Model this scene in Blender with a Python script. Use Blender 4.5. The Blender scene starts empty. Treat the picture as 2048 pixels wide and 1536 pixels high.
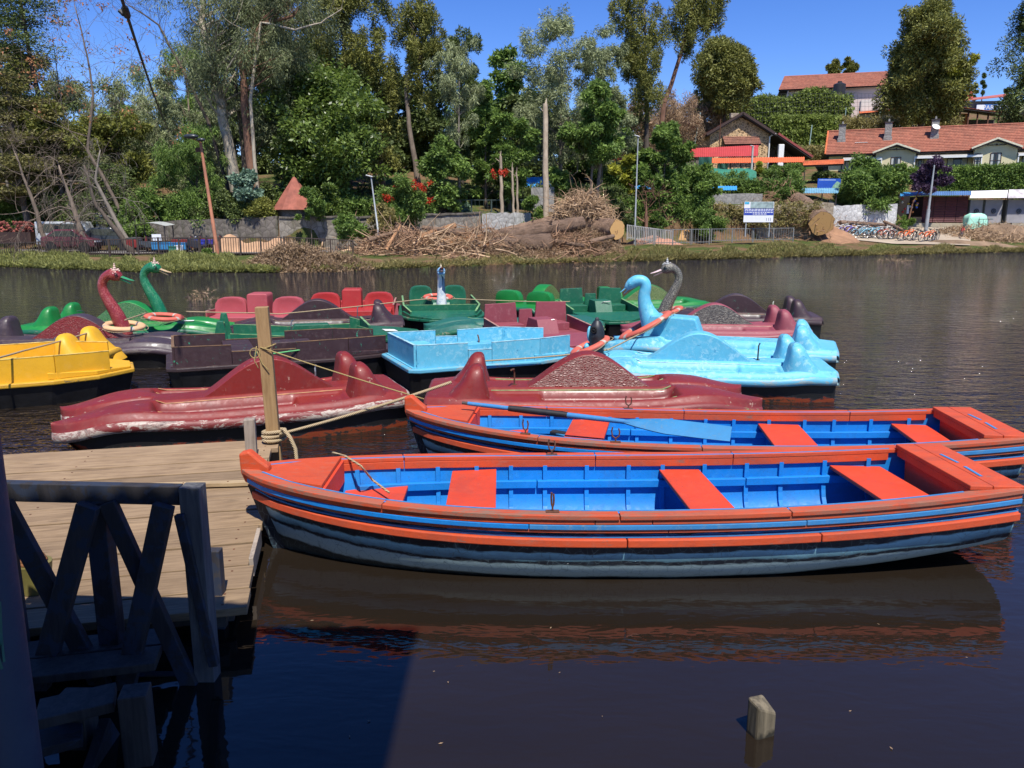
import bpy, math, random
import numpy as np
from math import sin, cos, tan, atan2, radians as R, pi, sqrt
from mathutils import Vector, Matrix, Euler

SC = bpy.context.scene
COL = SC.collection
random.seed(7)
RNG = np.random.default_rng(7)

# ------------------------------------------------------------------ camera
CAM_H, PITCH, FPX = 2.4, R(11.4), 1593.0
cam = bpy.data.cameras.new('camera'); camo = bpy.data.objects.new('camera', cam); COL.objects.link(camo)
cam.sensor_width = 36; cam.lens = 28.0; cam.clip_end = 3000; cam.clip_start = 0.05
camo.location = (0, 0, CAM_H); camo.rotation_euler = (pi/2 - PITCH, 0, 0)
SC.camera = camo

# ------------------------------------------------------------------ light
SUN_EL, SUN_AZ = R(61), R(165)          # azimuth measured from +Y clockwise: behind the camera, a touch to the right
world = bpy.data.worlds.new('World'); SC.world = world; world.use_nodes = True
wn = world.node_tree.nodes; wl = world.node_tree.links
for n in list(wn): wn.remove(n)
sky = wn.new('ShaderNodeTexSky'); sky.sky_type = 'NISHITA'; sky.sun_disc = False
sky.sun_elevation = SUN_EL; sky.sun_rotation = SUN_AZ
sky.altitude = 2000; sky.air_density = 1.0; sky.dust_density = 0.25; sky.ozone_density = 3.0
hsv = wn.new('ShaderNodeHueSaturation'); hsv.inputs['Saturation'].default_value = 1.30; hsv.inputs['Hue'].default_value = 0.518; hsv.inputs['Value'].default_value = 1.12
bgn = wn.new('ShaderNodeBackground'); bgn.inputs['Strength'].default_value = 0.115
wo = wn.new('ShaderNodeOutputWorld')
wl.new(sky.outputs[0], hsv.inputs['Color']); wl.new(hsv.outputs[0], bgn.inputs[0]); wl.new(bgn.outputs[0], wo.inputs[0])
sun = bpy.data.lights.new('sun', 'SUN'); sun.energy = 4.8; sun.angle = R(0.8); sun.color = (1.0, 0.955, 0.88)
suno = bpy.data.objects.new('sun', sun); COL.objects.link(suno)
sdir = Vector((sin(SUN_AZ)*cos(SUN_EL), cos(SUN_AZ)*cos(SUN_EL), sin(SUN_EL)))
suno.rotation_euler = sdir.to_track_quat('Z', 'Y').to_euler(); suno.location = sdir*50
SC.view_settings.view_transform = 'Standard'; SC.view_settings.look = 'None'
SC.view_settings.exposure = 0.50; SC.view_settings.gamma = 1.0; SC.view_settings.use_curve_mapping = False
SC.render.engine = 'CYCLES'
SC.cycles.max_bounces = 6; SC.cycles.diffuse_bounces = 2; SC.cycles.glossy_bounces = 3
SC.cycles.transmission_bounces = 2; SC.cycles.transparent_max_bounces = 4
SC.cycles.use_denoising = True

# ------------------------------------------------------------------ picture -> place
def ray(px, py):
    a = (px-1024)/FPX; b = -(py-768)/FPX
    return Vector((a, cos(PITCH)+b*sin(PITCH), -sin(PITCH)+b*cos(PITCH)))
def onz(px, py, z=0.0):
    d = ray(px, py); t = (z-CAM_H)/d.z
    return Vector((d.x*t, d.y*t, z))
def ony(px, py, Y):
    d = ray(px, py); t = Y/d.y
    return Vector((d.x*t, Y, CAM_H+d.z*t))
def kx(px): return (px-1024)/FPX*cos(PITCH)      # X/Y of a far column

# ------------------------------------------------------------------ object helpers
def tag(o, label=None, cat=None, group=None, kind=None):
    if label: o['label'] = label
    if cat: o['category'] = cat
    if group: o['group'] = group
    if kind: o['kind'] = kind
    return o
def thing(name, label, cat, loc=(0,0,0), rotz=0, group=None):
    o = bpy.data.objects.new(name, None); COL.objects.link(o)
    o.location = loc; o.rotation_euler = (0,0,rotz); o.empty_display_size = .1
    return tag(o, label, cat, group)

class MB:
    """collects geometry for one mesh object"""
    def __init__(s): s.v=[]; s.f=[]; s.m=[]; s.mi=0
    def add(s, vs, fs):
        o=len(s.v); s.v += [tuple(p) for p in vs]; s.f += [tuple(i+o for i in f) for f in fs]; s.m += [s.mi]*len(fs); return s
    def box(s, c, size, rot=None):
        x,y,z=[d/2 for d in size]
        vs=[Vector(p) for p in ((-x,-y,-z),(x,-y,-z),(x,y,-z),(-x,y,-z),(-x,-y,z),(x,-y,z),(x,y,z),(-x,y,z))]
        if rot is not None:
            M = rot if isinstance(rot, Matrix) else Euler(rot).to_matrix()
            vs=[M@p for p in vs]
        c=Vector(c); vs=[p+c for p in vs]
        return s.add(vs, [(0,3,2,1),(4,5,6,7),(0,1,5,4),(1,2,6,5),(2,3,7,6),(3,0,4,7)])
    def beam(s, a, b, w, h, up=(0,0,1)):
        """box from a to b, w sideways, h along up"""
        a=Vector(a); b=Vector(b); d=b-a; L=d.length; d.normalize(); up=Vector(up)
        if abs(d.dot(up))>.98: up=Vector((0,1,0))
        sd=d.cross(up).normalized(); u=sd.cross(d).normalized()
        M=Matrix((d,sd,u)).transposed()
        return s.box((a+b)/2,(L,w,h),M)
    def tube(s, pts, rad, n=8, caps=True, sx=1.0, sy=1.0, up=None):
        pts=[Vector(p) for p in pts]; k=len(pts)
        if not hasattr(rad,'__len__'): rad=[rad]*k
        vs=[]; fs=[]; prev=None
        for i,p in enumerate(pts):
            t=(pts[min(i+1,k-1)]-pts[max(i-1,0)])
            if t.length<1e-9: t=Vector((0,0,1))
            t.normalize()
            if prev is None:
                ref = Vector(up) if up is not None else (Vector((0,0,1)) if abs(t.z)<.9 else Vector((1,0,0)))
                a=t.cross(ref).normalized()
            else:
                a=(prev-t*prev.dot(t)).normalized()
            prev=a; b=t.cross(a)
            for j in range(n):
                th=2*pi*j/n
                vs.append(p+a*(cos(th)*rad[i]*sx)+b*(sin(th)*rad[i]*sy))
        for i in range(k-1):
            for j in range(n):
                fs.append((i*n+j,i*n+(j+1)%n,(i+1)*n+(j+1)%n,(i+1)*n+j))
        if caps:
            fs.append(tuple(range(n-1,-1,-1))); fs.append(tuple(range((k-1)*n,k*n)))
        return s.add(vs,fs)
    def prism(s, poly, z0, z1, axis='z'):
        """polygon (a,b) extruded along an axis"""
        n=len(poly)
        mp={'z':lambda a,b,c:(a,b,c),'y':lambda a,b,c:(a,c,b),'x':lambda a,b,c:(c,a,b)}[axis]
        vs=[mp(a,b,z0) for a,b in poly]+[mp(a,b,z1) for a,b in poly]
        fs=[tuple(range(n-1,-1,-1)),tuple(range(n,2*n))]+[(i,(i+1)%n,n+(i+1)%n,n+i) for i in range(n)]
        return s.add(vs,fs)
    def grid(s, P, flip=False):
        """P[i][j] rows of points"""
        r=len(P); c=len(P[0]); vs=[p for row in P for p in row]
        fs=[(i*c+j,(i+1)*c+j,(i+1)*c+j+1,i*c+j+1) for i in range(r-1) for j in range(c-1)]
        if flip: fs=[f[::-1] for f in fs]
        return s.add(vs,fs)
    def sphere(s, c, r, n=12, m=8):
        if not hasattr(r,'__len__'): r=(r,r,r)
        c=Vector(c); vs=[c+Vector((0,0,r[2]))]; 
        for i in range(1,m):
            ph=pi*i/m
            for j in range(n):
                th=2*pi*j/n; vs.append(c+Vector((r[0]*sin(ph)*cos(th),r[1]*sin(ph)*sin(th),r[2]*cos(ph))))
        vs.append(c-Vector((0,0,r[2]))); L=len(vs)-1
        fs=[(0,1+j,1+(j+1)%n) for j in range(n)]
        for i in range(m-2):
            for j in range(n): fs.append((1+i*n+j,1+(i+1)*n+j,1+(i+1)*n+(j+1)%n,1+i*n+(j+1)%n))
        fs += [(L,1+(m-2)*n+(j+1)%n,1+(m-2)*n+j) for j in range(n)]
        return s.add(vs,fs)
    def torus(s, c, Rr, r, n=24, m=8, axis='z', a0=0, a1=2*pi, flat=1.0):
        vs=[];fs=[]; full=abs(a1-a0-2*pi)<1e-6; k=n if full else n+1; c=Vector(c)
        for i in range(k):
            a=a0+(a1-a0)*i/n
            for j in range(m):
                b=2*pi*j/m; rr=Rr+r*cos(b); h=r*sin(b)*flat
                p={'z':(rr*cos(a),rr*sin(a),h),'y':(rr*cos(a),h,rr*sin(a)),'x':(h,rr*cos(a),rr*sin(a))}[axis]
                vs.append(c+Vector(p))
        for i in range(n):
            i2=(i+1)%k
            for j in range(m): fs.append((i*m+j,i2*m+j,i2*m+(j+1)%m,i*m+(j+1)%m))
        return s.add(vs,fs)
    def mesh(s, name):
        me=bpy.data.meshes.new(name); me.from_pydata(s.v,[],s.f); me.update(); return me
    def build(s, name, mat, parent=None, smooth=False, bevel=0, loc=None, rot=None, fix=True):
        me=s.mesh(name)
        mats = mat if isinstance(mat,(list,tuple)) else [mat]
        for m in mats: me.materials.append(m)
        if len(mats)>1: me.polygons.foreach_set('material_index', s.m)
        if fix:
            import bmesh
            bm=bmesh.new(); bm.from_mesh(me); bmesh.ops.recalc_face_normals(bm,faces=bm.faces); bm.to_mesh(me); bm.free()
        return link(name, me, parent, smooth, bevel, loc, rot)
def link(name, me, parent=None, smooth=False, bevel=0, loc=None, rot=None):
    o=bpy.data.objects.new(name, me); COL.objects.link(o)
    if parent is not None: o.parent=parent
    if loc is not None: o.location=loc
    if rot is not None: o.rotation_euler=rot
    if smooth:
        me.polygons.foreach_set('use_smooth',[True]*len(me.polygons))
        if smooth!='all':
            a = smooth if isinstance(smooth,float) else 40.0
            try: me.set_sharp_from_angle(angle=R(a))
            except Exception: pass
    if bevel:
        b=o.modifiers.new('bevel','BEVEL'); b.width=bevel; b.segments=2; b.limit_method='ANGLE'; b.angle_limit=R(35)
    return o
def npmesh(name, V, F, mat, parent=None, loc=None, kind=None, smooth=False):
    """V (n,3) array, F (m,k) array of equal polygons"""
    me=bpy.data.meshes.new(name); V=np.asarray(V,dtype=np.float32); F=np.asarray(F,dtype=np.int32)
    me.vertices.add(len(V)); me.vertices.foreach_set('co',V.ravel())
    k=F.shape[1]; me.loops.add(F.size); me.loops.foreach_set('vertex_index',F.ravel())
    me.polygons.add(len(F)); me.polygons.foreach_set('loop_start',np.arange(0,F.size,k,dtype=np.int32))
    me.polygons.foreach_set('loop_total',np.full(len(F),k,dtype=np.int32))
    me.update(calc_edges=True)
    if mat: me.materials.append(mat)
    o=bpy.data.objects.new(name,me); COL.objects.link(o)
    if parent is not None: o.parent=parent
    if loc is not None: o.location=loc
    if kind: o['kind']=kind
    if smooth: me.polygons.foreach_set('use_smooth',[True]*len(F))
    return o
def dup(o, parent=None, loc=None, rotz=None, label=None, scale=None):
    c=o.copy(); COL.objects.link(c)
    if parent is not None: c.parent=parent
    if loc is not None: c.location=loc
    if rotz is not None: c.rotation_euler=(0,0,rotz)
    if scale is not None: c.scale=scale
    if label: c['label']=label
    for ch in list(o.children): dup(ch,c)
    return c
def setmat(o, mat):
    o.data = o.data  # keep the shared mesh, override the slot on the object
    for s in o.material_slots:
        s.link='OBJECT'; s.material=mat

# ------------------------------------------------------------------ materials
class NT:
    def __init__(s, name):
        s.mat=bpy.data.materials.new(name); s.mat.use_nodes=True; s.t=s.mat.node_tree
        s.n=s.t.nodes; s.l=s.t.links; s.b=s.n['Principled BSDF']; s.out=s.n['Material Output']
    def new(s, typ, **kw):
        nd=s.n.new(typ)
        for k,v in kw.items():
            if k in nd.inputs.keys(): nd.inputs[k].default_value=v
            else: setattr(nd,k,v)
        return nd
    def lk(s,a,b): s.l.new(a,b)
    def coord(s, scale=(1,1,1), kind='Object', rot=(0,0,0)):
        tc=s.n.new('ShaderNodeTexCoord'); mp=s.n.new('ShaderNodeMapping')
        mp.inputs['Scale'].default_value=scale; mp.inputs['Rotation'].default_value=rot
        if kind=='World':
            g=s.n.new('ShaderNodeNewGeometry'); s.lk(g.outputs['Position'],mp.inputs[0])
        else: s.lk(tc.outputs[kind],mp.inputs[0])
        return mp.outputs[0]
    def noise(s, vec, scale, detail=4, rough=.55, dist=0):
        nd=s.n.new('ShaderNodeTexNoise'); nd.inputs['Scale'].default_value=scale; nd.inputs['Detail'].default_value=detail
        nd.inputs['Roughness'].default_value=rough; nd.inputs['Distortion'].default_value=dist
        s.lk(vec,nd.inputs['Vector']); return nd.outputs['Fac']
    def ramp(s, fac, stops, interp='LINEAR'):
        nd=s.n.new('ShaderNodeValToRGB'); cr=nd.color_ramp; cr.interpolation=interp
        while len(cr.elements)>1: cr.elements.remove(cr.elements[0])
        cr.elements[0].position=stops[0][0]; c=stops[0][1]; cr.elements[0].color=c4(c)
        for p,c in stops[1:]:
            e=cr.elements.new(p); e.color=c4(c)
        s.lk(fac,nd.inputs[0]); return nd.outputs[0]
    def mix(s, fac, a, b, mode='MIX'):
        nd=s.n.new('ShaderNodeMix'); nd.data_type='RGBA'; nd.blend_type=mode
        ins=[i for i in nd.inputs if i.type=='RGBA']; fi=nd.inputs[0]
        if hasattr(fac,'links') or hasattr(fac,'is_linked'): s.lk(fac,fi)
        else: fi.default_value=fac
        for sock,v in ((ins[0],a),(ins[1],b)):
            if hasattr(v,'is_linked'): s.lk(v,sock)
            else: sock.default_value=c4(v)
        return [o for o in nd.outputs if o.type=='RGBA'][0]
    def math(s, op, a, b=None, c=None, clamp=False):
        nd=s.n.new('ShaderNodeMath'); nd.operation=op; nd.use_clamp=clamp
        for i,v in enumerate((a,b,c)):
            if v is None: continue
            if hasattr(v,'is_linked'): s.lk(v,nd.inputs[i])
            else: nd.inputs[i].default_value=v
        return nd.outputs[0]
    def bump(s, h, strength=.3, dist=.01):
        nd=s.n.new('ShaderNodeBump'); nd.inputs['Strength'].default_value=strength; nd.inputs['Distance'].default_value=dist
        s.lk(h,nd.inputs['Height']); s.lk(nd.outputs[0],s.b.inputs['Normal']); return nd
    def color(s, c):
        if hasattr(c,'is_linked'): s.lk(c,s.b.inputs['Base Color'])
        else: s.b.inputs['Base Color'].default_value=c4(c)
    def rough(s, r):
        if hasattr(r,'is_linked'): s.lk(r,s.b.inputs['Roughness'])
        else: s.b.inputs['Roughness'].default_value=r
    def spec(s, v): s.b.inputs['Specular IOR Level'].default_value=v
def c4(c):
    if not hasattr(c,'__len__'): c=(c,c,c)
    return (c[0],c[1],c[2],1.0)
def hx(r,g,b):
    """sRGB 0-255 -> linear"""
    f=lambda v:(v/255/12.92) if v/255<=.04045 else ((v/255+.055)/1.055)**2.4
    return (f(r),f(g),f(b))

def paint(name, base, worn=None, amount=.35, rough=.3, scale=6, dirt=.25, chip=None, coat=.0, stretch=(1,1,1), edge=0, edgec=None):
    """gloss paint with faded patches, scratches and chips"""
    m=NT(name); v=m.coord(stretch)
    n1=m.noise(v,scale*.45,5,.6); n2=m.noise(v,scale*4,6,.7,.6); n3=m.noise(v,scale*14,3,.7)
    worn = worn or tuple(min(1,c*1.5+.05) for c in base)
    dark=tuple(c*.62 for c in base)
    c=m.mix(m.ramp(n1,[(.35,0),(.7,1)]), base, tuple(c*.82 for c in base))
    f=m.ramp(n2,[(.62-amount*.2,0),(.72-amount*.2,1)])
    f=m.math('MULTIPLY',f,m.ramp(n1,[(.4,.15),(.75,1)])); f=m.math('MULTIPLY',f,amount*1.6,clamp=True)
    c=m.mix(f,c,worn)
    f2=m.math('MULTIPLY',m.ramp(n3,[(.55,0),(.8,1)]),dirt)
    c=m.mix(f2,c,dark)
    if edge:
        g=m.n.new('ShaderNodeNewGeometry'); e=m.ramp(g.outputs['Pointiness'],[(.515,0),(.56,1)]); e=m.math('MULTIPLY',e,m.ramp(n2,[(.42,0),(.56,1)])); c=m.mix(m.math('MULTIPLY',e,edge),c,edgec or (.45,.33,.22))
    gr=m.noise(m.coord((1,1,1)),2.1,6,.75,.8); c=m.mix(m.math('MULTIPLY',m.ramp(gr,[(.50,0),(.72,1)]),dirt*.9,clamp=True),c,tuple(x*.45+.025 for x in base))
    sp=m.noise(v,scale*26,2,.5); c=m.mix(m.math('MULTIPLY',m.ramp(sp,[(.68,0),(.72,1)]),dirt*1.6,clamp=True),c,tuple(x*.35+.03 for x in base))
    if chip:
        n4=m.noise(v,scale*2.3,8,.75,.3)
        c=m.mix(m.ramp(n4,[(.625,0),(.64,1)]),c,chip)
    m.color(c); m.rough(m.ramp(n2,[(.3,rough+.07),(.75,min(1,rough+.4))])); m.b.inputs['Coat Weight'].default_value=coat*.4
    m.b.inputs['Coat Roughness'].default_value=.15
    h=m.math('ADD',n2,m.math('MULTIPLY',n1,2.0)); m.bump(h,.22,.006)
    return m.mat

def wood(name, base, dark, rough=.75, axis='x', scale=1.0, blotch=.5, paintc=None, pamt=0.0):
    m=NT(name); st={'x':(.6,7,7),'y':(7,.6,7),'z':(7,7,.6)}[axis]
    v=m.coord(tuple(a*scale for a in st)); v0=m.coord((1,1,1))
    oi=m.n.new('ShaderNodeObjectInfo')
    add=m.n.new('ShaderNodeVectorMath'); add.operation='ADD'; m.lk(v,add.inputs[0])
    mul=m.math('MULTIPLY',oi.outputs['Random'],37.0); cmb=m.n.new('ShaderNodeCombineXYZ')
    for i in range(3): m.lk(mul,cmb.inputs[i])
    m.lk(cmb.outputs[0],add.inputs[1]); v=add.outputs[0]
    g=m.noise(v,3.2,6,.65,1.2); g2=m.noise(v,14,4,.6,.4); bl=m.noise(v0,1.8,5,.6)
    c=m.mix(m.ramp(g,[(.35,0),(.62,1)]),dark,base)
    c=m.mix(m.math('MULTIPLY',m.ramp(g2,[(.5,0),(.75,1)]),.4),c,dark)
    c=m.mix(m.math('MULTIPLY',m.ramp(bl,[(.4,0),(.7,1)]),blotch),c,tuple(min(1,x*1.25+.02) for x in base))
    hv=m.n.new('ShaderNodeHueSaturation'); m.lk(c,hv.inputs['Color'])
    m.lk(m.math('ADD',m.math('MULTIPLY',oi.outputs['Random'],.35),.82),hv.inputs['Value']); c=hv.outputs[0]
    if paintc is not None:
        pn=m.noise(v0,9,7,.7,.5); c=m.mix(m.ramp(pn,[(.62-pamt*.4,0),(.66-pamt*.4,1)]),paintc,c)
    m.color(c); m.rough(rough); m.bump(g2,.35,.006)
    return m.mat

def plain(name, col, rough=.6, var=.25, scale=5, metal=0, bump=0.0):
    m=NT(name); v=m.coord(); n=m.noise(v,scale,5,.6)
    m.color(m.mix(m.ramp(n,[(.3,0),(.7,1)]),tuple(c*(1-var) for c in col),tuple(min(1,c*(1+var)) for c in col)))
    m.rough(rough); m.b.inputs['Metallic'].default_value=metal
    if bump: m.bump(m.noise(v,scale*5,5,.6),bump,.01)
    return m.mat

def leafmat(name, dark, light, hue=.0, rough=.55, trans=.25, scale=.35, spec=.3):
    m=NT(name); g=m.n.new('ShaderNodeNewGeometry'); v=m.coord((1,1,1))
    n=m.noise(v,scale,3,.6)
    f=m.math('ADD',m.math('MULTIPLY',g.outputs['Random Per Island'],.6),m.math('MULTIPLY',n,.7))
    trans*=1.35; light=tuple(min(.8,q*1.55) for q in light); dark=tuple(q*1.5 for q in dark); c=m.ramp(f,[(.22,dark),(.60,tuple((a+b)/2 for a,b in zip(dark,light))),(.95,light)])
    m.color(c); m.rough(rough); m.spec(spec)
    if trans:
        tr=m.new('ShaderNodeBsdfTranslucent'); m.lk(c,tr.inputs['Color'])
        mx=m.new('ShaderNodeMixShader'); mx.inputs[0].default_value=trans
        m.lk(m.b.outputs[0],mx.inputs[1]); m.lk(tr.outputs[0],mx.inputs[2]); m.lk(mx.outputs[0],m.out.inputs['Surface'])
    return m.mat

# ------------------------------------------------------------------ water
def make_water():
    m=NT('lake_water'); v=m.coord((1,1,1),'World')
    sep=m.n.new('ShaderNodeSeparateXYZ'); m.lk(v,sep.inputs[0])
    # wind: calm by the jetty, livelier out on the lake
    far=m.n.new('ShaderNodeMapRange'); m.lk(sep.outputs['Y'],far.inputs['Value'])
    far.inputs['From Min'].default_value=5.5; far.inputs['From Max'].default_value=22; far.inputs['To Min'].default_value=.019; far.inputs['To Max'].default_value=2.3
    v1=m.coord((.9,2.4,1),'World',(0,0,R(8))); v2=m.coord((1,1.7,1),'World',(0,0,R(-14)))
    w1=m.noise(v1,1.9,3,.6,.4); w2=m.noise(v2,6.5,2,.5,.2); w0=m.noise(v1,.28,2,.5)
    gust=m.ramp(m.noise(m.coord((.5,1,1),'World'),.12,3,.6),[(.35,.45),(.65,1.0)])
    h=m.math('ADD',m.math('MULTIPLY',w1,1.0),m.math('MULTIPLY',w2,.34))
    h=m.math('MULTIPLY',h,far.outputs[0]); h=m.math('MULTIPLY',h,gust)
    m.bump(h,1.0,.36)
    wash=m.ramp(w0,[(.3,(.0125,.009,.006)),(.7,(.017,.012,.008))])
    far_lift=m.n.new('ShaderNodeMapRange'); m.lk(sep.outputs['Y'],far_lift.inputs['Value']); far_lift.inputs['From Min'].default_value=12; far_lift.inputs['From Max'].default_value=40  # base colour lifted with distance, standing in for sky light scattered by ripples
    wash=m.mix(far_lift.outputs[0],wash,m.ramp(w0,[(.3,(.026,.020,.0145)),(.7,(.038,.030,.022))]))
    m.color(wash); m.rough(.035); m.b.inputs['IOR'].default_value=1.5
    nx,ny=2,2
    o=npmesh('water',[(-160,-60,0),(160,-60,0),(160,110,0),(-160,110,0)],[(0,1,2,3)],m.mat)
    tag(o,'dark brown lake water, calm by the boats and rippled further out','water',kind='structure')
    del o['category']
make_water()
# ------------------------------------------------------------------ far bank terrain
# rows of (distance, height) for a few columns of the view; the lake shore is row 1
TCOL = {
 -900:[(44,-.6),(47,0),(49,.5),(52,.6),(56,.8),(57,1.0),(62,2.5),(72,5.5),(95,9),(170,12),(420,22)],
 0:   [(43,-.6),(45.5,0),(47.5,.45),(50.5,.6),(54.5,.7),(56,1.0),(61,2.6),(71,5.5),(95,9),(170,12),(420,24)],
 300: [(38,-.6),(40.5,0),(42.5,.45),(46,.6),(51.6,.7),(52.1,2.3),(58,3.8),(68,6),(95,9),(170,12),(420,24)],
 620: [(38,-.6),(40.5,0),(42.5,.45),(46,.6),(51.6,.7),(52.1,2.5),(58,4.0),(68,6.3),(95,9),(170,12),(420,24)],
 820: [(42,-.6),(44.5,0),(46.5,.4),(49.5,.55),(55.6,.7),(56.1,2.9),(62,4.3),(72,6.8),(95,9.5),(170,13),(420,24)],
 1060:[(46,-.6),(48.5,0),(50.5,.4),(53.5,.55),(58.6,.8),(59.1,3.1),(64,4.0),(74,5.5),(98,8.5),(150,12),(420,24)],
 1230:[(48.5,-.6),(51.5,0),(53.5,.4),(57,.6),(63,1.0),(63.8,2.7),(69,3.9),(79,5.5),(105,10),(145,17),(420,26)],
 1500:[(54,-.6),(56.5,0),(58.5,.55),(62,.75),(67.6,1.1),(68.1,3.6),(74,4.4),(84,6.2),(112,11.8),(136,20),(420,28)],
 1800:[(61,-.6),(63.5,0),(65.5,.4),(69.5,.62),(78.6,2.15),(81.4,2.35),(84,6.3),(86.3,7.2),(108,12),(136,20.5),(420,30)],
 2048:[(67,-.6),(69.5,0),(71.5,.5),(74,.8),(79,2.2),(81.4,2.35),(84,6.3),(86.3,7.2),(108,12),(136,20.5),(420,30)],
 3000:[(69,-.6),(72,0),(74,.5),(77,.8),(82,2.2),(84,2.4),(88,6.6),(92,8.2),(112,14),(170,23),(420,34)]}
TPX=sorted(TCOL); TK=[kx(p) for p in TPX]
def trow(k):
    """profile at azimuth slope k = x/y"""
    if k<=TK[0]: return TCOL[TPX[0]]
    if k>=TK[-1]: return TCOL[TPX[-1]]
    for i in range(len(TK)-1):
        if TK[i]<=k<=TK[i+1]:
            f=(k-TK[i])/(TK[i+1]-TK[i]); A=TCOL[TPX[i]]; B=TCOL[TPX[i+1]]
            return [(a[0]*(1-f)+b[0]*f, a[1]*(1-f)+b[1]*f) for a,b in zip(A,B)]
def H(x,y):
    r=trow(x/y)
    for (y0,z0),(y1,z1) in zip(r,r[1:]):
        if y<=y1: 
            f=max(0,(y-y0)/(y1-y0)); return z0+(z1-z0)*f
    return r[-1][1]
def hpt(px, Y, dz=0.0):
    x=kx(px)*Y; return Vector((x,Y,H(x,Y)+dz))

def ground_material():
    m=NT('bank_ground'); v=m.coord((1,1,1),'World'); n=m.noise(v,.35,6,.65); n2=m.noise(v,3.5,6,.7); n3=m.noise(v,14,4,.7)
    soil=m.mix(m.ramp(n2,[(.35,0),(.65,1)]),(.115,.068,.036),(.20,.125,.07))
    grass=m.mix(m.ramp(n3,[(.35,0),(.65,1)]),(.035,.055,.012),(.085,.11,.03))
    c=m.mix(m.ramp(n,[(.44,0),(.56,1)]),soil,grass); m.color(c); m.rough(.95); m.spec(.1)
    m.bump(n3,.8,.06); return m.mat
GROUND=ground_material()
def make_terrain():
    ks=[-3.2,-2.2,-1.5,-1.1]+list(np.linspace(kx(-900),kx(3000),190))+[1.6,2.2,3.2]
    rows=None; P=[]
    for k in ks:
        r=trow(k); col=[]
        for (y0,z0),(y1,z1) in zip(r,r[1:]):
            n=max(1,int(min(8,(y1-y0)/.8)))
            n = {0:3,1:3,2:3,3:4,4:1,5:4,6:4,7:5,8:6,9:4}[len(col_counts)-0] if False else 4
            for j in range(n): col.append((y0+(y1-y0)*j/n, z0+(z1-z0)*j/n))
        col.append(r[-1]); P.append([(k*y,y,z) for y,z in col])
    V=np.array(P,dtype=float)
    from mathutils import noise as mn
    for i in range(V.shape[0]):
        for j in range(V.shape[1]):
            x,y,z=V[i,j]
            if z>.05: V[i,j,2]+=mn.noise(Vector((x*.5,y*.5,0)))*.09+mn.noise(Vector((x*1.7,y*1.7,3)))*.04
            if abs(z)<.3: V[i,j,1]+=mn.noise(Vector((x*.35,7,1)))*.55+mn.noise(Vector((x*1.3,2,1)))*.25
    a,b=V.shape[:2]; idx=np.arange(a*b).reshape(a,b)
    F=np.stack([idx[:-1,:-1],idx[1:,:-1],idx[1:,1:],idx[:-1,1:]],-1).reshape(-1,4)
    o=npmesh('ground',V.reshape(-1,3),F,GROUND,smooth=False); o['kind']='structure'; o['label']='rising earth and grass of the far lake bank'
make_terrain()

# ------------------------------------------------------------------ boat paints
RED=hx(205,40,22)
M_ORANGE=paint('orange_red_paint',(.54,.070,.017),worn=(.33,.12,.075),amount=.45,rough=.42,scale=3.2,dirt=.8,stretch=(.7,2.5,2.5),chip=(.26,.10,.065))
M_WEATH=paint('weathered_orange_paint',(.50,.070,.020),worn=(.22,.12,.08),amount=.95,rough=.6,scale=3.5,dirt=.6,stretch=(.35,2.2,2.2),chip=(.16,.10,.07))
M_SEAT=paint('red_seat_paint',(.60,.052,.015),worn=(.62,.10,.05),amount=.25,rough=.48,scale=2.5,dirt=.55)
M_BLUE=paint('bright_blue_paint',(.002,.20,.60),worn=(.03,.30,.62),amount=.3,rough=.38,scale=4,dirt=.75)
M_BLUE2=paint('faded_blue_paint',(.03,.20,.46),worn=(.16,.24,.30),amount=.5,rough=.5,scale=6,dirt=.3)
M_RUST=plain('rusty_iron',(.10,.038,.018),.8,.5,20,bump=.4)
M_STEEL=plain('grey_steel',(.22,.22,.22),.4,.3,12,metal=.8)
M_BLACKRUB=plain('black_tape',(.012,.012,.014),.6,.4,18)
def hull_material():
    m=NT('rowboat_hull_paint'); v=m.coord((.35,1.5,1.5)); v2=m.coord((1,1,1))
    at=m.n.new('ShaderNodeAttribute'); at.attribute_name='girth'
    n=m.noise(v,3.5,5,.65); nn=m.noise(v2,9,7,.75,.6)
    g=m.math('ADD',at.outputs['Fac'],m.math('MULTIPLY',m.math('SUBTRACT',n,.5),.13))
    navy=(.0065,.010,.018); blu=(.015,.14,.36); gb=(.20,.40,.49); gg=(.28,.38,.39)
    c=m.ramp(g,[(0,navy),(.145,navy),(.148,blu),(.16,blu),(.165,navy),(.285,navy),(.297,gb),(.355,(.06,.13,.17)),(.362,navy),(.383,navy),(.395,gg),(.49,gg),(.51,(.012,.018,.02)),(.60,(.03,.04,.04))])
    # cracked, chalky streaks
    vo=m.n.new('ShaderNodeTexVoronoi'); vo.feature='DISTANCE_TO_EDGE'; vo.inputs['Scale'].default_value=16; m.lk(m.coord((1,1,.8)),vo.inputs['Vector'])
    cr=m.math('MULTIPLY',m.ramp(vo.outputs['Distance'],[(0,1),(.035,0)]),m.ramp(nn,[(.42,0),(.56,.9)]))
    c=m.mix(cr,c,(.10,.14,.15))
    c=m.mix(m.math('MULTIPLY',m.ramp(nn,[(.58,0),(.7,1)]),.55),c,(.05,.10,.13))
    m.color(c); m.rough(m.ramp(nn,[(.3,.3),(.7,.62)])); m.bump(nn,.4,.008); return m.mat
M_HULL=hull_material()

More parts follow.
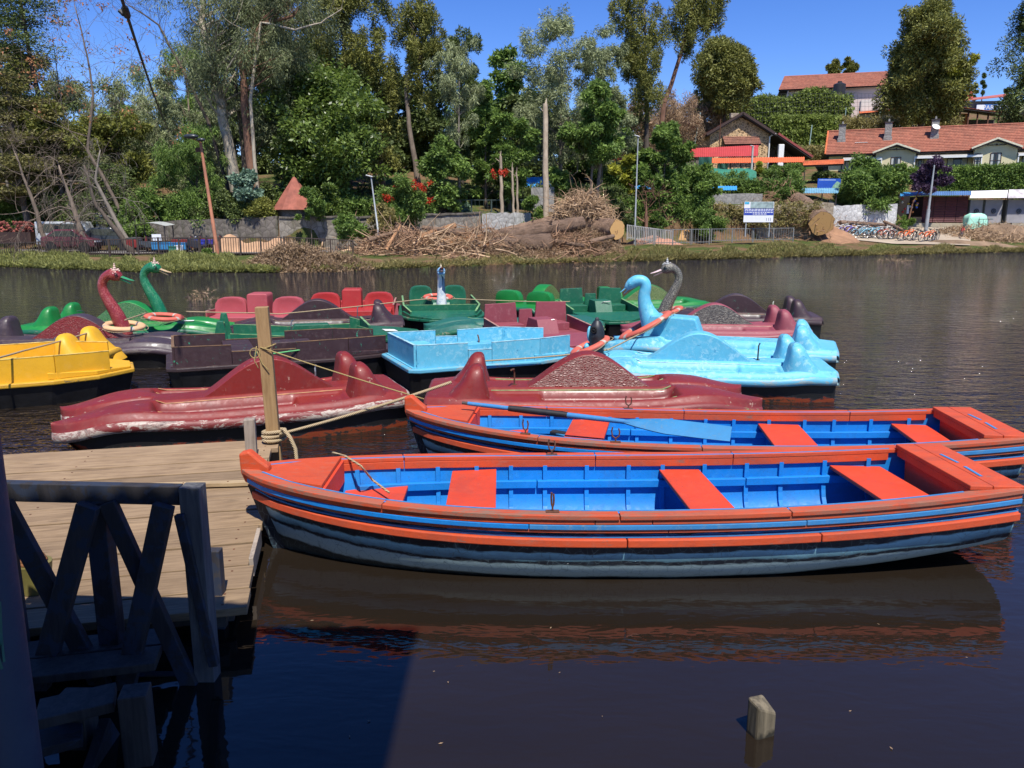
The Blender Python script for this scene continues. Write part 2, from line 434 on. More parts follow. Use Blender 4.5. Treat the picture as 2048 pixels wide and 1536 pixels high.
# ------------------------------------------------------------------ rowing boats
BL=5.43
def bb(s):
    if s<.5: return .69*(max(0,1-(1-s/.5)**2.6))**.75
    return .69-.16*((s-.5)/.5)**2.3
def bzs(s): return .515+.115*abs(1-2*s)**2.3 + (.02 if s<.0 else 0)
def bzk(s): return -.13+.24*max(0,(s-.55)/.45)**2 + .05*max(0,1-s/.12)
def bpt(s,t,side,off=0.0):
    w=math.exp(-s/.13)
    prof=(1-w)*sqrt(max(0,1-t**5.5))+w*(1-t)**.85
    y=bb(s)*prof
    x=BL*s+.24*t*math.exp(-s/.08)
    z=bzs(s)+(bzk(s)-bzs(s))*t
    if off: y=max(0,y-off); z=max(z,bzk(s)+off,.035)
    return Vector((x,side*y,z))
def bnorm(s,side):
    a=bpt(max(0,s-.01),0,side); b=bpt(min(1,s+.01),0,side); d=b-a; n=Vector((d.y,-d.x,0))
    if n.y*side<0: n=-n
    return n.normalized()
def brail(mb,side,s0,s1,zoff,o0,o1,h,n=20):
    rows=[]
    for i in range(n+1):
        s=s0+(s1-s0)*i/n; zs=bzs(s); t=max(0,(zoff))/(zs-bzk(s)); p=bpt(s,min(t,1),side); nr=bnorm(s,side); z=zs-zoff
        a=p+nr*o0; b=p+nr*o1
        if o0<0 and (p.y*side+nr.y*side*o0)<0: a=Vector((a.x,0,0))
        rows.append([(a.x,a.y,z+h/2),(b.x,b.y,z+h/2),(b.x,b.y,z-h/2),(a.x,a.y,z-h/2)])
    vs=[q for r in rows for q in r]; fs=[(0,1,2,3),(4*n+3,4*n+2,4*n+1,4*n)]
    for i in range(n):
        for j in range(4): fs.append((4*i+j,4*(i+1)+j,4*(i+1)+(j+1)%4,4*i+(j+1)%4))
    mb.add(vs,fs)
def rowboat(label,bow,stern,seats,splits,group,extra=None):
    bow=Vector(bow); stern=Vector(stern); d=stern-bow; ang=atan2(d.y,d.x)
    T=thing('rowing_boat',label,'rowing boat',(bow.x,bow.y,0),ang,group)
    ns,nt=44,16
    # hull: outer skin, inner skin, rim, transom
    verts=[];faces=[];mi=[];g=[]
    def skin(off,mat,flip):
        base=len(verts)
        for i in range(ns+1):
            s=i/ns
            for j in range(-nt,nt+1):
                t=1-abs(j)/nt; t=1-(1-t)**1.0
                p=bpt(s,t,-1 if j<0 else 1,off); verts.append(p); g.append(bzs(s)-p.z)
        c=2*nt+1
        for i in range(ns):
            for j in range(2*nt):
                a=base+i*c+j; f=(a,a+c,a+c+1,a+1); faces.append(f[::-1] if flip else f); mi.append(mat)
        return base,c
    b0,c=skin(0,0,False); b1,_=skin(.028,1,True)
    for i in range(ns):      # rim
        for j in (0,2*nt):
            faces.append((b0+i*c+j,b0+(i+1)*c+j,b1+(i+1)*c+j,b1+i*c+j)); mi.append(1)
    me=bpy.data.meshes.new('hull')
    # transom boards
    tr0=len(verts)
    for j in range(-nt,nt+1):
        t=1-abs(j)/nt
        p=bpt(1,t,-1 if j<0 else 1); verts.append(p); g.append(bzs(1)-p.z)
    faces.append(tuple(range(tr0,len(verts)))); mi.append(0)
    tr1=len(verts)
    for j in range(-nt,nt+1):
        t=1-abs(j)/nt
        p=bpt(1,t,-1 if j<0 else 1); p=p-Vector((.03,0,0)); verts.append(p); g.append(bzs(1)-p.z)
    faces.append(tuple(range(len(verts)-1,tr1-1,-1))); mi.append(1)
    me.from_pydata([tuple(v) for v in verts],[],faces); me.update()
    a=me.attributes.new('girth','FLOAT','POINT'); a.data.foreach_set('value',np.array(g,dtype=np.float32))
    me.materials.append(M_HULL); me.materials.append(M_BLUE); me.polygons.foreach_set('material_index',mi)
    link('hull',me,T,smooth=50.0)
    # rails outside
    for side in (-1,1):
        cuts=[0.0]+splits+[1.0]
        for a,b in zip(cuts,cuts[1:]):
            mb=MB(); brail(mb,side,a+.0006,b-.0006,.016,-.055,.052,.034,12); mb.build('gunwale',M_WEATH if side<0 else M_ORANGE,T,bevel=.005)
        for a,b in zip([0,.46,.53],[.46,.53,1]):
            mb=MB(); brail(mb,side,a+.0004,b-.0004,.050,.0,.040,.036,14); mb.build('gunwale_fascia',M_WEATH if a>.4 else M_ORANGE,T,bevel=.004)
        for a,b in zip([0,.38,.72],[.38,.72,1]):
            mb=MB(); brail(mb,side,a+.0004,b-.0004,.087,.0,.046,.034,14); mb.build('side_strip',M_BLUE2 if b>.6 else M_BLUE,T,bevel=.004)
        for a,b in zip([0,.55],[.55,1]):
            mb=MB(); brail(mb,side,a+.0004,b-.0004,.117,.0,.036,.022,16); mb.build('side_strip',M_WEATH,T,bevel=.003)
        for a,b in zip([0,.5,.74],[.5,.74,1.0]):
            mb=MB(); brail(mb,side,a+.0006,b-.0006,.200,.0,.050,.056,14); mb.build('rubbing_strake',M_ORANGE,T,bevel=.007)
        mb=MB(); brail(mb,side,.0,1,.163,.0,.018,.012,30); mb.build('painted_strip',M_BLUE2,T)
        mb=MB(); brail(mb,side,.02,.93,-.003,-.050,-.036,.004,40); mb.build('painted_strip',M_BLUE2,T)
        # inside rail
        for a,b in zip([.11]+splits,splits+[.93]):
            if b>a:
                mb=MB(); brail(mb,side,a+.0005,b-.0005,.063,-.052,-.030,.058,10); mb.build('inner_rail',M_ORANGE,T,bevel=.003)
        # riser that carries the thwarts, in three lengths
        for a,b,zo in ((.13,.40,.235),(.40,.72,.235),(.72,.92,.232)):
            mb=MB(); brail(mb,side,a+.001,b-.001,zo,-.075,-.03,.062,10); mb.build('riser',M_BLUE,T,bevel=.004)
        # ribs
        s=.135
        while s<.93:
            mb=MB()
            for q in range(7):
                t0=.13+q*.105; t1=t0+.105
                p0=bpt(s,t0,side,.028); p1=bpt(s,t1,side,.028); inn=Vector((0,-side*.014,.004))
                mb.beam(p0+inn,p1+inn,.034,.026,up=(0,side,0.3))
            mb.build('rib',M_BLUE,T)
            s+=.052+.012*((int(s*100)*7)%3)/2
    # floorboards
    for k in range(-2,3):
        mb=MB(); P=[]
        s0,s1=.22,.88
        for i in range(9):
            s=s0+(s1-s0)*i/8; zz=bzk(s)+.075+.01*abs(k); w=min(.062, bb(s)*.115)
            yc=k*w*2.15; q_=min(.999,(abs(yc)+w)/max(.05,bb(s))); zz=max(zz,bzs(s)-(bzs(s)-bzk(s))*(1-q_*q_)**.25+.045,.062)
            P.append([(BL*s,yc-w,zz),(BL*s,yc+w,zz),(BL*s,yc+w,zz-.02),(BL*s,yc-w,zz-.02)])
        vs=[q for r in P for q in r]; fs=[(0,1,2,3),(35,34,33,32)]
        for i in range(8):
            for j in range(4): fs.append((4*i+j,4*i+4+j,4*i+4+(j+1)%4,4*i+(j+1)%4))
        mb.add(vs,fs); mb.build('floorboard',M_BLUE,T)
    def ywid(s,z):
        t=(bzs(s)-z)/(bzs(s)-bzk(s)); return bpt(s,t,1,.03).y
    for (xa,xb,dz,tilt) in seats:
        mb=MB(); sa,sb=xa/BL,xb/BL; z=bzs((sa+sb)/2)-dz
        ya=ywid(sa,z)-.004; yb=ywid(sb,z)-.004
        mb.prism([(xa+tilt*-ya,-ya),(xb+tilt*-yb,-yb),(xb+tilt*yb,yb),(xa+tilt*ya,ya)],z-.03,z)
        mb.build('seat',M_SEAT,T,bevel=.005)
        mb=MB(); mb.box(((xa+xb)/2,0,z-.16),(.05,.05,.26)); mb.build('seat_post',M_BLUE,T)
    # bow deck, breast board, low bow seat
    mb=MB(); n=8; top=[];
    ring=[(BL*s,bb(s)-.05) for s in np.linspace(.012,.115,n)]
    poly=[(x,max(.012,y)) for x,y in ring]+[(x,-max(.012,y)) for x,y in ring[::-1]]
    zt=bzs(.06)+.004
    mb.prism(poly,zt-.028,zt+.004); mb.build('bow_deck',M_ORANGE,T,bevel=.004)
    yw=bb(.112)-.06
    mb=MB(); mb.prism([(-yw,zt-.20),(yw,zt-.20),(yw,zt-.03),(-yw,zt-.03)],.62,.645,'x'); mb.build('bulkhead',M_SEAT,T)
    z=bzs(.15)-.235
    mb=MB(); ya=ywid(.125,z); yb=ywid(.205,z); mb.prism([(.65,-ya),(1.13,-yb),(1.13,-yb*.2),(1.0,0),(1.13,yb*.2),(1.13,yb),(.65,ya)],z-.028,z); mb.build('seat',M_SEAT,T,bevel=.004)
    # stern deck and bulkhead
    s0=.938; x0=BL*s0; y0=bb(s0)-.045; y1=bb(1)+.02; zz=bzs(.96)-.004
    mb=MB(); mb.prism([(x0,-y0),(x0+.15,-(y0+y1)/2-.0),(x0+.15,(y0+y1)/2),(x0,y0)],zz,zz+.034); mb.build('stern_deck_board',M_ORANGE,T,bevel=.006)
    mb=MB(); mb.prism([(x0+.154,-(y0+y1)/2-.0),(BL+.03,-y1),(BL+.03,y1),(x0+.154,(y0+y1)/2)],zz+.002,zz+.034); mb.build('stern_deck_board',M_ORANGE,T,bevel=.006)
    for pl in ([(x0+.19,-.33),(x0+.205,-.1)],[(x0+.21,.0),(x0+.20,.22)]):
        mb=MB(); mb.beam((pl[0][0],pl[0][1],zz+.037),(pl[1][0],pl[1][1],zz+.037),.022,.003); mb.build('painted_strip',M_BLUE2,T)
    yb_=ywid(s0,.2); mb=MB(); mb.prism([(-y0+.05,zz),(-yb_+.05,.26),(yb_-.05,.26),(y0-.05,zz)],x0+.06,x0+.085,'x'); mb.build('bulkhead',M_SEAT,T)
    mb=MB(); mb.prism([(-y0+.02,zz-.001),(-y0+.03,zz-.06),(y0-.03,zz-.06),(y0-.02,zz-.001)],x0+.005,x0+.03,'x'); mb.build('deck_beam',M_ORANGE,T,bevel=.004)
    for sg in (-1,1):
        mb=MB(); mb.box((BL+.03,sg*(y1-.10),zz-.20),(.06,.05,.06)); mb.build('strake_end',M_ORANGE,T,bevel=.01)
    # stem post with its carved head
    mb=MB(); P=[(-.045,.745),(.03,.765),(.10,.70),(.17,.645),(.17,.57),(.05,.52),(-.01,.52),(-.04,.60)]
    mb.prism(P,-.045,.045,'y'); o=mb.build('stem_head',M_ORANGE,T,bevel=.016)
    mb=MB(); mb.prism([(.0,.50),(.06,.52),(.30,-.13),(.20,-.13)],-.022,.022,'y'); mb.build('stem_post',M_HULL,T)
    # rowlocks
    for (x,side,rw) in (extra or []):
        s=x/BL; p=bpt(s,0,side)-Vector((0,side*.02,0)); z=bzs(s)
        mb=MB(); pts=[(p.x,p.y,z-.02),(p.x,p.y,z+.035),(p.x-.028*rw,p.y,z+.055),(p.x-.036*rw,p.y+.004,z+.10),(p.x-.028*rw,p.y,z+.135)]
        mb.tube(pts,.0075,6); pts=[(p.x,p.y,z+.035),(p.x+.028*rw,p.y,z+.055),(p.x+.034*rw,p.y,z+.095),(p.x+.024*rw,p.y,z+.125)]; mb.tube(pts,.0075,6)
        mb.box((p.x,p.y,z+.006),(.09,.045,.006)); mb.build('rowlock',M_RUST,T)
    return T
B1=rowboat('nearest orange and blue wooden rowing boat lying broadside in front of the other rowing boat',(-1.96,5.66,0),(3.42,5.74,0),
  [(1.48,1.84,.115,0.0),(3.22,3.55,.125,-.04),(4.62,5.02,.135,-.05)],[.2,.49,.70],'wooden rowing boats',[(2.22,-1,.25),(2.30,1,.8)])
B2=rowboat('farther orange and blue wooden rowing boat with an oar laid across its gunwales',(-1.0,7.58,0),(4.6,7.03,0),
  [(1.52,1.90,.115,0.10),(3.45,3.85,.125,0.02),(4.72,5.05,.135,.03)],[.24,.5,.80],'wooden rowing boats',[(1.18,-1,.7),(1.98,-1,1),(2.15,1,.9)])

def oar(label,a,b,twist=0.0,group=None,width=.075):
    a=Vector(a); b=Vector(b); d=b-a; L=d.length
    T=thing('oar',label,'oar',a,0,group); q=d.to_track_quat('X','Z'); T.rotation_mode='QUATERNION'; T.rotation_quaternion=q @ Euler((twist,0,0)).to_quaternion()
    mb=MB(); mb.tube([(0,0,0),(.3,0,0),(L*.45,0,0),(L*.64,0,0)],[.019,.021,.026,.022],10); mb.build('shaft',M_BLUE2,T,smooth=True)
    mb=MB(); mb.tube([(.42,0,0),(.6,0,0),(1.0,0,0)],[.029,.033,.030],10); mb.build('grip_tape',M_BLACKRUB,T,smooth=True)
    mb=MB(); mb.tube([(0.001,0,0),(-.06,0,0)],[.017,.015],8); mb.build('handle_end',plain_cache('worn_handle',(.06,.05,.045)),T)
    n=10; top=[];bot=[]
    for i in range(n+1):
        f=i/n; x=L*.62+(L*.38)*f; w=.022+(width-.022)*min(1,f*2.6)**.8*(1-.06*max(0,f-.85)/.15); th=.020*(1-f)+.006
        top.append([(x,-w,th*.25),(x,0,th),(x,w,th*.25)]); bot.append([(x,-w,-th*.25),(x,0,-th),(x,w,-th*.25)])
    mb=MB(); ring=[]
    for t_,b_ in zip(top,bot): ring.append(t_+b_[::-1])
    vs=[q_ for r in ring for q_ in r]; fs=[tuple(range(5,-1,-1)),tuple(range(6*n,6*n+6))]
    for i in range(n):
        for j in range(6): fs.append((6*i+j,6*i+(j+1)%6,6*(i+1)+(j+1)%6,6*(i+1)+j))
    mb.add(vs,fs); mb.build('blade',M_OARBLUE,T,smooth=30.0)
    return T
_pc={}
def plain_cache(n,c,r=.6,**k):
    if n not in _pc: _pc[n]=plain(n,c,r,**k)
    return _pc[n]
M_OARBLUE=paint('oar_blue_paint',(.02,.19,.40),worn=(.20,.22,.17),amount=.35,rough=.45,scale=7)
oar('blue oar with black taped grip laid across the farther rowing boat',onz(936,807,.68),onz(1462,868,.585),.55,None,.095)
oar('blue oar lying low inside the farther rowing boat along its near side',onz(968,842,.30),onz(1200,880,.28),.2,None,.05)

# ------------------------------------------------------------------ ropes
def ropemat(name,c1,c2,sc=90):
    m=NT(name); w=m.n.new('ShaderNodeTexWave'); w.inputs['Scale'].default_value=sc; w.bands_direction='DIAGONAL'; w.inputs['Distortion'].default_value=1
    m.lk(m.coord(),w.inputs['Vector']); m.color(m.mix(w.outputs['Fac'],c1,c2)); m.rough(.9); m.bump(w.outputs['Fac'],.8,.005); return m.mat
M_ROPE=ropemat('thick_manila_rope',(.22,.15,.07),(.55,.43,.26),28); M_THIN=ropemat('thin_yellow_rope',(.30,.20,.06),(.52,.40,.17),60)
def sag(pts,r,n=14,s=.0):
    out=[]
    for a,b in zip(pts,pts[1:]):
        a=Vector(a);b=Vector(b)
        for i in range(n):
            f=i/n; p=a.lerp(b,f); p.z-=s*4*f*(1-f)*(b-a).length; out.append(p)
    out.append(Vector(pts[-1])); return out
def rope(label,pts,r,mat,s=0.0,n=14,group=None):
    mb=MB(); P=sag(pts,r,n,s); base=P[0].copy(); mb.tube([p-base for p in P],r,6)
    o=mb.build('rope',mat,None,smooth='all',loc=base); tag(o,label,'rope',group); return o

# ------------------------------------------------------------------ jetty
WD=wood('sunbleached_planks',(.28,.19,.105),(.15,.095,.05),axis='x',blotch=.35,rough=.85)
WG=wood('old_grey_wood',(.28,.23,.18),(.14,.11,.085),axis='z')
WP=wood('sawn_post_wood',(.40,.25,.11),(.27,.155,.06),axis='z',blotch=.2)
WB=wood('weathered_blue_wood_shade_toned',(.024,.021,.024),(.008,.0075,.010),axis='z',paintc=(.018,.026,.048),pamt=.4)  # deep shade put into the colour: blue railing wood toned almost black
WBL=wood('blue_painted_post_sun_toned',(.12,.12,.12),(.05,.05,.06),axis='z',paintc=(.30,.42,.50),pamt=1.4)  # same railing paint, toned pale to stand for sunlight on this post
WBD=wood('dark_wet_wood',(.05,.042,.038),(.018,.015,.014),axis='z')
C0=Vector((-2.44,7.94,0)); DA=R(13); U=Vector((-cos(DA),-sin(DA),0)); Vv=Vector((sin(DA),-cos(DA),0))
JET=thing('jetty','weathered wooden plank jetty running under the rowing boat bow at left','jetty',(C0.x,C0.y,0),pi+DA)
# local x runs left along the planks, local y runs towards the camera... (rotated by 180+13 deg)
rj=random.Random(3)
v=0.0; k=0; NAILS=[]
widths=[.36,.34,.34,.37,.35,.33,.36,.34,.37,.35,.36,.30]
for k,w in enumerate(widths):
    if v+w>3.78: w=3.78-v
    if w<.08: break
    e=rj.uniform(-.05,.05); x0=-.02+e; 
    if k in(4,5): x0=-.10
    joints=[x0, 5.4] if k%3 else [x0,2.4+rj.uniform(-.6,.8),5.4]
    for a,b in zip(joints,joints[1:]):
        mb=MB(); yy0=v+.007; yy1=v+w-.007; sk=rj.uniform(-.012,.012)
        poly=[]
        nn=9
        for i in range(nn+1):
            x=a+(b-a)*i/nn; poly.append((x,yy0+rj.uniform(0,.006)))
        for i in range(nn,-1,-1):
            x=a+(b-a)*i/nn; poly.append((x,yy1-rj.uniform(0,.006)))
        if k==0: poly=[(max(x,a),y) if x<1.9 else (x,y) for x,y in poly]
        z=.222+rj.uniform(-.007,.007); mb.prism([(x+.003,y) for x,y in poly],z-.05,z); mb.build('plank',WD,JET,bevel=.004)
        for xs in (.1,1.7,3.4):
            if a<xs<b:
                for f_ in (.22,.76): NAILS.append((xs+rj.uniform(-.02,.02),yy0+(yy1-yy0)*f_,z))
    v+=w
mb=MB()
for x_,y_,z_ in NAILS: mb.tube([(x_,y_,z_-.004),(x_,y_,z_+.0025)],.0085,6)
for i in range(12): mb.tube([(.3+.36*i,1.45-.118*.36*i+.03,.262),(.3+.36*i,1.45-.118*.36*i+.03,.2655)],.008,6)
g_=mb.build('nail_heads',M_RUST,JET,fix=False); g_['kind']='stuff'
# knots, splits and bird spots on the boards: shallow dark splits cut as slivers
mb=MB()
for i in range(26):
    x_=rj.uniform(0,3.6); y_=rj.uniform(.05,3.7); L_=rj.uniform(.08,.4); mb.add([(x_,y_,.2315),(x_+L_*.5,y_+.004,.2315),(x_+L_,y_+.001,.2315),(x_+L_*.5,y_-.003,.2315)],[(0,1,2,3)])
g_=mb.build('board_splits',plain('dark_split',(.05,.035,.022),.95),JET,fix=False); g_['kind']='stuff'
# raised lath nailed across, rim boards, stringers, piles
mb=MB(); mb.beam((.12,1.50,.245),(4.4,.98,.245),.075,.036); mb.build('raised_batten',wood('yellow_batten',(.42,.31,.17),(.28,.19,.10),axis='x'),JET,bevel=.005)
for yy in (.15,1.9,3.6):
    mb=MB(); mb.beam((.04,yy,.12),(5.3,yy,.12),.07,.10); mb.build('joist',WBD,JET)
for xx in (.1,1.7,3.4):
    mb=MB(); mb.beam((xx,.05,.13),(xx,3.74,.13),.06,.08); mb.build('bearer',WBD,JET)
for xx,yy in ((.25,.3),(.25,1.9),(.3,3.4),(1.9,.3),(1.9,3.4)):
    mb=MB(); mb.tube([(xx,yy,-1.2),(xx,yy,.1)],.075,8); mb.build('pile',WBD,JET,smooth=True)
mb=MB(); mb.beam((-.03,2.55,.17),(-.02,3.1,.17),.03,.13); mb.build('edge_board',WG,JET,bevel=.004)
# lumps of old rope / a cleat at the jetty edge
# lower landing in the shade of the boathouse roof
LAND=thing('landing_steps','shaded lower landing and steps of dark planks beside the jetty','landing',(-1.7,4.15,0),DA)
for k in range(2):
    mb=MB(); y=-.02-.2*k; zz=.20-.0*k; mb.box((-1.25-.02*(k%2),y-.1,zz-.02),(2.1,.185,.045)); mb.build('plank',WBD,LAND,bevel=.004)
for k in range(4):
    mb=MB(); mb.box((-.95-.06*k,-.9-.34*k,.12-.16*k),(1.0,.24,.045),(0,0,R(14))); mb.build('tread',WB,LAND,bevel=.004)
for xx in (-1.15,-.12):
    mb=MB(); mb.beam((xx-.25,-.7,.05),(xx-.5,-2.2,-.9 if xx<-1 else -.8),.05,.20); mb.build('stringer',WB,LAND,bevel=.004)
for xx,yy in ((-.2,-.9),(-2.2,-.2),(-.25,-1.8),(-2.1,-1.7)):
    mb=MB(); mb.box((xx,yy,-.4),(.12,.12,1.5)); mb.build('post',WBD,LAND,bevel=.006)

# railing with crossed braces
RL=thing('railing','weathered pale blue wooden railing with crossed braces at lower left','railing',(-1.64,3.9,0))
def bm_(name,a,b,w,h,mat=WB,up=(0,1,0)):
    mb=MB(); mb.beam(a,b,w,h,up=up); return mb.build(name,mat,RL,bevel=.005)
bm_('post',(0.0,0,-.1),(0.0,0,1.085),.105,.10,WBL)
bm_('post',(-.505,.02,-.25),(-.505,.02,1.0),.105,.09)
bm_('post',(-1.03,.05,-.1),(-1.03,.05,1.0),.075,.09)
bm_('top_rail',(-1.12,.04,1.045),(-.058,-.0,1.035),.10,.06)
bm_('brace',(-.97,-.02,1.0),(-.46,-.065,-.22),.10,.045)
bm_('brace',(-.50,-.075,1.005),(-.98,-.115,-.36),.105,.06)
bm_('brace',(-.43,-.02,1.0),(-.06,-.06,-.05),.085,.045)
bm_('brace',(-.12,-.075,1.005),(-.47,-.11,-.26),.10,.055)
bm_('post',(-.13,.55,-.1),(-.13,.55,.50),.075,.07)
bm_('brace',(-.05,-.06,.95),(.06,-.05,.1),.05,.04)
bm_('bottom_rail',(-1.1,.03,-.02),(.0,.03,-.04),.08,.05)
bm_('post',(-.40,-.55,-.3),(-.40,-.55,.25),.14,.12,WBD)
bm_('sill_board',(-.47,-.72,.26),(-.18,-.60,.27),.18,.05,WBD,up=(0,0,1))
# mooring posts on the jetty
mb=MB(); mb.prism([(-.062,-.055),(.062,-.055),(.062,.055),(-.062,.055)],-.6,1.60); o=mb.build('mooring_post',WP,None,bevel=.006,loc=(-2.405,7.80,0),rot=(0,R(-1.6),R(9)))
tag(o,'tall square timber mooring post with ropes tied round it','mooring post')
mb=MB(); mb.prism([(-.05,-.05),(.05,-.05),(.05,.05),(-.05,.05)],-.5,.60); o=mb.build('post_stub',WG,None,bevel=.006,loc=(-2.47,7.28,0),rot=(0,0,R(12)))
tag(o,'short grey wooden stub beside the tall mooring post','post stub')
mb=MB(); mb.prism([(-.055,-.036),(.052,-.05),(.052,.046),(-.05,.044)],-.8,.12)
vs=mb.v; mb.v=[(x,y,(z+(.065 if (y>0 and x<0) else .05 if x<0 or y>0 else .0) if z>0 else z)) for x,y,z in vs]
mb.prism([(-.05,-.02),(.02,-.02),(.02,.03),(-.05,.03)],.13,.2) if False else None
WO=wood('lichen_stained_post',(.16,.13,.08),(.035,.028,.016),axis='z',blotch=.3)
_w=WO.node_tree; _b=_w.nodes['Principled BSDF']; _src=_b.inputs['Base Color'].links[0].from_socket
_tc=_w.nodes.new('ShaderNodeTexCoord'); _sp=_w.nodes.new('ShaderNodeSeparateXYZ'); _w.links.new(_tc.outputs['Object'],_sp.inputs[0]); _nz=_w.nodes.new('ShaderNodeTexNoise'); _nz.inputs['Scale'].default_value=22; _w.links.new(_tc.outputs['Object'],_nz.inputs[0])
_ad=_w.nodes.new('ShaderNodeMath'); _ad.operation='MULTIPLY_ADD'; _w.links.new(_nz.outputs['Fac'],_ad.inputs[0]); _ad.inputs[1].default_value=-.10; _w.links.new(_sp.outputs['Z'],_ad.inputs[2])
_mr=_w.nodes.new('ShaderNodeMapRange'); _w.links.new(_ad.outputs[0],_mr.inputs[0]); _mr.inputs[1].default_value=-.045; _mr.inputs[2].default_value=-.015
_mx=_w.nodes.new('ShaderNodeMix'); _mx.data_type='RGBA'; _w.links.new(_mr.outputs[0],_mx.inputs[0]); _mx.inputs[6].default_value=(.018,.015,.008,1); _w.links.new(_src,_mx.inputs[7]); _w.links.new(_mx.outputs[2],_b.inputs['Base Color'])
o=mb.build('water_post',WO,None,bevel=.012,loc=(1.19,3.42,0),rot=(0,0,R(28))); tag(o,'rough chamfered wooden post end standing alone in the near water','post')
# rope round the post
pb=Vector((-2.405,7.80,.25))
mb=MB()
for i,z in enumerate((.02,.055,.09)):
    pts=[]
    for j in range(25):
        a=2*pi*j/24; rr=.098+.012*sin(a*2+i); pts.append((cos(a)*rr*1.02,sin(a)*rr*.95,z+.012*sin(a+i)))
    mb.tube(pts,.020,7,caps=False)
mb.tube(sag([(.09,-.05,.11),(.13,-.10,.135),(.20,-.14,.06),(.25,-.16,-.05),(.27,-.2,-.19)],.02,4),.020,7)
o=mb.build('rope_coil',M_ROPE,None,smooth='all',loc=pb); tag(o,'thick pale rope coiled round the foot of the mooring post','rope')
rope('thick pale rope running from the mooring post to a red pedal boat handle',[(-2.33,7.72,.33),onz(903,764,.80)],.0165,M_ROPE,.012)
# thin line round the post
mb=MB()
pts=[]
for j in range(19):
    a=2*pi*j/18; pts.append((cos(a)*.075*(1.05+.1*abs(cos(a))),sin(a)*.07,.0+.03*cos(a)))
mb.tube(pts,.006,5); mb.torus((-.10,-.07,-.05),.05,.0055,14,5,'y'); mb.tube(sag([(-.08,-.07,-.03),(-.03,-.075,-.16),(.03,-.08,-.22)],.005,5),.0055,5); mb.tube(sag([(-.08,-.07,.02),(-.10,-.1,-.12),(-.07,-.08,-.2)],.005,5),.0055,5)
o=mb.build('rope_loop',M_THIN,None,smooth='all',loc=(-2.425,7.80,1.20)); tag(o,'thin yellow rope looped and knotted halfway up the mooring post','rope')
rope('thin yellow rope slanting from the mooring post down to the rowing boat bow',[(-2.47,7.73,1.21),onz(848,798,.70)],.0065,M_THIN,.006)
# frayed rope lying over the near boat's bow
pts=[onz(665,905,.56),onz(690,912,.585),onz(722,932,.585),onz(745,960,.42),onz(778,985,.40)]
rope('frayed grey rope end hanging into the bow of the nearest rowing boat',pts,.009,M_ROPE,.0,5)
# blue steel column and the bracket pipe at the left edge of the view
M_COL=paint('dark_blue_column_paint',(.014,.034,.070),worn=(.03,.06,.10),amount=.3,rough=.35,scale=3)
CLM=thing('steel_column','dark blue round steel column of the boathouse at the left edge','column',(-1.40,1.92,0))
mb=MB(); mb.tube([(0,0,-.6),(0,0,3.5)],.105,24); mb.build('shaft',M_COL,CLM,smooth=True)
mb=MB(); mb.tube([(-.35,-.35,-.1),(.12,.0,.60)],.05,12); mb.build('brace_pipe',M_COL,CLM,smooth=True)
mb=MB(); rr=random.Random(5)
for i in range(26):
    a=rr.uniform(0,6.28); p=[]
    for j in range(7): a+=rr.uniform(-.9,.9); p.append((.10*cos(a)+rr.uniform(-.03,.03)-.02,-.07+.05*sin(a),1.38+rr.uniform(-.11,.11)))
    mb.tube(p,.004,4)
mb.build('net_wrap',plain('green_net_cord',(.03,.12,.09),.8),CLM)
# boathouse roof over the photographer, just out of the picture
RF=thing('boathouse_roof','corrugated boathouse roof over the landing behind the camera','roof',(-3.6,-1.4,3.6))
M_TIN=plain('roof_sheet',(.25,.27,.28),.5,.2,3,metal=.3)
mb=MB(); P0=[];n=90
for i in range(n+1):
    x=-3.2+6.75*i/n; z=.02*(1 if i%2 else -1); P0.append([(x,-3.6,z),(x,3.915,z)])
mb.grid(P0); 
P1=[[(p[0],p[1],p[2]+.012) for p in r] for r in P0]; mb.grid(P1,True)
mb.build('roof_sheet',M_TIN,RF)
for x in (-3.0,0,3.0):
    mb=MB(); mb.beam((x,-3.5,-.09),(x,3.7,-.09),.08,.12); mb.build('rafter',WBD,RF)
for x in (-3.0,3.0):
    mb=MB(); mb.box((x,-3.2,-1.95),(.12,.12,3.6)); mb.build('post',WBD,RF)
for nm,c,sz in (('back_wall',(0,-3.45,-1.8),(6.4,.08,3.5)),('added_side_wall',(-3.15,-.4,-1.8),(.08,6.0,3.5)),('floor',(0,-1.9,-2.3),(6.3,3.0,.1))):  # unseen walls and floor, added to cut sky fill under the roof
    mb=MB(); mb.box(c,sz); mb.build(nm,WBD,RF)
# the lamp-less overhead cable crossing the upper left sky
A=ony(225,-60,9.0); Bp=ony(345,262,47.0)
mb=MB(); P=sag([A,Bp],.01,26,.012); base=P[0].copy(); mb.tube([p-base for p in P],[.021-.006*i/26 for i in range(27)],6)
CB=thing('overhead_cable','black overhead cable slanting across the upper left sky','cable',base)
mb.build('wire',plain('black_cable',(.012,.012,.014),.5),CB,smooth='all')
mb=MB(); q=P[1]*(1-.25)+P[2]*.25-base; d_=(P[2]-P[1]).normalized(); mb.tube([q-d_*.3,q-d_*.2,q+d_*.2,q+d_*.3],[.02,.045,.045,.02],8); mb.tube([q+Vector((-.08,0,.02)),q+Vector((-.03,0,-.03))],.03,6); mb.build('joint_sleeve',plain_cache('cable_sleeve',(.015,.015,.015)),CB)
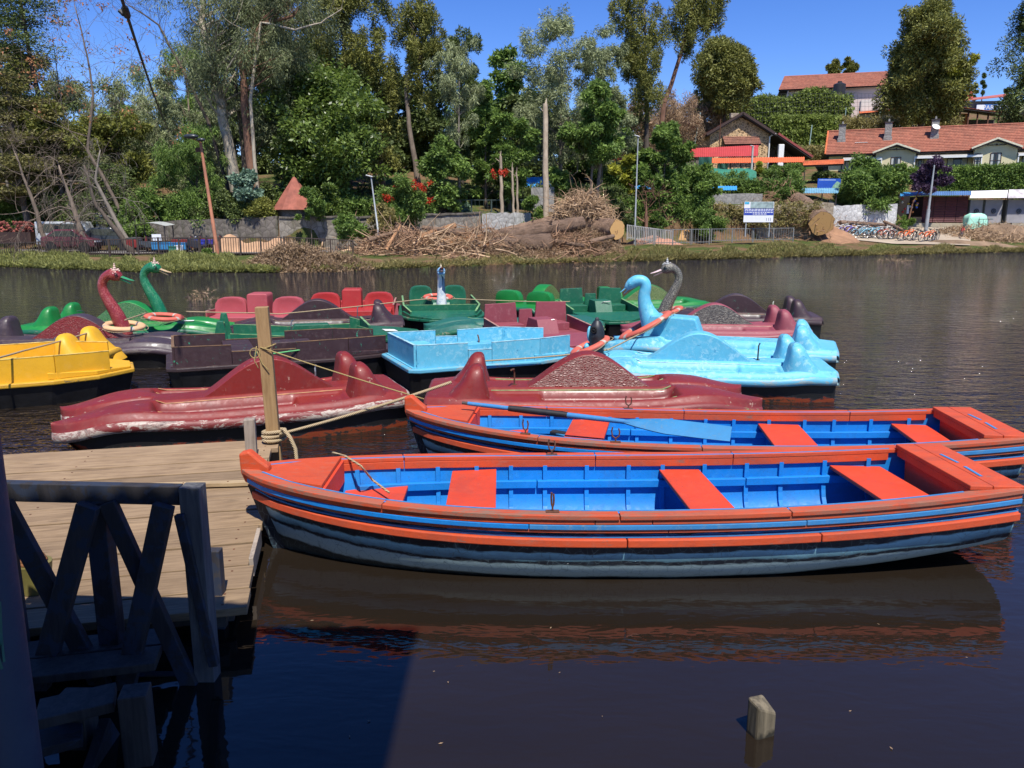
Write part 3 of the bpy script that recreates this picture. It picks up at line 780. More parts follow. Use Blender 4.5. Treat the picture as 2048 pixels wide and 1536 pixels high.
# crate with a coil on the jetty
BK=thing('bucket','dull yellow bucket standing on the jetty behind the left railing','bucket',onz(72,1180,.222)); BK.scale=(.75,)*3
mb=MB(); mb.tube([(0,0,0),(0,0,.24)],[.11,.14],18); mb.build('pail',plain('dull_yellow_plastic',(.16,.14,.04),.5,.3),BK,smooth=True)
mb=MB(); 
for i in range(3): mb.torus((0,0,.25+.02*i),.09-.01*i,.02,18,6)
mb.build('cord_coil',plain('orange_brown_cord',(.22,.09,.03),.9),BK,smooth='all')
# ------------------------------------------------------------------ pedal boats
def pb_paint(n,base,worn,**k):
    k['dirt']=k.get('dirt',.2)*1.9; return paint('pedal_boat_'+n,base,worn=worn,edge=0,edgec=tuple(min(.6,b*1.3+.22) for b in base),**k)
PM={
 'red':   pb_paint('dark_red',(.20,.016,.011),(.22,.06,.045),amount=.35,rough=.3,scale=3.5,dirt=.3,chip=(.34,.20,.15),coat=.12),
 'maroon':pb_paint('faded_maroon',(.26,.055,.07),(.32,.12,.13),amount=.4,rough=.35,scale=3,dirt=.2),
 'rose':  pb_paint('rose_red',(.40,.075,.085),(.5,.2,.2),amount=.3,rough=.28,scale=3,dirt=.12,coat=.2),
 'scarlet':pb_paint('faded_scarlet',(.40,.03,.028),(.38,.10,.05),amount=.3,rough=.3,scale=3,dirt=.2,coat=.2),
 'brown': pb_paint('dark_brown',(.045,.022,.024),(.12,.07,.07),amount=.4,rough=.28,scale=3,dirt=.2,chip=(.04,.28,.17),coat=.2),
 'plum':  pb_paint('dull_plum',(.050,.032,.038),(.12,.085,.09),amount=.5,rough=.3,scale=3,dirt=.2,coat=.2),
 'green': pb_paint('deep_green',(.006,.115,.055),(.10,.24,.13),amount=.4,rough=.3,scale=3,dirt=.25,coat=.2),
 'bright_green': pb_paint('bright_green',(.008,.19,.03),(.10,.28,.08),amount=.3,rough=.25,scale=3,dirt=.2,coat=.2),
 'teal':  pb_paint('dull_teal_green',(.012,.115,.085),(.05,.2,.15),amount=.45,rough=.35,scale=3,dirt=.25),
 'yellow':pb_paint('yellow',(.72,.38,.012),(.66,.42,.10),amount=.3,rough=.33,scale=3,dirt=.15),
 'sky':   pb_paint('sky_blue',(.11,.44,.60),(.36,.60,.66),amount=.6,rough=.3,scale=3.5,dirt=.14,chip=(.05,.25,.40),coat=.2),
}
def scuffed_hull():
    m=NT('black_scuffed_hull'); v=m.coord((.8,1,1.6)); g=m.n.new('ShaderNodeTexCoord'); sep=m.n.new('ShaderNodeSeparateXYZ'); m.lk(g.outputs['Object'],sep.inputs[0])
    n=m.noise(v,5,8,.75,.5); n2=m.noise(v,1.2,3,.5)
    low=m.n.new('ShaderNodeMapRange'); m.lk(sep.outputs['Z'],low.inputs[0]); low.inputs['From Min'].default_value=.20; low.inputs['From Max'].default_value=.02; low.inputs['To Min'].default_value=-.25; low.inputs['To Max'].default_value=.16
    f=m.math('ADD',n,low.outputs[0]); f=m.math('ADD',f,m.math('MULTIPLY',m.math('SUBTRACT',n2,.5),.4))
    c=m.ramp(f,[(0,(.008,.008,.009)),(.55,(.010,.010,.011)),(.56,(.03,.05,.06)),(.58,(.012,.012,.013)),(.60,(.24,.035,.012)),(.72,(.20,.05,.015)),(.73,(.02,.02,.02))])
    m.color(c); m.rough(.5); m.bump(n,.4,.01); return m.mat
M_BHULL=scuffed_hull()
M_BHULL2=plain('black_fibreglass_hull',(.011,.011,.012),.42,.5,6,bump=.2)
def rim_mat(name,base,white=.5,pale=(.42,.38,.32),thr=.5):
    m=NT(name); v=m.coord((.8,1.5,2.5)); n=m.noise(v,2.6,9,.78,.5); n2=m.noise(v,9,6,.7)
    c=m.ramp(n,[(0,(.05,.03,.025)),(thr-.15,base),(thr-.02,base),(thr,pale),(thr+.055,pale),(thr+.065,base),(thr+.10,tuple(p*.7 for p in pale)),(thr+.13,tuple(b*.4+.02 for b in base)),(thr+.2,(.06,.035,.025))])
    c=m.mix(m.ramp(n2,[(.55,0),(.65,.7)]),c,base); m.color(c); m.rough(.5); m.bump(n2,.5,.01); return m.mat
RIM={k:rim_mat('worn_rim_'+k,b,.5,p,t) for k,b,p,t in (('red',(.16,.025,.022),(.40,.34,.28),.50),('red2',(.17,.03,.028),(.16,.19,.08),.60),('plum',(.055,.035,.045),(.14,.12,.11),.56),('sky',(.10,.36,.50),(.26,.33,.33),.55),('brown',(.035,.02,.02),(.16,.12,.10),.6),('maroon',(.22,.05,.06),(.2,.12,.09),.6),('green',(.008,.10,.05),(.16,.17,.10),.58),('yellow',(.55,.30,.02),(.07,.07,.06),.60))}
def feather_mat(name,base,pale,f=.5):
    m=NT(name); v=m.coord((1,1,1)); vo=m.n.new('ShaderNodeTexVoronoi'); vo.inputs['Scale'].default_value=1; vo.feature='DISTANCE_TO_EDGE'
    mp=m.n.new('ShaderNodeMapping'); mp.inputs['Scale'].default_value=(24,1,72); mp.inputs['Rotation'].default_value=(0,.35,0); m.lk(v,mp.inputs[0]); 
    ns=m.n.new('ShaderNodeTexNoise'); ns.inputs['Scale'].default_value=3; m.lk(v,ns.inputs['Vector'])
    mixv=m.n.new('ShaderNodeMix'); mixv.data_type='RGBA'; mixv.inputs[0].default_value=.12; m.lk(mp.outputs[0],mixv.inputs[6]); m.lk(ns.outputs['Color'],mixv.inputs[7]); m.lk(mixv.outputs[2],vo.inputs['Vector'])
    n=m.noise(v,6,6,.7)
    k=m.math('MULTIPLY',m.ramp(vo.outputs['Distance'],[(0,1),(.10,0)]),m.ramp(n,[(.5-f*.3,0),(.6-f*.3,1)]))
    m.color(m.mix(k,base,pale)); m.rough(.4); m.bump(vo.outputs['Distance'],.9,.02); return m.mat
FE={'red':feather_mat('carved_red_feathers',(.17,.025,.02),(.42,.30,.24),.9),'red3':feather_mat('carved_dark_red_feathers',(.20,.018,.018),(.20,.03,.03),.5),
    'silver':feather_mat('carved_black_silver_feathers',(.022,.022,.025),(.28,.26,.20),.8),'green':feather_mat('carved_green_feathers',(.012,.13,.04),(.22,.30,.12),.9),
    'olive':feather_mat('carved_olive_feathers',(.05,.10,.02),(.30,.34,.12),.8)}
M_WHITE=plain('white_sticker',(.72,.72,.70),.5,.06,8)
M_CORD=plain('trim_cord',(.18,.11,.05),.7,.4,20)

def sstep(e0,e1,x):
    t=np.clip((x-e0)/(e1-e0),0,1); return t*t*(3-2*t)
L1=3.75
def mould_heights(x,t,yc):
    """deck height of the moulded catamaran; x from nose, t 0 inner..1 outer, yc lateral metres"""
    nose=sstep(0,.9,x)
    crown=.035*(1-(2*t-1)**2)
    z=.375+.075*nose+crown*(1-sstep(.8,1.2,x)*.85)-.055*sstep(.5,1.7,x)*(1-sstep(2.7,3.7,x))*sstep(.25,.7,yc)
    z=z-.05*(1-sstep(0,.6,x))
    # shoulders: outer third of the deck stands a little proud of the walkway
    well=sstep(.95,1.02,x)*(1-sstep(2.98,3.05,x))*sstep(.235,.275,yc)*(1-sstep(.60,.64,yc))
    z=z-.12*well
    ledge=sstep(1.0,1.05,x)*(1-sstep(3.1,3.2,x))*sstep(.205,.225,yc)*(1-sstep(.655,.68,yc))
    z=z-.035*ledge
    seat=sstep(2.45,2.51,x)*well
    z=z+.085*seat
    z=z-.07*sstep(.88,1.0,t)
    z=z-.03*sstep(3.3,3.7,x)
    return z
def half_outline(x):
    hw=.80
    yo=np.where(x<1.35, .42+(.80-.42)*np.clip(1-(1-x/1.35)**2,0,1)**.75, hw)
    yo=np.where(x>2.9, hw-.17*((x-2.9)/.85)**2.2, yo)
    yi=np.where(x<.95, .42-.42*np.sqrt(np.clip(1-(1-x/.95)**2.0,0,1))**1.0, 0)
    yi=np.where(x<.95, np.minimum(yi, yo), yi)
    return yi,yo
_m={}
def mould_meshes():
    if 'deck' in _m: return _m
    n=150; xs=np.concatenate([np.linspace(0,.25,12)[:-1],np.linspace(.25,3.5,n)[:-1],np.linspace(3.5,L1,10)])
    m=44; V=[];F=[];base=0; VR=[];FR=[];rb=0; VH=[];FH=[];hb=0
    for side in (1,-1):
        yi,yo=half_outline(xs); t=np.linspace(0,1,m)
        Y=yi[:,None]+(yo-yi)[:,None]*t[None,:]; X=np.repeat(xs[:,None],m,1)
        T_=np.where(X<.95, np.repeat(t[None,:],len(xs),0), np.clip(Y/yo[:,None],0,1))
        Z=mould_heights(X,T_,Y)
        Z=np.where((X<.95), Z-.06*sstep(.10,0,np.repeat(t[None,:],len(xs),0)), Z)
        V.append(np.stack([X,Y*side,Z],-1).reshape(-1,3))
        idx=np.arange(len(xs)*m).reshape(len(xs),m)+base; base+=idx.size
        f=np.stack([idx[:-1,:-1],idx[1:,:-1],idx[1:,1:],idx[:-1,1:]],-1).reshape(-1,4)
        if side<0: f=f[:,::-1]
        F.append(f)
        # rim: a rolled skirt hanging from the edge, and the dark hull under it
        nz=Z[:,-1]; ni=Z[:,0]
        for (yy,zz,kind) in ((yo,nz,'o'),(yi,ni,'i')):
            sgn=1 if kind=='o' else -1
            sel=np.ones(len(xs),bool) if kind=='o' else xs<=.96
            xx=xs[sel]; y_=yy[sel]; z_=zz[sel]
            rows=[(0,0),(.028,-.014),(.040,-.05),(.034,-.105),(-.02,-.118)]
            P=np.stack([np.stack([xx-.0,(y_+sgn*a)*side,z_+b],-1) for a,b in rows],1)
            VR.append(P.reshape(-1,3)); id2=np.arange(len(xx)*len(rows)).reshape(len(xx),len(rows))+rb; rb+=id2.size
            FR.append(np.stack([id2[:-1,:-1],id2[1:,:-1],id2[1:,1:],id2[:-1,1:]],-1).reshape(-1,4))
            hr=[(-.02,.27),(-.035,.15),(-.06,.0),(-.09,-.15)]
            P=np.stack([np.stack([xx+np.clip(.5-xx,0,.5)*k*.25,np.maximum((y_+sgn*a),0.0)*side if kind=='o' else (y_+.02*k)*side,np.full_like(z_,h)],-1) for k,(a,h) in enumerate(hr)],1)
            VH.append(P.reshape(-1,3)); id3=np.arange(len(xx)*4).reshape(len(xx),4)+hb; hb+=id3.size
            FH.append(np.stack([id3[:-1,:-1],id3[1:,:-1],id3[1:,1:],id3[:-1,1:]],-1).reshape(-1,4))
    # stern skirt and transom
    yi,yo=half_outline(np.array([L1])); w=float(yo[0]); yy=np.linspace(-w,w,21); T_=np.abs(yy)/w
    zz=mould_heights(np.full(21,L1),T_,np.abs(yy))
    rows=[(0,0),(.028,-.014),(.040,-.05),(.034,-.105),(-.02,-.118)]
    P=np.stack([np.stack([np.full(21,L1+a),yy,zz+b],-1) for a,b in rows],1); VR.append(P.reshape(-1,3)); id2=np.arange(105).reshape(21,5)+rb; FR.append(np.stack([id2[:-1,:-1],id2[1:,:-1],id2[1:,1:],id2[:-1,1:]],-1).reshape(-1,4))
    P=np.stack([np.stack([np.full(21,L1-.02-.03*k),yy*(1-.02*k),np.full(21,h)],-1) for k,h in enumerate((.30,.15,0,-.15))],1); VH.append(P.reshape(-1,3)); id3=np.arange(84).reshape(21,4)+hb; FH.append(np.stack([id3[:-1,:-1],id3[1:,:-1],id3[1:,1:],id3[:-1,1:]],-1).reshape(-1,4))
    _m['deck']=(np.concatenate(V),np.concatenate(F)); _m['rim']=(np.concatenate(VR),np.concatenate(FR)); _m['hull']=(np.concatenate(VH),np.concatenate(FH))
    return _m
def npm(name,VF):
    V,F=VF; me=bpy.data.meshes.new(name); me.vertices.add(len(V)); me.vertices.foreach_set('co',V.astype(np.float32).ravel())
    me.loops.add(F.size); me.loops.foreach_set('vertex_index',F.astype(np.int32).ravel()); me.polygons.add(len(F))
    me.polygons.foreach_set('loop_start',np.arange(0,F.size,4,dtype=np.int32)); me.polygons.foreach_set('loop_total',np.full(len(F),4,dtype=np.int32)); me.update(calc_edges=True)
    me.polygons.foreach_set('use_smooth',[True]*len(F)); return me
def shared(name,fn):
    if name not in _m: _m[name]=fn()
    return _m[name]
def put(name,me,mat,parent,loc=None,rot=None,scale=None,smooth=None):
    o=bpy.data.objects.new(name,me); COL.objects.link(o); o.parent=parent
    if not me.materials: me.materials.append(mat)
    for i,s in enumerate(o.material_slots):
        s.link='OBJECT'; s.material=mat[i] if isinstance(mat,(list,tuple)) else mat
    if loc is not None: o.location=loc
    if rot is not None: o.rotation_euler=rot
    if scale is not None: o.scale=scale
    return o
def horn_mesh():
    """rounded moulded seat back, leaning back and flaring into the deck"""
    rows=[]; n=20
    for (z,w,th,lean) in ((-.10,.30,.32,.31),(0,.28,.285,.275),(.05,.26,.25,.245),(.12,.245,.21,.215),(.20,.23,.165,.185),(.28,.215,.135,.165),(.34,.195,.115,.155),(.385,.165,.095,.145),(.415,.125,.07,.14),(.432,.07,.045,.14),(.437,.01,.01,.14)):
        r=[]
        for j in range(n):
            a=2*pi*j/n; e=3.0
            cx=abs(cos(a))**(2/e)*(1 if cos(a)>=0 else -1); sy=abs(sin(a))**(2/e)*(1 if sin(a)>=0 else -1)
            back=-.03*(1-(abs(sy))**2)*min(1,max(0,z*4)) if cx<0 else 0
            r.append((lean+th*cx-back,w*sy,z))
        rows.append(r)
    mb=MB(); vs=[p for r in rows for p in r]; fs=[]
    for i in range(len(rows)-1):
        for j in range(n): fs.append((i*n+j,i*n+(j+1)%n,(i+1)*n+(j+1)%n,(i+1)*n+j))
    fs.append(tuple(range((len(rows)-1)*n,len(rows)*n))); mb.add(vs,fs); me=mb.mesh('seat_back')
    me.polygons.foreach_set('use_smooth',[True]*len(me.polygons)); return me
def paddle_seat_mesh():
    """wide flat-fronted seat back with rounded shoulders"""
    pts=[(-.33,-.05),(.33,-.05),(.345,.12),(.33,.26),(.27,.35),(.17,.385),(0,.395),(-.17,.385),(-.27,.35),(-.33,.26),(-.345,.12)]
    mb=MB(); n=len(pts); rings=[]
    for (x,s,zz) in ((-.05,.80,0),(-.075,.93,0),(-.07,.985,0),(-.03,1,0),(.12,1.0,0),(.16,.98,0),(.17,.90,0)):
        rings.append([(x+.22*(max(0,b))*.5,a*s,b*s if b>0 else b) for a,b in pts])
    vs=[p for r in rings for p in r]; fs=[tuple(range(n)),tuple(range((len(rings)-1)*n,len(rings)*n))[::-1]]
    for i in range(len(rings)-1):
        for j in range(n): fs.append((i*n+j,(i+1)*n+j,(i+1)*n+(j+1)%n,i*n+(j+1)%n))
    mb.add(vs,fs); me=mb.mesh('seat_back'); me.polygons.foreach_set('use_smooth',[True]*len(me.polygons)); me.set_sharp_from_angle(angle=R(50)); return me
def hump_mesh():
    """D shaped paddle wheel cover: arched top, flat sides"""
    mb=MB(); n=34; prof=[]
    for i in range(n+1):
        f=-1+2*i/n; z=.41*(max(0,math.cos(f*pi/2))**1.5)
        prof.append((f*.82,z))
    rings=[]
    for (y,s) in ((-.165,1.0),(-.158,1.02),(-.13,1.045),(0,1.055),(.13,1.045),(.158,1.02),(.165,1.0)):
        rings.append([(x,y,z*s if z>0 else 0) for x,z in prof])
    m=len(prof)
    for r in range(len(rings)-1): mb.mi=0; mb.grid([rings[r],rings[r+1]])
    mb.mi=1; mb.add([(x,-.165,z) for x,z in prof],[tuple(range(m-1,-1,-1))]); mb.add([(x,.165,z) for x,z in prof],[tuple(range(m))])
    me=mb.mesh('wheel_cover'); me.materials.append(None); me.materials.append(None); me.polygons.foreach_set('material_index',mb.m)
    me.polygons.foreach_set('use_smooth',[True]*len(me.polygons)); me.set_sharp_from_angle(angle=R(35)); return me
def lever_mesh():
    mb=MB(); mb.tube([(0,0,-.1),(0,0,.14),(.01,0,.20),(.05,.01,.235),(.20,.03,.25)],.011,6); mb.tube([(0,0,.0),(0,0,.04)],.03,8); return mb.mesh('steering_lever')
TRIM={k:plain('worn_edge_'+k,c,.6,.5,9) for k,c in (('red',(.34,.15,.05)),('red2',(.24,.29,.12)),('plum',(.12,.09,.08)),('sky',(.30,.50,.55)),('brown',(.16,.09,.04)),('maroon',(.34,.18,.14)),('green',(.16,.30,.12)),('yellow',(.60,.42,.10)))}
def at2(nose,stern):
    nose=Vector((nose[0],nose[1],0)); stern=Vector((stern[0],stern[1],0)); d=stern-nose
    return nose,atan2(d.y,d.x),d.length
def moulded_boat(label,nose,stern,col,rim,group='moulded pedal boats with a raised paddle cover',cover=None,backs='horn',backcol=None,hull=None,covershift=0,sticker=None,width=1.0,skipcover=False,lever=True,z0=0):
    P,a,L=at2(nose,stern); T=thing('pedal_boat',label,'pedal boat',(P.x,P.y,z0),a,group); k=L/L1
    mm=mould_meshes()
    d=put('deck',shared('deckM',lambda:npm('deck',mm['deck'])),PM[col],T,scale=(k,width,1))
    put('rim',shared('rimM',lambda:npm('rim',mm['rim'])),RIM[rim],T,scale=(k,width,1))
    put('hull',shared('hullM',lambda:npm('hull',mm['hull'])),hull or M_BHULL,T,scale=(k,width,1))
    if not skipcover: put('wheel_cover',shared('hump',hump_mesh),[PM[col],cover or PM[col]],T,loc=((1.93+covershift)*k,0,.425))
    bm_=PM[backcol or col]
    tm=TRIM[rim] if rim in TRIM else TRIM['red']
    for s in (-1,1):
        for yy,xa,xb in ((.225,1.0,3.05),(.665,1.02,3.0)):
            if skipcover and yy<.3: continue
            xs_=np.linspace(xa,xb,22); zz_=mould_heights(xs_,np.full(22,yy/.8),np.full(22,yy)); mb=MB(); mb.tube([(x*k,s*yy*width,z+.003) for x,z in zip(xs_,zz_)],.0085,5); mb.build('worn_edge',tm,T,fix=False)
    if backs:
        me=shared('horn',horn_mesh) if backs=='horn' else shared('pseat',paddle_seat_mesh)
        for s in (-1,1):
            if backs=='horn': put('seat_back',me,bm_,T,loc=(3.06*k,s*.43*width,.35),rot=(0,0,0),scale=(1.05,1.05,1.0))
            else: put('seat_back',me,bm_,T,loc=(3.0*k,s*.44*width,.38))
    if lever: put('steering_lever',shared('lever',lever_mesh),M_STEEL if lever is True else lever,T,loc=(2.78*k,.02,.42),rot=(0,0,1.2))
    if sticker:
        for (x,y) in sticker:
            zz=.0; mb=MB(); mb.box((x,y,.487),(.20,.14,.004),(0,0,.2)); mb.build('number_sticker',M_WHITE,T)
    return T
def swan(T,loc,heading,col,kind='tall',beakm=None,crown=None,eyem=None,scale=1.0,headcol=None):
    """neck and head in one mesh; beak, eyes and crest are its pieces. forward is local +x"""
    mb=MB(); 
    if kind=='tall':   C=[(0.13,0,-.05,.125),(.10,0,.10,.118),(.03,0,.30,.105),(-.06,0,.48,.090),(-.13,0,.63,.078),(-.15,0,.74,.070),(-.12,0,.84,.070),(-.055,0,.90,.078),(.02,0,.92,.098),(.085,0,.905,.094),(.14,0,.88,.066),(.165,0,.868,.035)]
    elif kind=='goose':C=[(-.32,0,-.15,.30),(-.24,0,.02,.27),(-.14,0,.20,.20),(-.06,0,.36,.15),(-.01,0,.52,.12),(.0,0,.66,.105),(-.02,0,.78,.10),(-.0,0,.87,.10),(.07,0,.91,.10),(.16,0,.90,.105),(.24,0,.85,.098),(.30,0,.79,.07),(.33,0,.75,.04)]
    elif kind=='upright':C=[(0,0,-.1,.12),(0,0,.10,.105),(0,0,.3,.085),(-.01,0,.5,.075),(0,0,.62,.072),(.03,0,.70,.085),(.06,0,.745,.085),(.09,0,.755,.06),(.11,0,.755,.03)]
    elif kind=='broken':C=[(0,0,-.1,.16),(0,0,.08,.11),(.0,0,.22,.10),(.0,0,.34,.118),(.0,0,.46,.10),(-.01,0,.53,.07),(-.02,0,.555,.05)]
    pts=[Vector(c[:3]) for c in C]; rad=[c[3] for c in C]
    # smooth resample
    PP=[];RR=[]
    for i in range(len(pts)-1):
        p0=pts[max(i-1,0)];p1=pts[i];p2=pts[i+1];p3=pts[min(i+2,len(pts)-1)]
        for q in range(4):
            f=q/4; PP.append(.5*((2*p1)+(p2-p0)*f+(2*p0-5*p1+4*p2-p3)*f*f+(3*p1-p0-3*p2+p3)*f**3)); RR.append(rad[i]*(1-f)+rad[i+1]*f)
    PP.append(pts[-1]);RR.append(rad[-1])
    mb.tube(PP,RR,20,up=(0,1,0)); N=mb.build('swan_neck',col,T,smooth='all',loc=loc,rot=(0,0,heading)); N.scale=(scale,)*3
    N.data.update()
    h=pts[-3] if kind!='goose' else pts[-4]; hp=pts[-1]; d=(pts[-1]-pts[-3]).normalized()
    if kind!='broken':
        up=Vector((0,1,0)).cross(d)*-1
        up=Vector((-d.z,0,d.x)) if d.x>0 else Vector((0,0,1))
        L=.22 if kind!='goose' else .15
        b=MB(); q=hp-d*.03
        for sgn,open_ in ((1,.01),(-1,-.02)):
            rows=[]
            for i in range(7):
                f=i/6; c=q+d*(L*f*(1 if sgn>0 else .86))+up*(.012*sgn+open_*f*.6+ (.02*f*f if sgn>0 else 0)); w=.052*(1-f*.35)*(1 if i<6 else .55); hgt=.030*(1-f*.7)
                rows.append([c+Vector((0,-w,0)),c+up*(hgt*sgn)*.7+Vector((0,-w*.55,0)),c+up*hgt*sgn,c+up*(hgt*sgn)*.7+Vector((0,w*.55,0)),c+Vector((0,w,0))])
            vs=[p for r in rows for p in r]; n=5; fs=[(0,1,2,3,4),tuple(range(34,29,-1))]
            for i in range(6):
                for j in range(5): fs.append((5*i+j,5*(i+1)+j,5*(i+1)+(j+1)%5,5*i+(j+1)%5))
            b.add(vs,fs)
        b.build('beak',beakm or col,N,smooth=60.0)
        r_=max(rad[-4:-2])*.96; hc=pts[-3] if kind!='upright' else pts[-4]
        for s in (-1,1):
            e=MB(); ec=hc+d*.02+Vector((0,s*r_*.86,.022)); e.sphere(ec,(.024,.014,.020),10,6); e.torus(ec,.031,.007,14,5,'y'); e.build('eye',eyem or col,N,smooth='all')
        if crown:
            c=MB(); top=hc+Vector((-.02,0,r_*.95))
            for (x,y,z,rr) in ((0,0,.03,.026),(0,0,.065,.019),(0,0,.095,.012),(.05,.01,.01,.018),(-.05,0,.01,.02),(.0,.045,.005,.018),(.0,-.045,.005,.018),(.075,-.01,-.012,.014)): c.sphere(top+Vector((x,y,z)),rr,8,6)
            c.torus(top+Vector((0,0,-.002)),.05,.014,16,6); c.build('crest',crown,N,smooth='all')
    else:
        c=MB(); c.torus((.115,0,.44),.040,.016,16,6,'x'); c.tube([(.10,0,.44),(.125,0,.44)],.036,12); c.build('hollow_opening',plain_cache('hollow_black',(.004,.004,.004),.9),N,smooth='all')
        c=MB(); c.sphere((-.0,-.115,.36),(.07,.035,.12),12,8); c.sphere((.02,-.14,.17),(.07,.05,.06),12,8); c.build('side_wing',PM['sky'],N,smooth='all')
        c=MB(); c.sphere((-.0,0,.585),.035,8,6); c.tube([(-.0,0,.52),(0,0,.60)],.03,8); c.build('crest',plain_cache('hollow_black2',(.03,.03,.035),.6),N)
    return N
def scalemat(name,base,pale,amt=.5):
    m=NT(name); v=m.coord(); vo=m.n.new('ShaderNodeTexVoronoi'); vo.inputs['Scale'].default_value=34; vo.feature='DISTANCE_TO_EDGE'; m.lk(v,vo.inputs['Vector'])
    n=m.noise(v,7,6,.7); k=m.math('MULTIPLY',m.ramp(vo.outputs['Distance'],[(0,1),(.12,0)]),m.ramp(n,[(.6-amt*.3,0),(.68-amt*.3,1)]))
    m.color(m.mix(k,base,pale)); m.rough(.25); m.bump(vo.outputs['Distance'],.7,.012); m.b.inputs['Coat Weight'].default_value=.3; return m.mat
def ring(label,c,rx=.0,ry=.0,rz=0,col='orange',Rr=.30,r=.072):
    cm={'orange':(.60,.12,.075),'cream':(.66,.40,.20)}[col]
    T=thing('life_ring',label,'life ring',c,0,'life rings hung on the swan necks'); T.rotation_euler=(rx,ry,rz)
    key='lifering_'+col
    mat=_pc.get(key) or paint(key+'_plastic',cm,worn=(.60,.22,.15) if col=='orange' else (.6,.5,.35),amount=.35,rough=.45,scale=6,dirt=.3); _pc[key]=mat
    mb=MB(); mb.torus((0,0,0),Rr,r,40,14,flat=.62); o=mb.build('ring_body',mat,T,smooth='all')
    tape=plain_cache('ring_tape',(.42,.36,.30),.6)
    for i in range(4):
        a=.5+i*pi/2; mb=MB(); mb.torus((0,0,0),Rr,r+.003,3,14,a0=a,a1=a+.16,flat=.62); mb.build('band',tape,T,smooth='all')
    mb=MB()
    for i in range(4):
        a0=.6+i*pi/2; pts=[]
        for j in range(9):
            f=j/8; a=a0+f*pi/2; rr=Rr+r+.012+.03*sin(pi*f); pts.append((rr*cos(a),rr*sin(a),-.03*sin(pi*f)))
        mb.tube(pts,.006,5)
    mb.build('grab_line',M_ROPE,T,smooth='all')
    return T

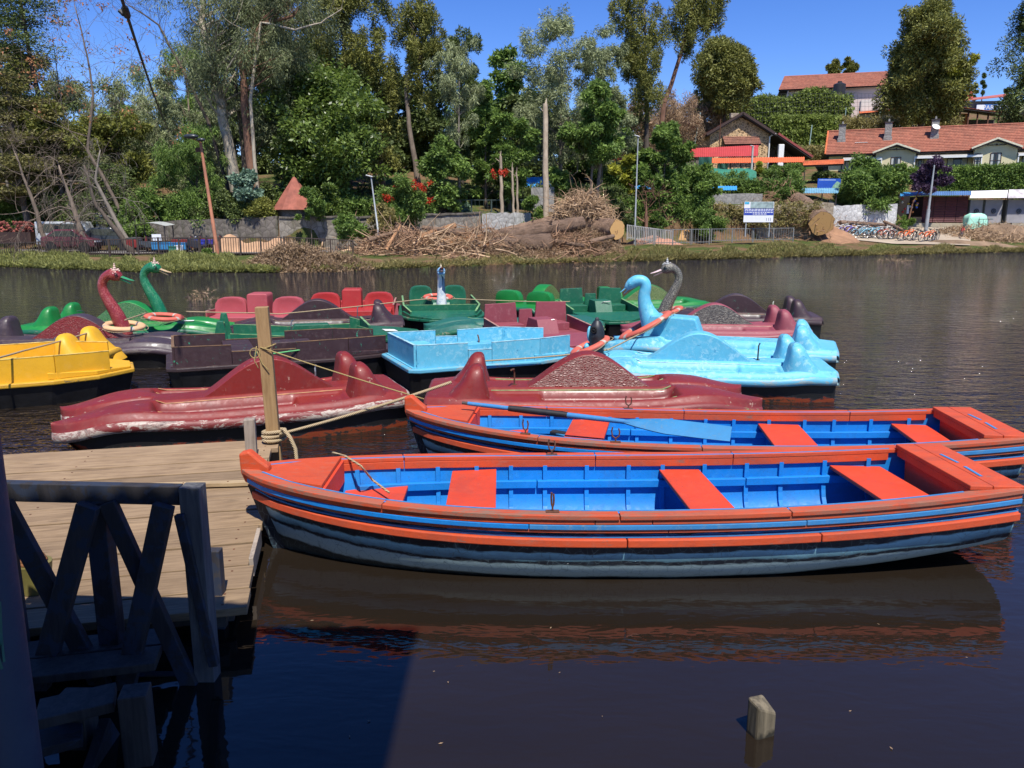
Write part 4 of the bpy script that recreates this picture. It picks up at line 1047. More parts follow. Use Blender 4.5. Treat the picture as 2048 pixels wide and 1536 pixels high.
# --- angular, panelled pedal boats
def panel_boat(label,nose,stern,col,rim,bo=.95,*,group='angular pedal boats with flat panels',style='box',w=.78,hull=None,sticker=False,z0=0,seatcol=None,console=True,h=.28,decks=None):
    label=label; P,a,L=at2(nose,stern); T=thing('pedal_boat',label,'pedal boat',(P.x,P.y,z0),a,group); col_m=PM[col]; hm=hull or M_BHULL2
    # black hull: tapered at the nose
    mb=MB(); ol=[(0,-w*.34),(.45,-w*.80),(1.0,-w),(L-.15,-w),(L,-w*.90),(L,w*.90),(L-.15,w),(1.0,w),(.45,w*.80),(0,w*.34)]
    n=len(ol); up=[(x,y,.30) for x,y in ol]; lo=[(x*.94+.12,y*.84,-.15) for x,y in ol]
    mb.add(up+lo,[tuple(range(n)),tuple(range(2*n-1,n-1,-1))]+[(i,(i+1)%n,n+(i+1)%n,n+i) for i in range(n)]); mb.build('hull',hm,T,bevel=.02)
    mb=MB(); ol2=[(x+(.015 if x>L/2 else -.015),y*1.03) for x,y in ol]; mb.prism(ol2,.285,.345); mb.build('rim',RIM[rim],T,bevel=.014)
    # foredeck and floor
    fd=1.05
    mb=MB(); pts=[(.03,-w*.30),(.46,-w*.76),(fd,-w*.94),(fd,w*.94),(.46,w*.76),(.03,w*.30)]
    zt=[.375,.40,.44,.44,.40,.375]; vs=[(x,y,z) for (x,y),z in zip(pts,zt)]+[(x,y,.346) for x,y in pts]
    mb.add(vs,[(0,1,4,5),(1,2,3,4),tuple(range(11,5,-1))]+[(i,(i+1)%6,6+(i+1)%6,6+i) for i in range(6)]); mb.build('foredeck',col_m,T,bevel=.008)
    if style!='closed':
        mb=MB(); mb.box(((fd+L)/2,0,.352),(L-fd-.1,w*1.8,.012)); mb.build('floor',col_m,T)
    def wall(name,pts,th=.035,mat=None):
        """upright panel following pts (x,y,ztop), from deck level"""
        mb=MB(); 
        for p,q in zip(pts,pts[1:]):
            d=Vector((q[0]-p[0],q[1]-p[1],0)).normalized(); nn=Vector((-d.y,d.x,0))*th/2; ln=d*.0
            vs=[]
            for (x,y,z) in (p,q):
                for s in (-1,1): vs+= [(x+nn.x*s,y+nn.y*s,.34),(x+nn.x*s,y+nn.y*s,z)]
            mb.add(vs,[(0,1,5,4),(2,6,7,3),(1,3,7,5),(0,4,6,2),(0,2,3,1),(4,5,7,6)])
        o_=mb.build(name,mat or col_m,T,bevel=.006)
        mb=MB()
        for p,q in zip(pts,pts[1:]): mb.beam((p[0],p[1],p[2]+.002),(q[0],q[1],q[2]+.002),th+.006,.008)
        mb.build('worn_edge',TRIM.get(rim,TRIM['red']),o_)
        return o_
    yw=w*.92; hh=.345+h
    if style=='box':       # open tub with high panelled sides stepping down
        for s in (-1,1):
            wall('side_panel',[(.30,s*yw*.62,hh+.03),(.95,s*yw*.97,hh+.05)])
            wall('side_panel',[(.955,s*yw*.97,hh+.05),(1.75,s*yw,hh+.04)])
            wall('side_panel',[(1.755,s*yw,hh-.06),(L-.9,s*yw,hh-.05)])
            wall('side_panel',[(L-.895,s*yw,hh+.05),(L-.12,s*yw*.97,hh+.06)])
        wall('end_panel',[(L-.10,-yw*.95,hh+.06),(L-.10,yw*.95,hh+.06)])
        mb=MB(); mb.prism([(1.35,.35),(2.15,.35),(2.05,.56),(1.45,.56)],-.16,.16,'y'); mb.build('console',col_m,T,bevel=.01)
        mb=MB(); mb.box((2.55,0,.44),(.42,yw*1.7,.19)); mb.build('bench',col_m,T,bevel=.01)
    elif style=='tall':    # tall flat seat backs, trapezoid console
        for s in (-1,1):
            mb=MB(); mb.prism([(s*.17,.35),(s*yw,.35),(s*yw*.97,.86),(s*.22,.88)],L-bo,L-bo+.05,'x'); mb.build('seat_back',col_m,T,bevel=.008)
            wall('side_panel',[(1.1,s*yw,.50),(L-bo-.02,s*yw,.60)])
            mb=MB(); mb.box((L-bo-.27,s*.47,.43),(.46,.50,.15)); mb.build('seat',col_m,T,bevel=.01)
        mb=MB(); mb.prism([(1.25,.35),(2.05,.35),(1.88,.66),(1.42,.66)],-.2,.2,'y'); mb.build('console',col_m,T,bevel=.012)
        mb=MB(); mb.prism([(-.15,.35),(.15,.35),(.13,.74),(-.13,.74)],L-bo+.02,L-bo+.07,'x'); mb.build('seat_back',col_m,T,bevel=.006)
    elif style=='long':    # low angled sides with a raised end
        for s in (-1,1):
            wall('side_panel',[(fd,s*yw*.97,.53),(1.28,s*yw,.60)]); wall('side_panel',[(1.285,s*yw,.47),(2.45,s*yw,.46)])
            wall('side_panel',[(2.455,s*yw,.46),(L-.32,s*yw*.97,.54)])
            mb=MB(); mb.prism([(L-.30,.34),(L-.02,.34),(L-.12,.76),(L-.22,.76)],s*yw*.9-.05,s*yw*.9+.05,'y'); mb.build('end_post',col_m,T,bevel=.01)
        wall('inner_panel',[(fd+.02,-yw,.60),(fd+.02,yw,.60)]); wall('end_panel',[(L-.16,-yw*.8,.60),(L-.16,yw*.8,.60)])
        mb=MB(); mb.prism([(1.55,.35),(2.5,.35),(2.35,.58),(1.75,.58)],-.15,.15,'y'); mb.build('console',col_m,T,bevel=.01)
    elif style=='shield':  # two wide rounded backs and a square paddle box between
        me=shared('pseat',paddle_seat_mesh)
        for s in (-1,1):
            put('seat_back',me,PM[seatcol or col],T,loc=(L-.85,s*.62,.42),rot=(0,0,pi))
            wall('side_panel',[(.9,s*yw,.50),(L-.2,s*yw,.58)])
        mb=MB(); mb.prism([(-.22,.35),(.22,.35),(.22,.86),(.19,.90),(-.19,.90),(-.22,.86)],L-1.2,L-.62,'x'); mb.build('paddle_box',col_m,T,bevel=.02)
        mb=MB(); mb.box((L-.45,0,.40),(.8,yw*1.9,.12)); mb.build('rear_deck',col_m,T,bevel=.015)
    elif style=='slab':    # broad sloped panels round the cockpit
        for s in (-1,1):
            wall('side_panel',[(.55,s*yw*.80,.47),(1.15,s*yw*.97,.56)]); wall('side_panel',[(1.16,s*yw*.97,.56),(L-.2,s*yw*.97,.60)])
            put('seat_back',shared('pseat',paddle_seat_mesh),PM[seatcol or col],T,loc=(L-.55,s*.42,.46),rot=(0,0,0),scale=(1,.85,1.05))
        mb=MB(); mb.prism([(1.15,.35),(2.2,.35),(2.1,.60),(1.3,.60)],-.2,.2,'y'); mb.build('console',col_m,T,bevel=.01)
        wall('inner_panel',[(1.12,-yw*.9,.56),(1.12,yw*.9,.56)])
    if sticker:
        mb=MB(); mb.box((.62,.12,.425),(.24,.26,.006),(0,R(-4),.1)); mb.build('number_sticker',M_WHITE,T)
    put('steering_lever',shared('lever',lever_mesh),M_STEEL if style!='box' else M_RUST,T,loc=(L-1.35,.05,.40),rot=(0,0,-2.0))
    return T

G_M='moulded pedal boats with a raised paddle cover'; G_A='angular pedal boats with flat panels'
# front row
moulded_boat('glossy dark red moulded pedal boat with peeling white rim just behind the jetty posts',(-4.98,8.45),(-1.50,9.95),'red','red',covershift=.30)
moulded_boat('dark red moulded pedal boat with carved feather panels directly behind the farther rowing boat',(2.98,9.70),(-1.0,9.62),'red','red2',cover=FE['red'],hull=M_BHULL2,lever=M_RUST)
b=moulded_boat('sky blue moulded pedal boat with a headless little swan neck at its left end',(.85,11.85),(4.52,11.25),'sky','sky',hull=M_BHULL,lever=M_BLACKRUB)
swan(b,(.42,-.02,.42),R(250),plain_cache('faded_black_swan',(.016,.018,.022),.5,var=.6),kind='broken',scale=1.0)
b=moulded_boat('sky blue pedal boat carrying the tall sky blue swan neck',(1.75,14.3),(5.35,13.05),'sky','sky',hull=M_BHULL2,skipcover=True,lever=False)
mb=MB(); mb.prism([(.62,.35),(1.72,.35),(1.55,.80),(.78,.84)],-.24,.24,'y'); mb.build('paddle_box',PM['sky'],b,bevel=.03)
SK=swan(b,(.62,0,.53),R(185),PM['sky'],kind='goose',scale=.97,crown=None)
panel_boat('sky blue box-sided pedal boat with an open tub lying left of the swan boats',(1.0,13.15),(-1.78,11.95),'sky','sky',style='box',w=.84)
panel_boat('bright yellow angular pedal boat with open bow at the left edge',(-5.62,11.62),(-8.87,9.97),'yellow','yellow',style='box',w=.84,h=.27)
# separate moulded yellow seats behind the yellow boat
moulded_boat('yellow moulded pedal boat half hidden behind the yellow angular one at the left edge',(-9.3,12.0),(-6.35,12.3),'yellow','yellow',hull=M_BHULL2,skipcover=True)
panel_boat('dark brown panelled pedal boat with green scuffs behind the red one',(-1.95,13.35),(-5.25,11.95),'brown','brown',style='box',w=.74,h=.24)
panel_boat('deep green long panelled pedal boat with a white number sticker on its bow',(-1.75,15.25),(-5.35,14.15),'green','green',style='long',w=.78,sticker=True)
# left swans
b=moulded_boat('dull plum pedal boat with carved red cover and a dark red swan neck at left',(-5.45,13.95),(-9.55,13.7),'plum','plum',cover=FE['red3'],hull=M_BHULL2,lever=False)
SW_R=scalemat('dark_red_swan_scales',(.20,.020,.018),(.38,.10,.08),.5)
swan(b,(1.62,-.32,.48),R(180),SW_R,beakm=plain_cache('green_beak',(.03,.22,.09),.35),crown=plain_cache('pale_crest',(.60,.42,.34),.5),scale=1.12,eyem=plain_cache('dark_eye',(.05,.02,.02),.2))
b=moulded_boat('bright green pedal boat with carved green cover and a green swan neck at left',(-5.75,16.3),(-9.75,16.2),'bright_green','green',cover=FE['green'],hull=M_BHULL2,lever=M_STEEL,sticker=[(.75,.35)])
SW_G=scalemat('green_swan_scales',(.006,.13,.05),(.07,.25,.11),.5)
swan(b,(1.55,0,.50),R(180),SW_G,beakm=plain_cache('tan_beak',(.42,.30,.17),.4),crown=plain_cache('pale_crest',(.60,.42,.34),.5),scale=1.12,eyem=plain_cache('dark_eye2',(.01,.06,.03),.2))
# back row, left to right
panel_boat('rose red pedal boat with two wide glossy seat backs, behind the mooring post top',(-5.75,20.3),(-5.50,16.7),'rose','maroon',style='shield',w=1.05)
panel_boat('scarlet pedal boat with wide seat backs and worn square box, right of the rose one',(-4.1,21.6),(-3.65,17.9),'scarlet','maroon',style='shield',w=1.05)
moulded_boat('dark brown moulded pedal boat with two seat backs showing left of the white swan neck',(-5.9,16.35),(-2.35,16.95),'brown','brown',hull=M_BHULL2,lever=M_STEEL)
b=panel_boat('deep green panelled pedal boat carrying the white and blue swan neck',(-1.45,17.25),(-1.95,20.6),'green','green',style='slab',w=.98,seatcol='green')
def white_swan():
    m=NT('white_swan_paint'); v=m.coord(); n=m.noise(v,8,7,.75); sep=m.n.new('ShaderNodeSeparateXYZ'); m.lk(v,sep.inputs[0])
    c=m.mix(m.ramp(n,[(.5,0),(.56,1)]),(.62,.62,.60),(.38,.45,.50))
    f=m.ramp(m.math('ADD',sep.outputs['Z'],m.math('MULTIPLY',sep.outputs['Y'],1.2)),[(.36,0),(.37,1),(.66,1),(.67,0)]); g=m.ramp(m.math('ADD',m.math('MULTIPLY',sep.outputs['X'],.45),sep.outputs['Y']),[(.035,0),(.045,1)])
    c=m.mix(m.math('MULTIPLY',f,g),c,(.018,.05,.11)); c=m.mix(m.ramp(sep.outputs['Z'],[(.66,0),(.68,.8)]),c,(.12,.36,.6)); m.color(c); m.rough(.4); return m.mat
swan(b,(1.25,0,.50),R(0-0)+pi,white_swan(),kind='upright',beakm=plain_cache('pink_beak',(.50,.20,.14),.4),crown=plain_cache('cream_crest',(.60,.50,.32),.5),eyem=plain_cache('dark_eye',(.05,.02,.02),.2),scale=1.12)
moulded_boat('bright green moulded pedal boat with wide seat backs, right of the white swan',(1.75,22.3),(.0,19.2),'bright_green','green',cover=FE['olive'],backs='pad',hull=M_BHULL2,lever=M_STEEL)
moulded_boat('bright green moulded pedal boat with an olive feathered cover behind the blue swan neck',(5.3,21.1),(1.9,20.5),'bright_green','green',cover=FE['olive'],backs='pad',hull=M_BHULL2,lever=False)
panel_boat('deep green pedal boat with flat upright panels just left of the blue swan neck',(2.35,16.9),(1.85,19.6),'green','green',.30,style='tall',w=.85,seatcol='green')
moulded_boat('dull green moulded pedal boat whose bow shows left of the maroon panelled one',(-1.75,16.1),(1.75,16.9),'teal','green',hull=M_BHULL2,backs=None,skipcover=True,lever=False)
panel_boat('faded maroon panelled pedal boat with tall flat seat backs behind the sky blue box-sided one',(1.12,13.35),(.18,16.0),'maroon','maroon',.30,style='tall',w=.95,sticker=True)
b=moulded_boat('faded maroon moulded pedal boat with black and silver feathered cover and the black swan neck',(2.2,15.95),(5.75,15.65),'maroon','maroon',cover=FE['silver'],hull=M_BHULL2,lever=False)
SW_B=scalemat('black_silver_swan_scales',(.05,.045,.035),(.30,.27,.19),1.0)
swan(b,(.95,.10,.50),R(180)+.05,SW_B,beakm=plain_cache('white_pink_beak',(.62,.48,.45),.35),crown=plain_cache('white_black_crest',(.45,.45,.42),.4),eyem=plain_cache('dark_eye3',(.01,.02,.02),.2),scale=1.12)
moulded_boat('dark brown moulded pedal boat farthest right in the back row',(3.2,18.2),(6.75,17.65),'brown','brown',hull=M_BHULL2,lever=plain_cache('pale_lever',(.4,.42,.3),.4))
# life rings
ring('cream life ring lying round the foot of the dark red swan neck',onz(246,652,.62),R(5),R(4),.3,'cream')
ring('orange life ring lying round the foot of the green swan neck',onz(328,634,.60),R(4),R(4),.6,'orange')
ring('orange life ring lying round the foot of the white swan neck',onz(876,594,.62),R(5),0,.2,'orange')
ring('orange life ring leaning on the sky blue swan neck with a rope beside it',onz(1290,652,.62),R(-5),R(-29),.0,'orange',Rr=.44,r=.085)
ring('orange life ring tilted on the headless little swan of the sky blue boat',onz(1180,692,.60),R(-4),R(-24),.2,'orange',Rr=.25)
ring('orange life ring hanging tilted on the foot of the black and silver swan neck',onz(1335,624,.62),R(-3),R(-18),.1,'orange',Rr=.26)
# lines between the boats
rope('pale line from the left edge over the yellow boats up to the cream life ring',[onz(-30,722,.75),onz(45,702,.72),onz(200,658,.70)],.013,M_ROPE,.005)
rope('pale line between the cream and the orange life rings on the left swans',[onz(250,640,.80),onz(292,626,.75)],.012,M_ROPE,.0)
rope('long pale line running along the back row from the green swan to the white swan',[onz(372,623,.70),onz(515,626,.66),onz(560,628,.66),onz(830,600,.80),onz(866,597,.80)],.012,M_ROPE,.003)
rope('long pale line running along the back row right of the white swan',[onz(905,597,.78),onz(1090,604,.70),onz(1140,603,.7)],.011,M_ROPE,.003)
rope('pale rope along the near side of the sky blue box-sided boat',[onz(965,722,.42),onz(1110,712,.42),onz(1215,700,.5),onz(1330,640,.60)],.012,M_ROPE,.004)
rope('bright green cord along the near edge of the dark brown panelled boat',[onz(540,708,.50),onz(600,700,.50),onz(700,689,.52)],.012,plain('bright_green_cord',(.12,.42,.14),.6),.002)
# small orange handle on the foot of the red boat bow
# ------------------------------------------------------------------ far bank: walls, fences, lamps
def X_(px,Y): return kx(px)*Y
def Z_(py,Y): return ony(1024,py,Y).z
def P_(px,py,Y): return Vector((X_(px,Y),Y,Z_(py,Y)))
def wallmat(name,c1,c2,moss=(.05,.06,.02),amt=.4,sc=1.2):
    m=NT(name); v=m.coord((1,1,1),'World'); vo=m.n.new('ShaderNodeTexVoronoi'); vo.inputs['Scale'].default_value=2.6; m.lk(v,vo.inputs['Vector']); vd=m.n.new('ShaderNodeTexVoronoi'); vd.feature='DISTANCE_TO_EDGE'; vd.inputs['Scale'].default_value=2.6; m.lk(v,vd.inputs['Vector'])
    n=m.noise(v,sc,6,.7); n2=m.noise(m.coord((5,5,.6),'World'),.9,5,.65)
    c=m.mix(m.ramp(n,[(.35,0),(.65,1)]),c1,c2); c=m.mix(.3,c,m.ramp(vo.outputs['Color'],[(0,tuple(a*.5 for a in c1)),(1,tuple(min(1,a*1.3) for a in c2))]))
    c=m.mix(m.math('MULTIPLY',m.ramp(vd.outputs['Distance'],[(0,1),(.08,0)]),.5),c,tuple(a*.4 for a in c1))
    c=m.mix(m.math('MULTIPLY',m.ramp(n2,[(.5,0),(.7,1)]),amt),c,moss); m.color(c); m.rough(.95); m.spec(.1); m.bump(vd.outputs['Distance'],.6,.08); return m.mat
W_STONE=wallmat('mossy_stone_wall',(.17,.145,.115),(.30,.27,.23)); W_DARK=wallmat('dark_weathered_wall',(.10,.085,.07),(.20,.175,.15),amt=.5)
W_WHITE=wallmat('limewashed_wall',(.42,.41,.39),(.66,.65,.62),(.20,.18,.15),.25,.8); W_RUB=wallmat('rubble_wall',(.22,.17,.11),(.42,.36,.28),(.10,.08,.04),.5,1.6)
W_GREY=wallmat('grey_rendered_wall',(.24,.23,.21),(.31,.30,.28),(.15,.13,.11),.2,.5)
def wall(name,label,p0,Y0,p1,Y1,top0,top1,mat,th=.4,bot=None,cap=None,cat='wall'):
    n=14; a=random.Random(hash(label)%1000 if False else len(label)*7+p0)
    T=thing(name,label,cat,(X_(p0,Y0),Y0,0)); o=T.location
    fr=[];tp=[]
    for i in range(n+1):
        f=i/n; Y=Y0+(Y1-Y0)*f; x=X_(p0,Y0)+(X_(p1,Y1)-X_(p0,Y0))*f; zt=Z_(top0+(top1-top0)*f,Y)+a.uniform(-.05,.05); zb=min(H(x,Y-1.2),H(x,Y+.6))-.5
        fr.append((x-o.x,Y-o.y,zb,zt))
    mb=MB(); A=[[(x,y+a.uniform(-.02,.02),zb),(x,y+a.uniform(-.03,.03),(zb+zt)/2),(x,y,zt),(x,y+th,zt),(x,y+th,zb)] for x,y,zb,zt in fr]
    mb.grid(A); mb.add(A[0],[(0,1,2,3,4)]); mb.add(A[-1],[(4,3,2,1,0)]); mb.build('wall_face',mat,T)
    if cap:
        mb=MB()
        for (x,y,zb,zt),(x2,y2,zb2,zt2) in zip(fr,fr[1:]): mb.beam((x,y+th/2,zt+.06),(x2,y2+th/2,zt2+.06),th+.14,.12)
        mb.build('coping',cap,T)
    return T
wall('stone_wall','long mossy stone retaining wall behind the dark railing, left of the broadleaf tree',300,51.8,555,51.8,444,432,W_DARK)
wall('stone_wall','pale streaked stone retaining wall below the red conical roof',558,51.8,716,52.5,436,436,W_STONE,cap=W_DARK)
wall('stone_wall','stone retaining wall with dark coping behind the fallen trunks',716,53.2,962,57.2,436,427,W_STONE,cap=W_DARK)
wall('concrete_wall','pale concrete wall block at the right end of the stone wall behind the fallen trunks',964,57.2,1062,58.6,426,426,wallmat('pale_concrete',(.34,.33,.30),(.48,.47,.44),(.16,.14,.11),.5),.5)
wall('concrete_wall','grey wall between the trees left of the tall dead trunk',1062,61,1108,61.5,374,374,W_GREY,.3)
wall('stone_wall','rubble retaining wall with orange soil behind the blue and white notice board',1395,67.9,1640,68.6,412,408,W_RUB,.5)
wall('limewashed_wall','rough limewashed wall in front of the bushy tree, right of the sawn trunk',1665,74.5,1792,76.5,412,407,W_WHITE,.5)
wall('concrete_wall','plain grey rendered wall panel above the notice board',1412,71.5,1522,71.5,388,387,W_GREY,.2)
wall('concrete_wall','low brown wall under the blue awning left of the bushy tree',1530,72.0,1665,74,404,405,W_RUB,.3)
wall('brick_wall','dark wall below the netting on the hill between the trees and the stone house',1225,82,1400,92,345,318,W_DARK,.4)
M_IRON=plain('dark_brown_iron',(.055,.038,.028),.6,.4,3); M_WFENCE=plain('white_fence_paint',(.36,.345,.32),.5,.15,3); M_GFENCE=plain('grey_fence_paint',(.16,.16,.15),.5,.3,3)
def fence(label,p0,Y0,p1,Y1,top0,top1,step,mat,hh=None,r=.014,postn=4,nrail=2):
    T=thing('fence',label,'fence',(X_(p0,Y0),Y0,0)); o=Vector(T.location); a=Vector((X_(p0,Y0),Y0,0)); b=Vector((X_(p1,Y1),Y1,0)); L=(b-a).length; n=int(L/step)
    mb=MB(); tops=[];
    def at(f):
        p=a.lerp(b,f); zt=Z_(top0+(top1-top0)*f,p.y); zb=zt-hh if hh else H(p.x,p.y); return p,zt,zb
    for i in range(n+1):
        p,zt,zb=at(i/n); mb.box((p.x-o.x,p.y-o.y,(zt+zb)/2),(r*2,r*2,zt-zb-.04))
    g=mb.build('bars',mat,T,fix=False); g['kind']='stuff'
    for k in range(nrail):
        mb=MB()
        for i in range(10):
            p,zt,zb=at(i/10); q,zt2,zb2=at((i+1)/10); h0=zt if k==0 else zb+.15+(.0 if k==1 else .35); h1=zt2 if k==0 else zb2+.15+(.0 if k==1 else .35)
            mb.beam((p.x-o.x,p.y-o.y-.004*k,h0),(q.x-o.x,q.y-o.y-.004*k,h1),.05,.05)
        mb.build('rail',mat,T,fix=False)
    for i in range(postn+1):
        p,zt,zb=at(i/postn); mb=MB(); mb.box((p.x-o.x,p.y-o.y,(zt+zb)/2),(.08,.08,zt-zb+.08)); mb.build('post',mat,T,fix=False)
    return T
fence('dark brown iron railing along the bank, left of the leaning tree trunks',-20,47.2,262,45.9,487,478,.14,M_IRON,postn=6)
fence('dark brown iron railing along the bank in front of the parked cart and sand heap',272,45.8,560,45.8,476,475,.14,M_IRON,postn=7)
fence('dark brown iron railing behind the heap of dry brush, bent at its right end',566,45.9,704,47.4,474,481,.13,M_IRON,postn=3)
fence('white picket railing right of the big sawn log',1255,60.5,1345,62.5,450,462,.16,M_WFENCE,hh=1.05,r=.03,postn=2)
fence('thin grey railing in front of the pinkish soil, left part',1272,59.6,1420,61.0,460,458,.22,M_GFENCE,hh=1.1,postn=4)
fence('thin grey railing along the weedy bank under the notice board',1424,61.2,1588,63.5,458,456,.22,M_GFENCE,hh=1.0,postn=4)
fence('dark mesh fence on top of the stone wall behind the fallen trunks',864,57.9,1060,59.5,400,400,.30,plain('dark_green_post',(.04,.06,.05),.6),hh=1.0,r=.008,postn=5)
M_RP=wood('rusty_pole',(.36,.13,.06),(.20,.09,.06),axis='z'); M_GP=plain('grey_pole',(.30,.32,.33),.5,.2,2)
def lamp(label,px,Y,py0,topx,topy,r0,r1,mat,head,lean=0):
    b=P_(px,py0,Y); b.z=min(b.z,H(b.x,b.y)+.1)-.1; t=P_(topx,topy,Y); T=thing('street_lamp',label,'street lamp',b)
    mb=MB(); v=t-b; mb.tube([(0,0,0),v*.35,v*.352,v],[r0,r0*.95,(r0+r1)/2,r1],10); mb.build('pole',mat,T,smooth=50.0)
    if head=='cobra':
        mb=MB(); mb.tube([v,v+Vector((-.15,-.2,.12)),v+Vector((-.45,-.4,.20))],.03,6); mb.build('arm',mat,T)
        mb=MB(); mb.sphere(v+Vector((-.35,-.35,.28)),(.42,.2,.13),12,6); mb.build('lamp_head',plain_cache('lamp_black',(.03,.035,.04),.3),T,smooth='all')
        mb=MB(); mb.sphere(v+Vector((.12,-.25,.12)),(.26,.16,.10),12,6); mb.build('lamp_head',plain_cache('lamp_black',(.03,.035,.04),.3),T,smooth='all')
        mb=MB(); mb.beam(v+Vector((-.3,0,-.4)),v+Vector((.05,0,-.35)),.06,.22); mb.build('bracket',M_RUST,T)
    elif head=='led':
        mb=MB(); mb.beam(v+Vector((-.3,-.1,.05)),v+Vector((.1,0,-.05)),.18,.06); mb.build('lamp_head',plain_cache('lamp_white',(.6,.6,.6),.4),T,bevel=.02)
    return T
lamp('tall rusty street lamp on the grassy bank left of the eucalyptus',432,44.6,517,413,285,.10,.075,M_RP,'cobra')
lamp('slim grey street lamp in front of the big bright broadleaf tree',760,50.6,472,745,352,.07,.04,M_GP,'led')
lamp('slim pale lamp pole beside the white picket railing',1270,61.0,487,1271,272,.065,.045,M_GP,'led')
lamp('concrete lamp post in front of the red corrugated canopy',1497,80.0,372,1497,292,.13,.09,plain('concrete_post',(.42,.40,.36),.8,.2),'led')
lamp('tall grey stepped pole in front of the dark red shutter',1853,75.2,455,1857,330,.17,.06,M_GP,'none')
for (px,Y,pb,pt,lab) in ((1205,74,330,232,'left'),(1440,105,300,240,'mid'),(1520,108,262,200,'right')): pass
def pole(label,px,Y,py0,topx,topy,r,mat,cat='pole',name='pole'):
    b=P_(px,py0,Y); t=P_(topx,topy,Y); mb=MB(); mb.tube([(0,0,-.3),t-b],[r,r*.9],8); o=mb.build(name,mat,None,smooth=True,loc=b); tag(o,label,cat); return o
M_GPOLE=plain('pale_green_pole',(.30,.42,.38),.6)
pole('pale green net pole on the hill left of the stone house',1382,96,288,1391,225,.07,M_GPOLE); pole('pale green net pole right of the stone house',1609,102,262,1610,250,.07,M_GPOLE)
pole('thin green net pole between stone house and cream house',1607,100,300,1610,252,.06,M_GPOLE); pole('thin net pole above the cream house left chimney',1673,112,250,1674,215,.06,M_GPOLE)
pole('rusty pole in front of the stone house gable',1431,90.5,300,1431,238,.06,M_RUST); pole('thin net pole above the cream house, right of the middle chimney',1740,114,250,1741,212,.06,M_GPOLE)
# broken dead trunks
M_DEAD=wood('stripped_dead_wood',(.42,.33,.23),(.20,.15,.10),axis='z',blotch=.6)
def snag(label,px,Y,py0,topx,topy,r0,r1):
    b=P_(px,py0,Y); b.z=H(b.x,b.y)-.2; t=P_(topx,topy,Y); v=t-b; mb=MB(); rr=random.Random(px)
    pts=[v*(i/9)+Vector((rr.uniform(-.04,.04),rr.uniform(-.04,.04),0)) for i in range(10)]
    mb.tube(pts,[r0+(r1-r0)*i/9+rr.uniform(-.01,.01) for i in range(10)],9); 
    mb.tube([v+Vector((0,0,-.1)),v+Vector((r1*.5,0,.35))],[r1*.6,.02],5); mb.tube([v*.93,v*.96+Vector((-.35,0,.1))],[.04,.015],5)
    o=mb.build('dead_trunk',M_DEAD,None,loc=b,smooth=60.0); tag(o,label,'dead tree'); return o
snag('tall pale broken dead trunk standing above the root mass',1093,57.5,435,1089,207,.24,.17); snag('thin broken dead trunk left of the tall one',1006,58,428,1001,312,.15,.10)
snag('thin pale dead trunk between the two darker snags',1029,58.4,428,1024,335,.11,.07); snag('second thin pale dead trunk close beside its twin',1037,58.6,428,1033,345,.11,.06)

# ------------------------------------------------------------------ the felled trees
M_BARK=wood('felled_bark',(.33,.21,.135),(.10,.06,.038),axis='x',blotch=.7,rough=.95,scale=.8); M_SPLIT=wood('split_orange_wood',(.50,.26,.12),(.30,.15,.07),axis='x',blotch=.5,scale=.6)
for _m_ in (M_BARK,M_SPLIT):
    _t=_m_.node_tree; _bp=[n for n in _t.nodes if n.type=='BUMP'][0]; _bp.inputs['Strength'].default_value=1.0; _bp.inputs['Distance'].default_value=.12
def cutmat():
    m=NT('sawn_end_grain'); v=m.coord(); w=m.n.new('ShaderNodeTexWave'); w.wave_type='RINGS'; w.rings_direction='X'; w.inputs['Scale'].default_value=4; w.inputs['Distortion'].default_value=3; w.inputs['Detail'].default_value=3; m.lk(v,w.inputs['Vector'])
    n=m.noise(v,3,5,.6); c=m.mix(m.math('MULTIPLY',w.outputs['Fac'],.35),(.62,.36,.13),(.42,.22,.08)); c=m.mix(m.ramp(n,[(.6,0),(.66,1)]),c,(.25,.12,.05)); m.color(c); m.rough(.8); return m.mat
M_CUT=cutmat()
def log(label,a,b,r0,r1,bark=None,cuts=(True,True),split=0,name='log'):
    a=Vector(a); b=Vector(b); v=b-a; L=v.length; T=thing(name,label,'log',a,0); T.rotation_mode='QUATERNION'; T.rotation_quaternion=v.to_track_quat('X','Z')
    rr=random.Random(int(L*100)); n=26; mb=MB(); rings=[]
    for i in range(n+1):
        f=i/n; R0=r0+(r1-r0)*f; off=(.06*R0*sin(f*5),.08*R0*sin(f*3.3))
        rings.append([(L*f,off[0]+R0*cos(2*pi*j/14)*(1+.08*sin(j*2.1+i*.7)+rr.uniform(-.06,.06)),off[1]+R0*sin(2*pi*j/14)*(1+.06*sin(j*3.3+i)+rr.uniform(-.06,.06))) for j in range(14)])
    vs=[p for r in rings for p in r]; fs=[(i*14+j,i*14+(j+1)%14,(i+1)*14+(j+1)%14,(i+1)*14+j) for i in range(n) for j in range(14)]
    mb.add(vs,fs); mb.build('bark',bark or M_BARK,T,smooth=70.0)
    for e,ok in ((0,cuts[0]),(n,cuts[1])):
        mb=MB(); r=rings[e]; dx=-.012 if e==0 else .012; mb.add([(x+dx,y*.985,z*.985) for x,y,z in r],[tuple(range(14))]); mb.build('sawn_face' if ok else 'broken_end',M_CUT if ok else M_SPLIT,T)
    for k in range(2):
        f=rr.uniform(.2,.8); aa=rr.uniform(0,6.28); mb=MB(); p=Vector((L*f,r0*.8*cos(aa),r0*.8*sin(aa))); mb.tube([p,p*1+Vector((.1,cos(aa)*.35,sin(aa)*.35))],[r0*.22,r0*.14],7); mb.build('branch_stub',bark or M_BARK,T)
    return T
def gp(px,py,Y,dz=0): p=P_(px,py,Y); return p
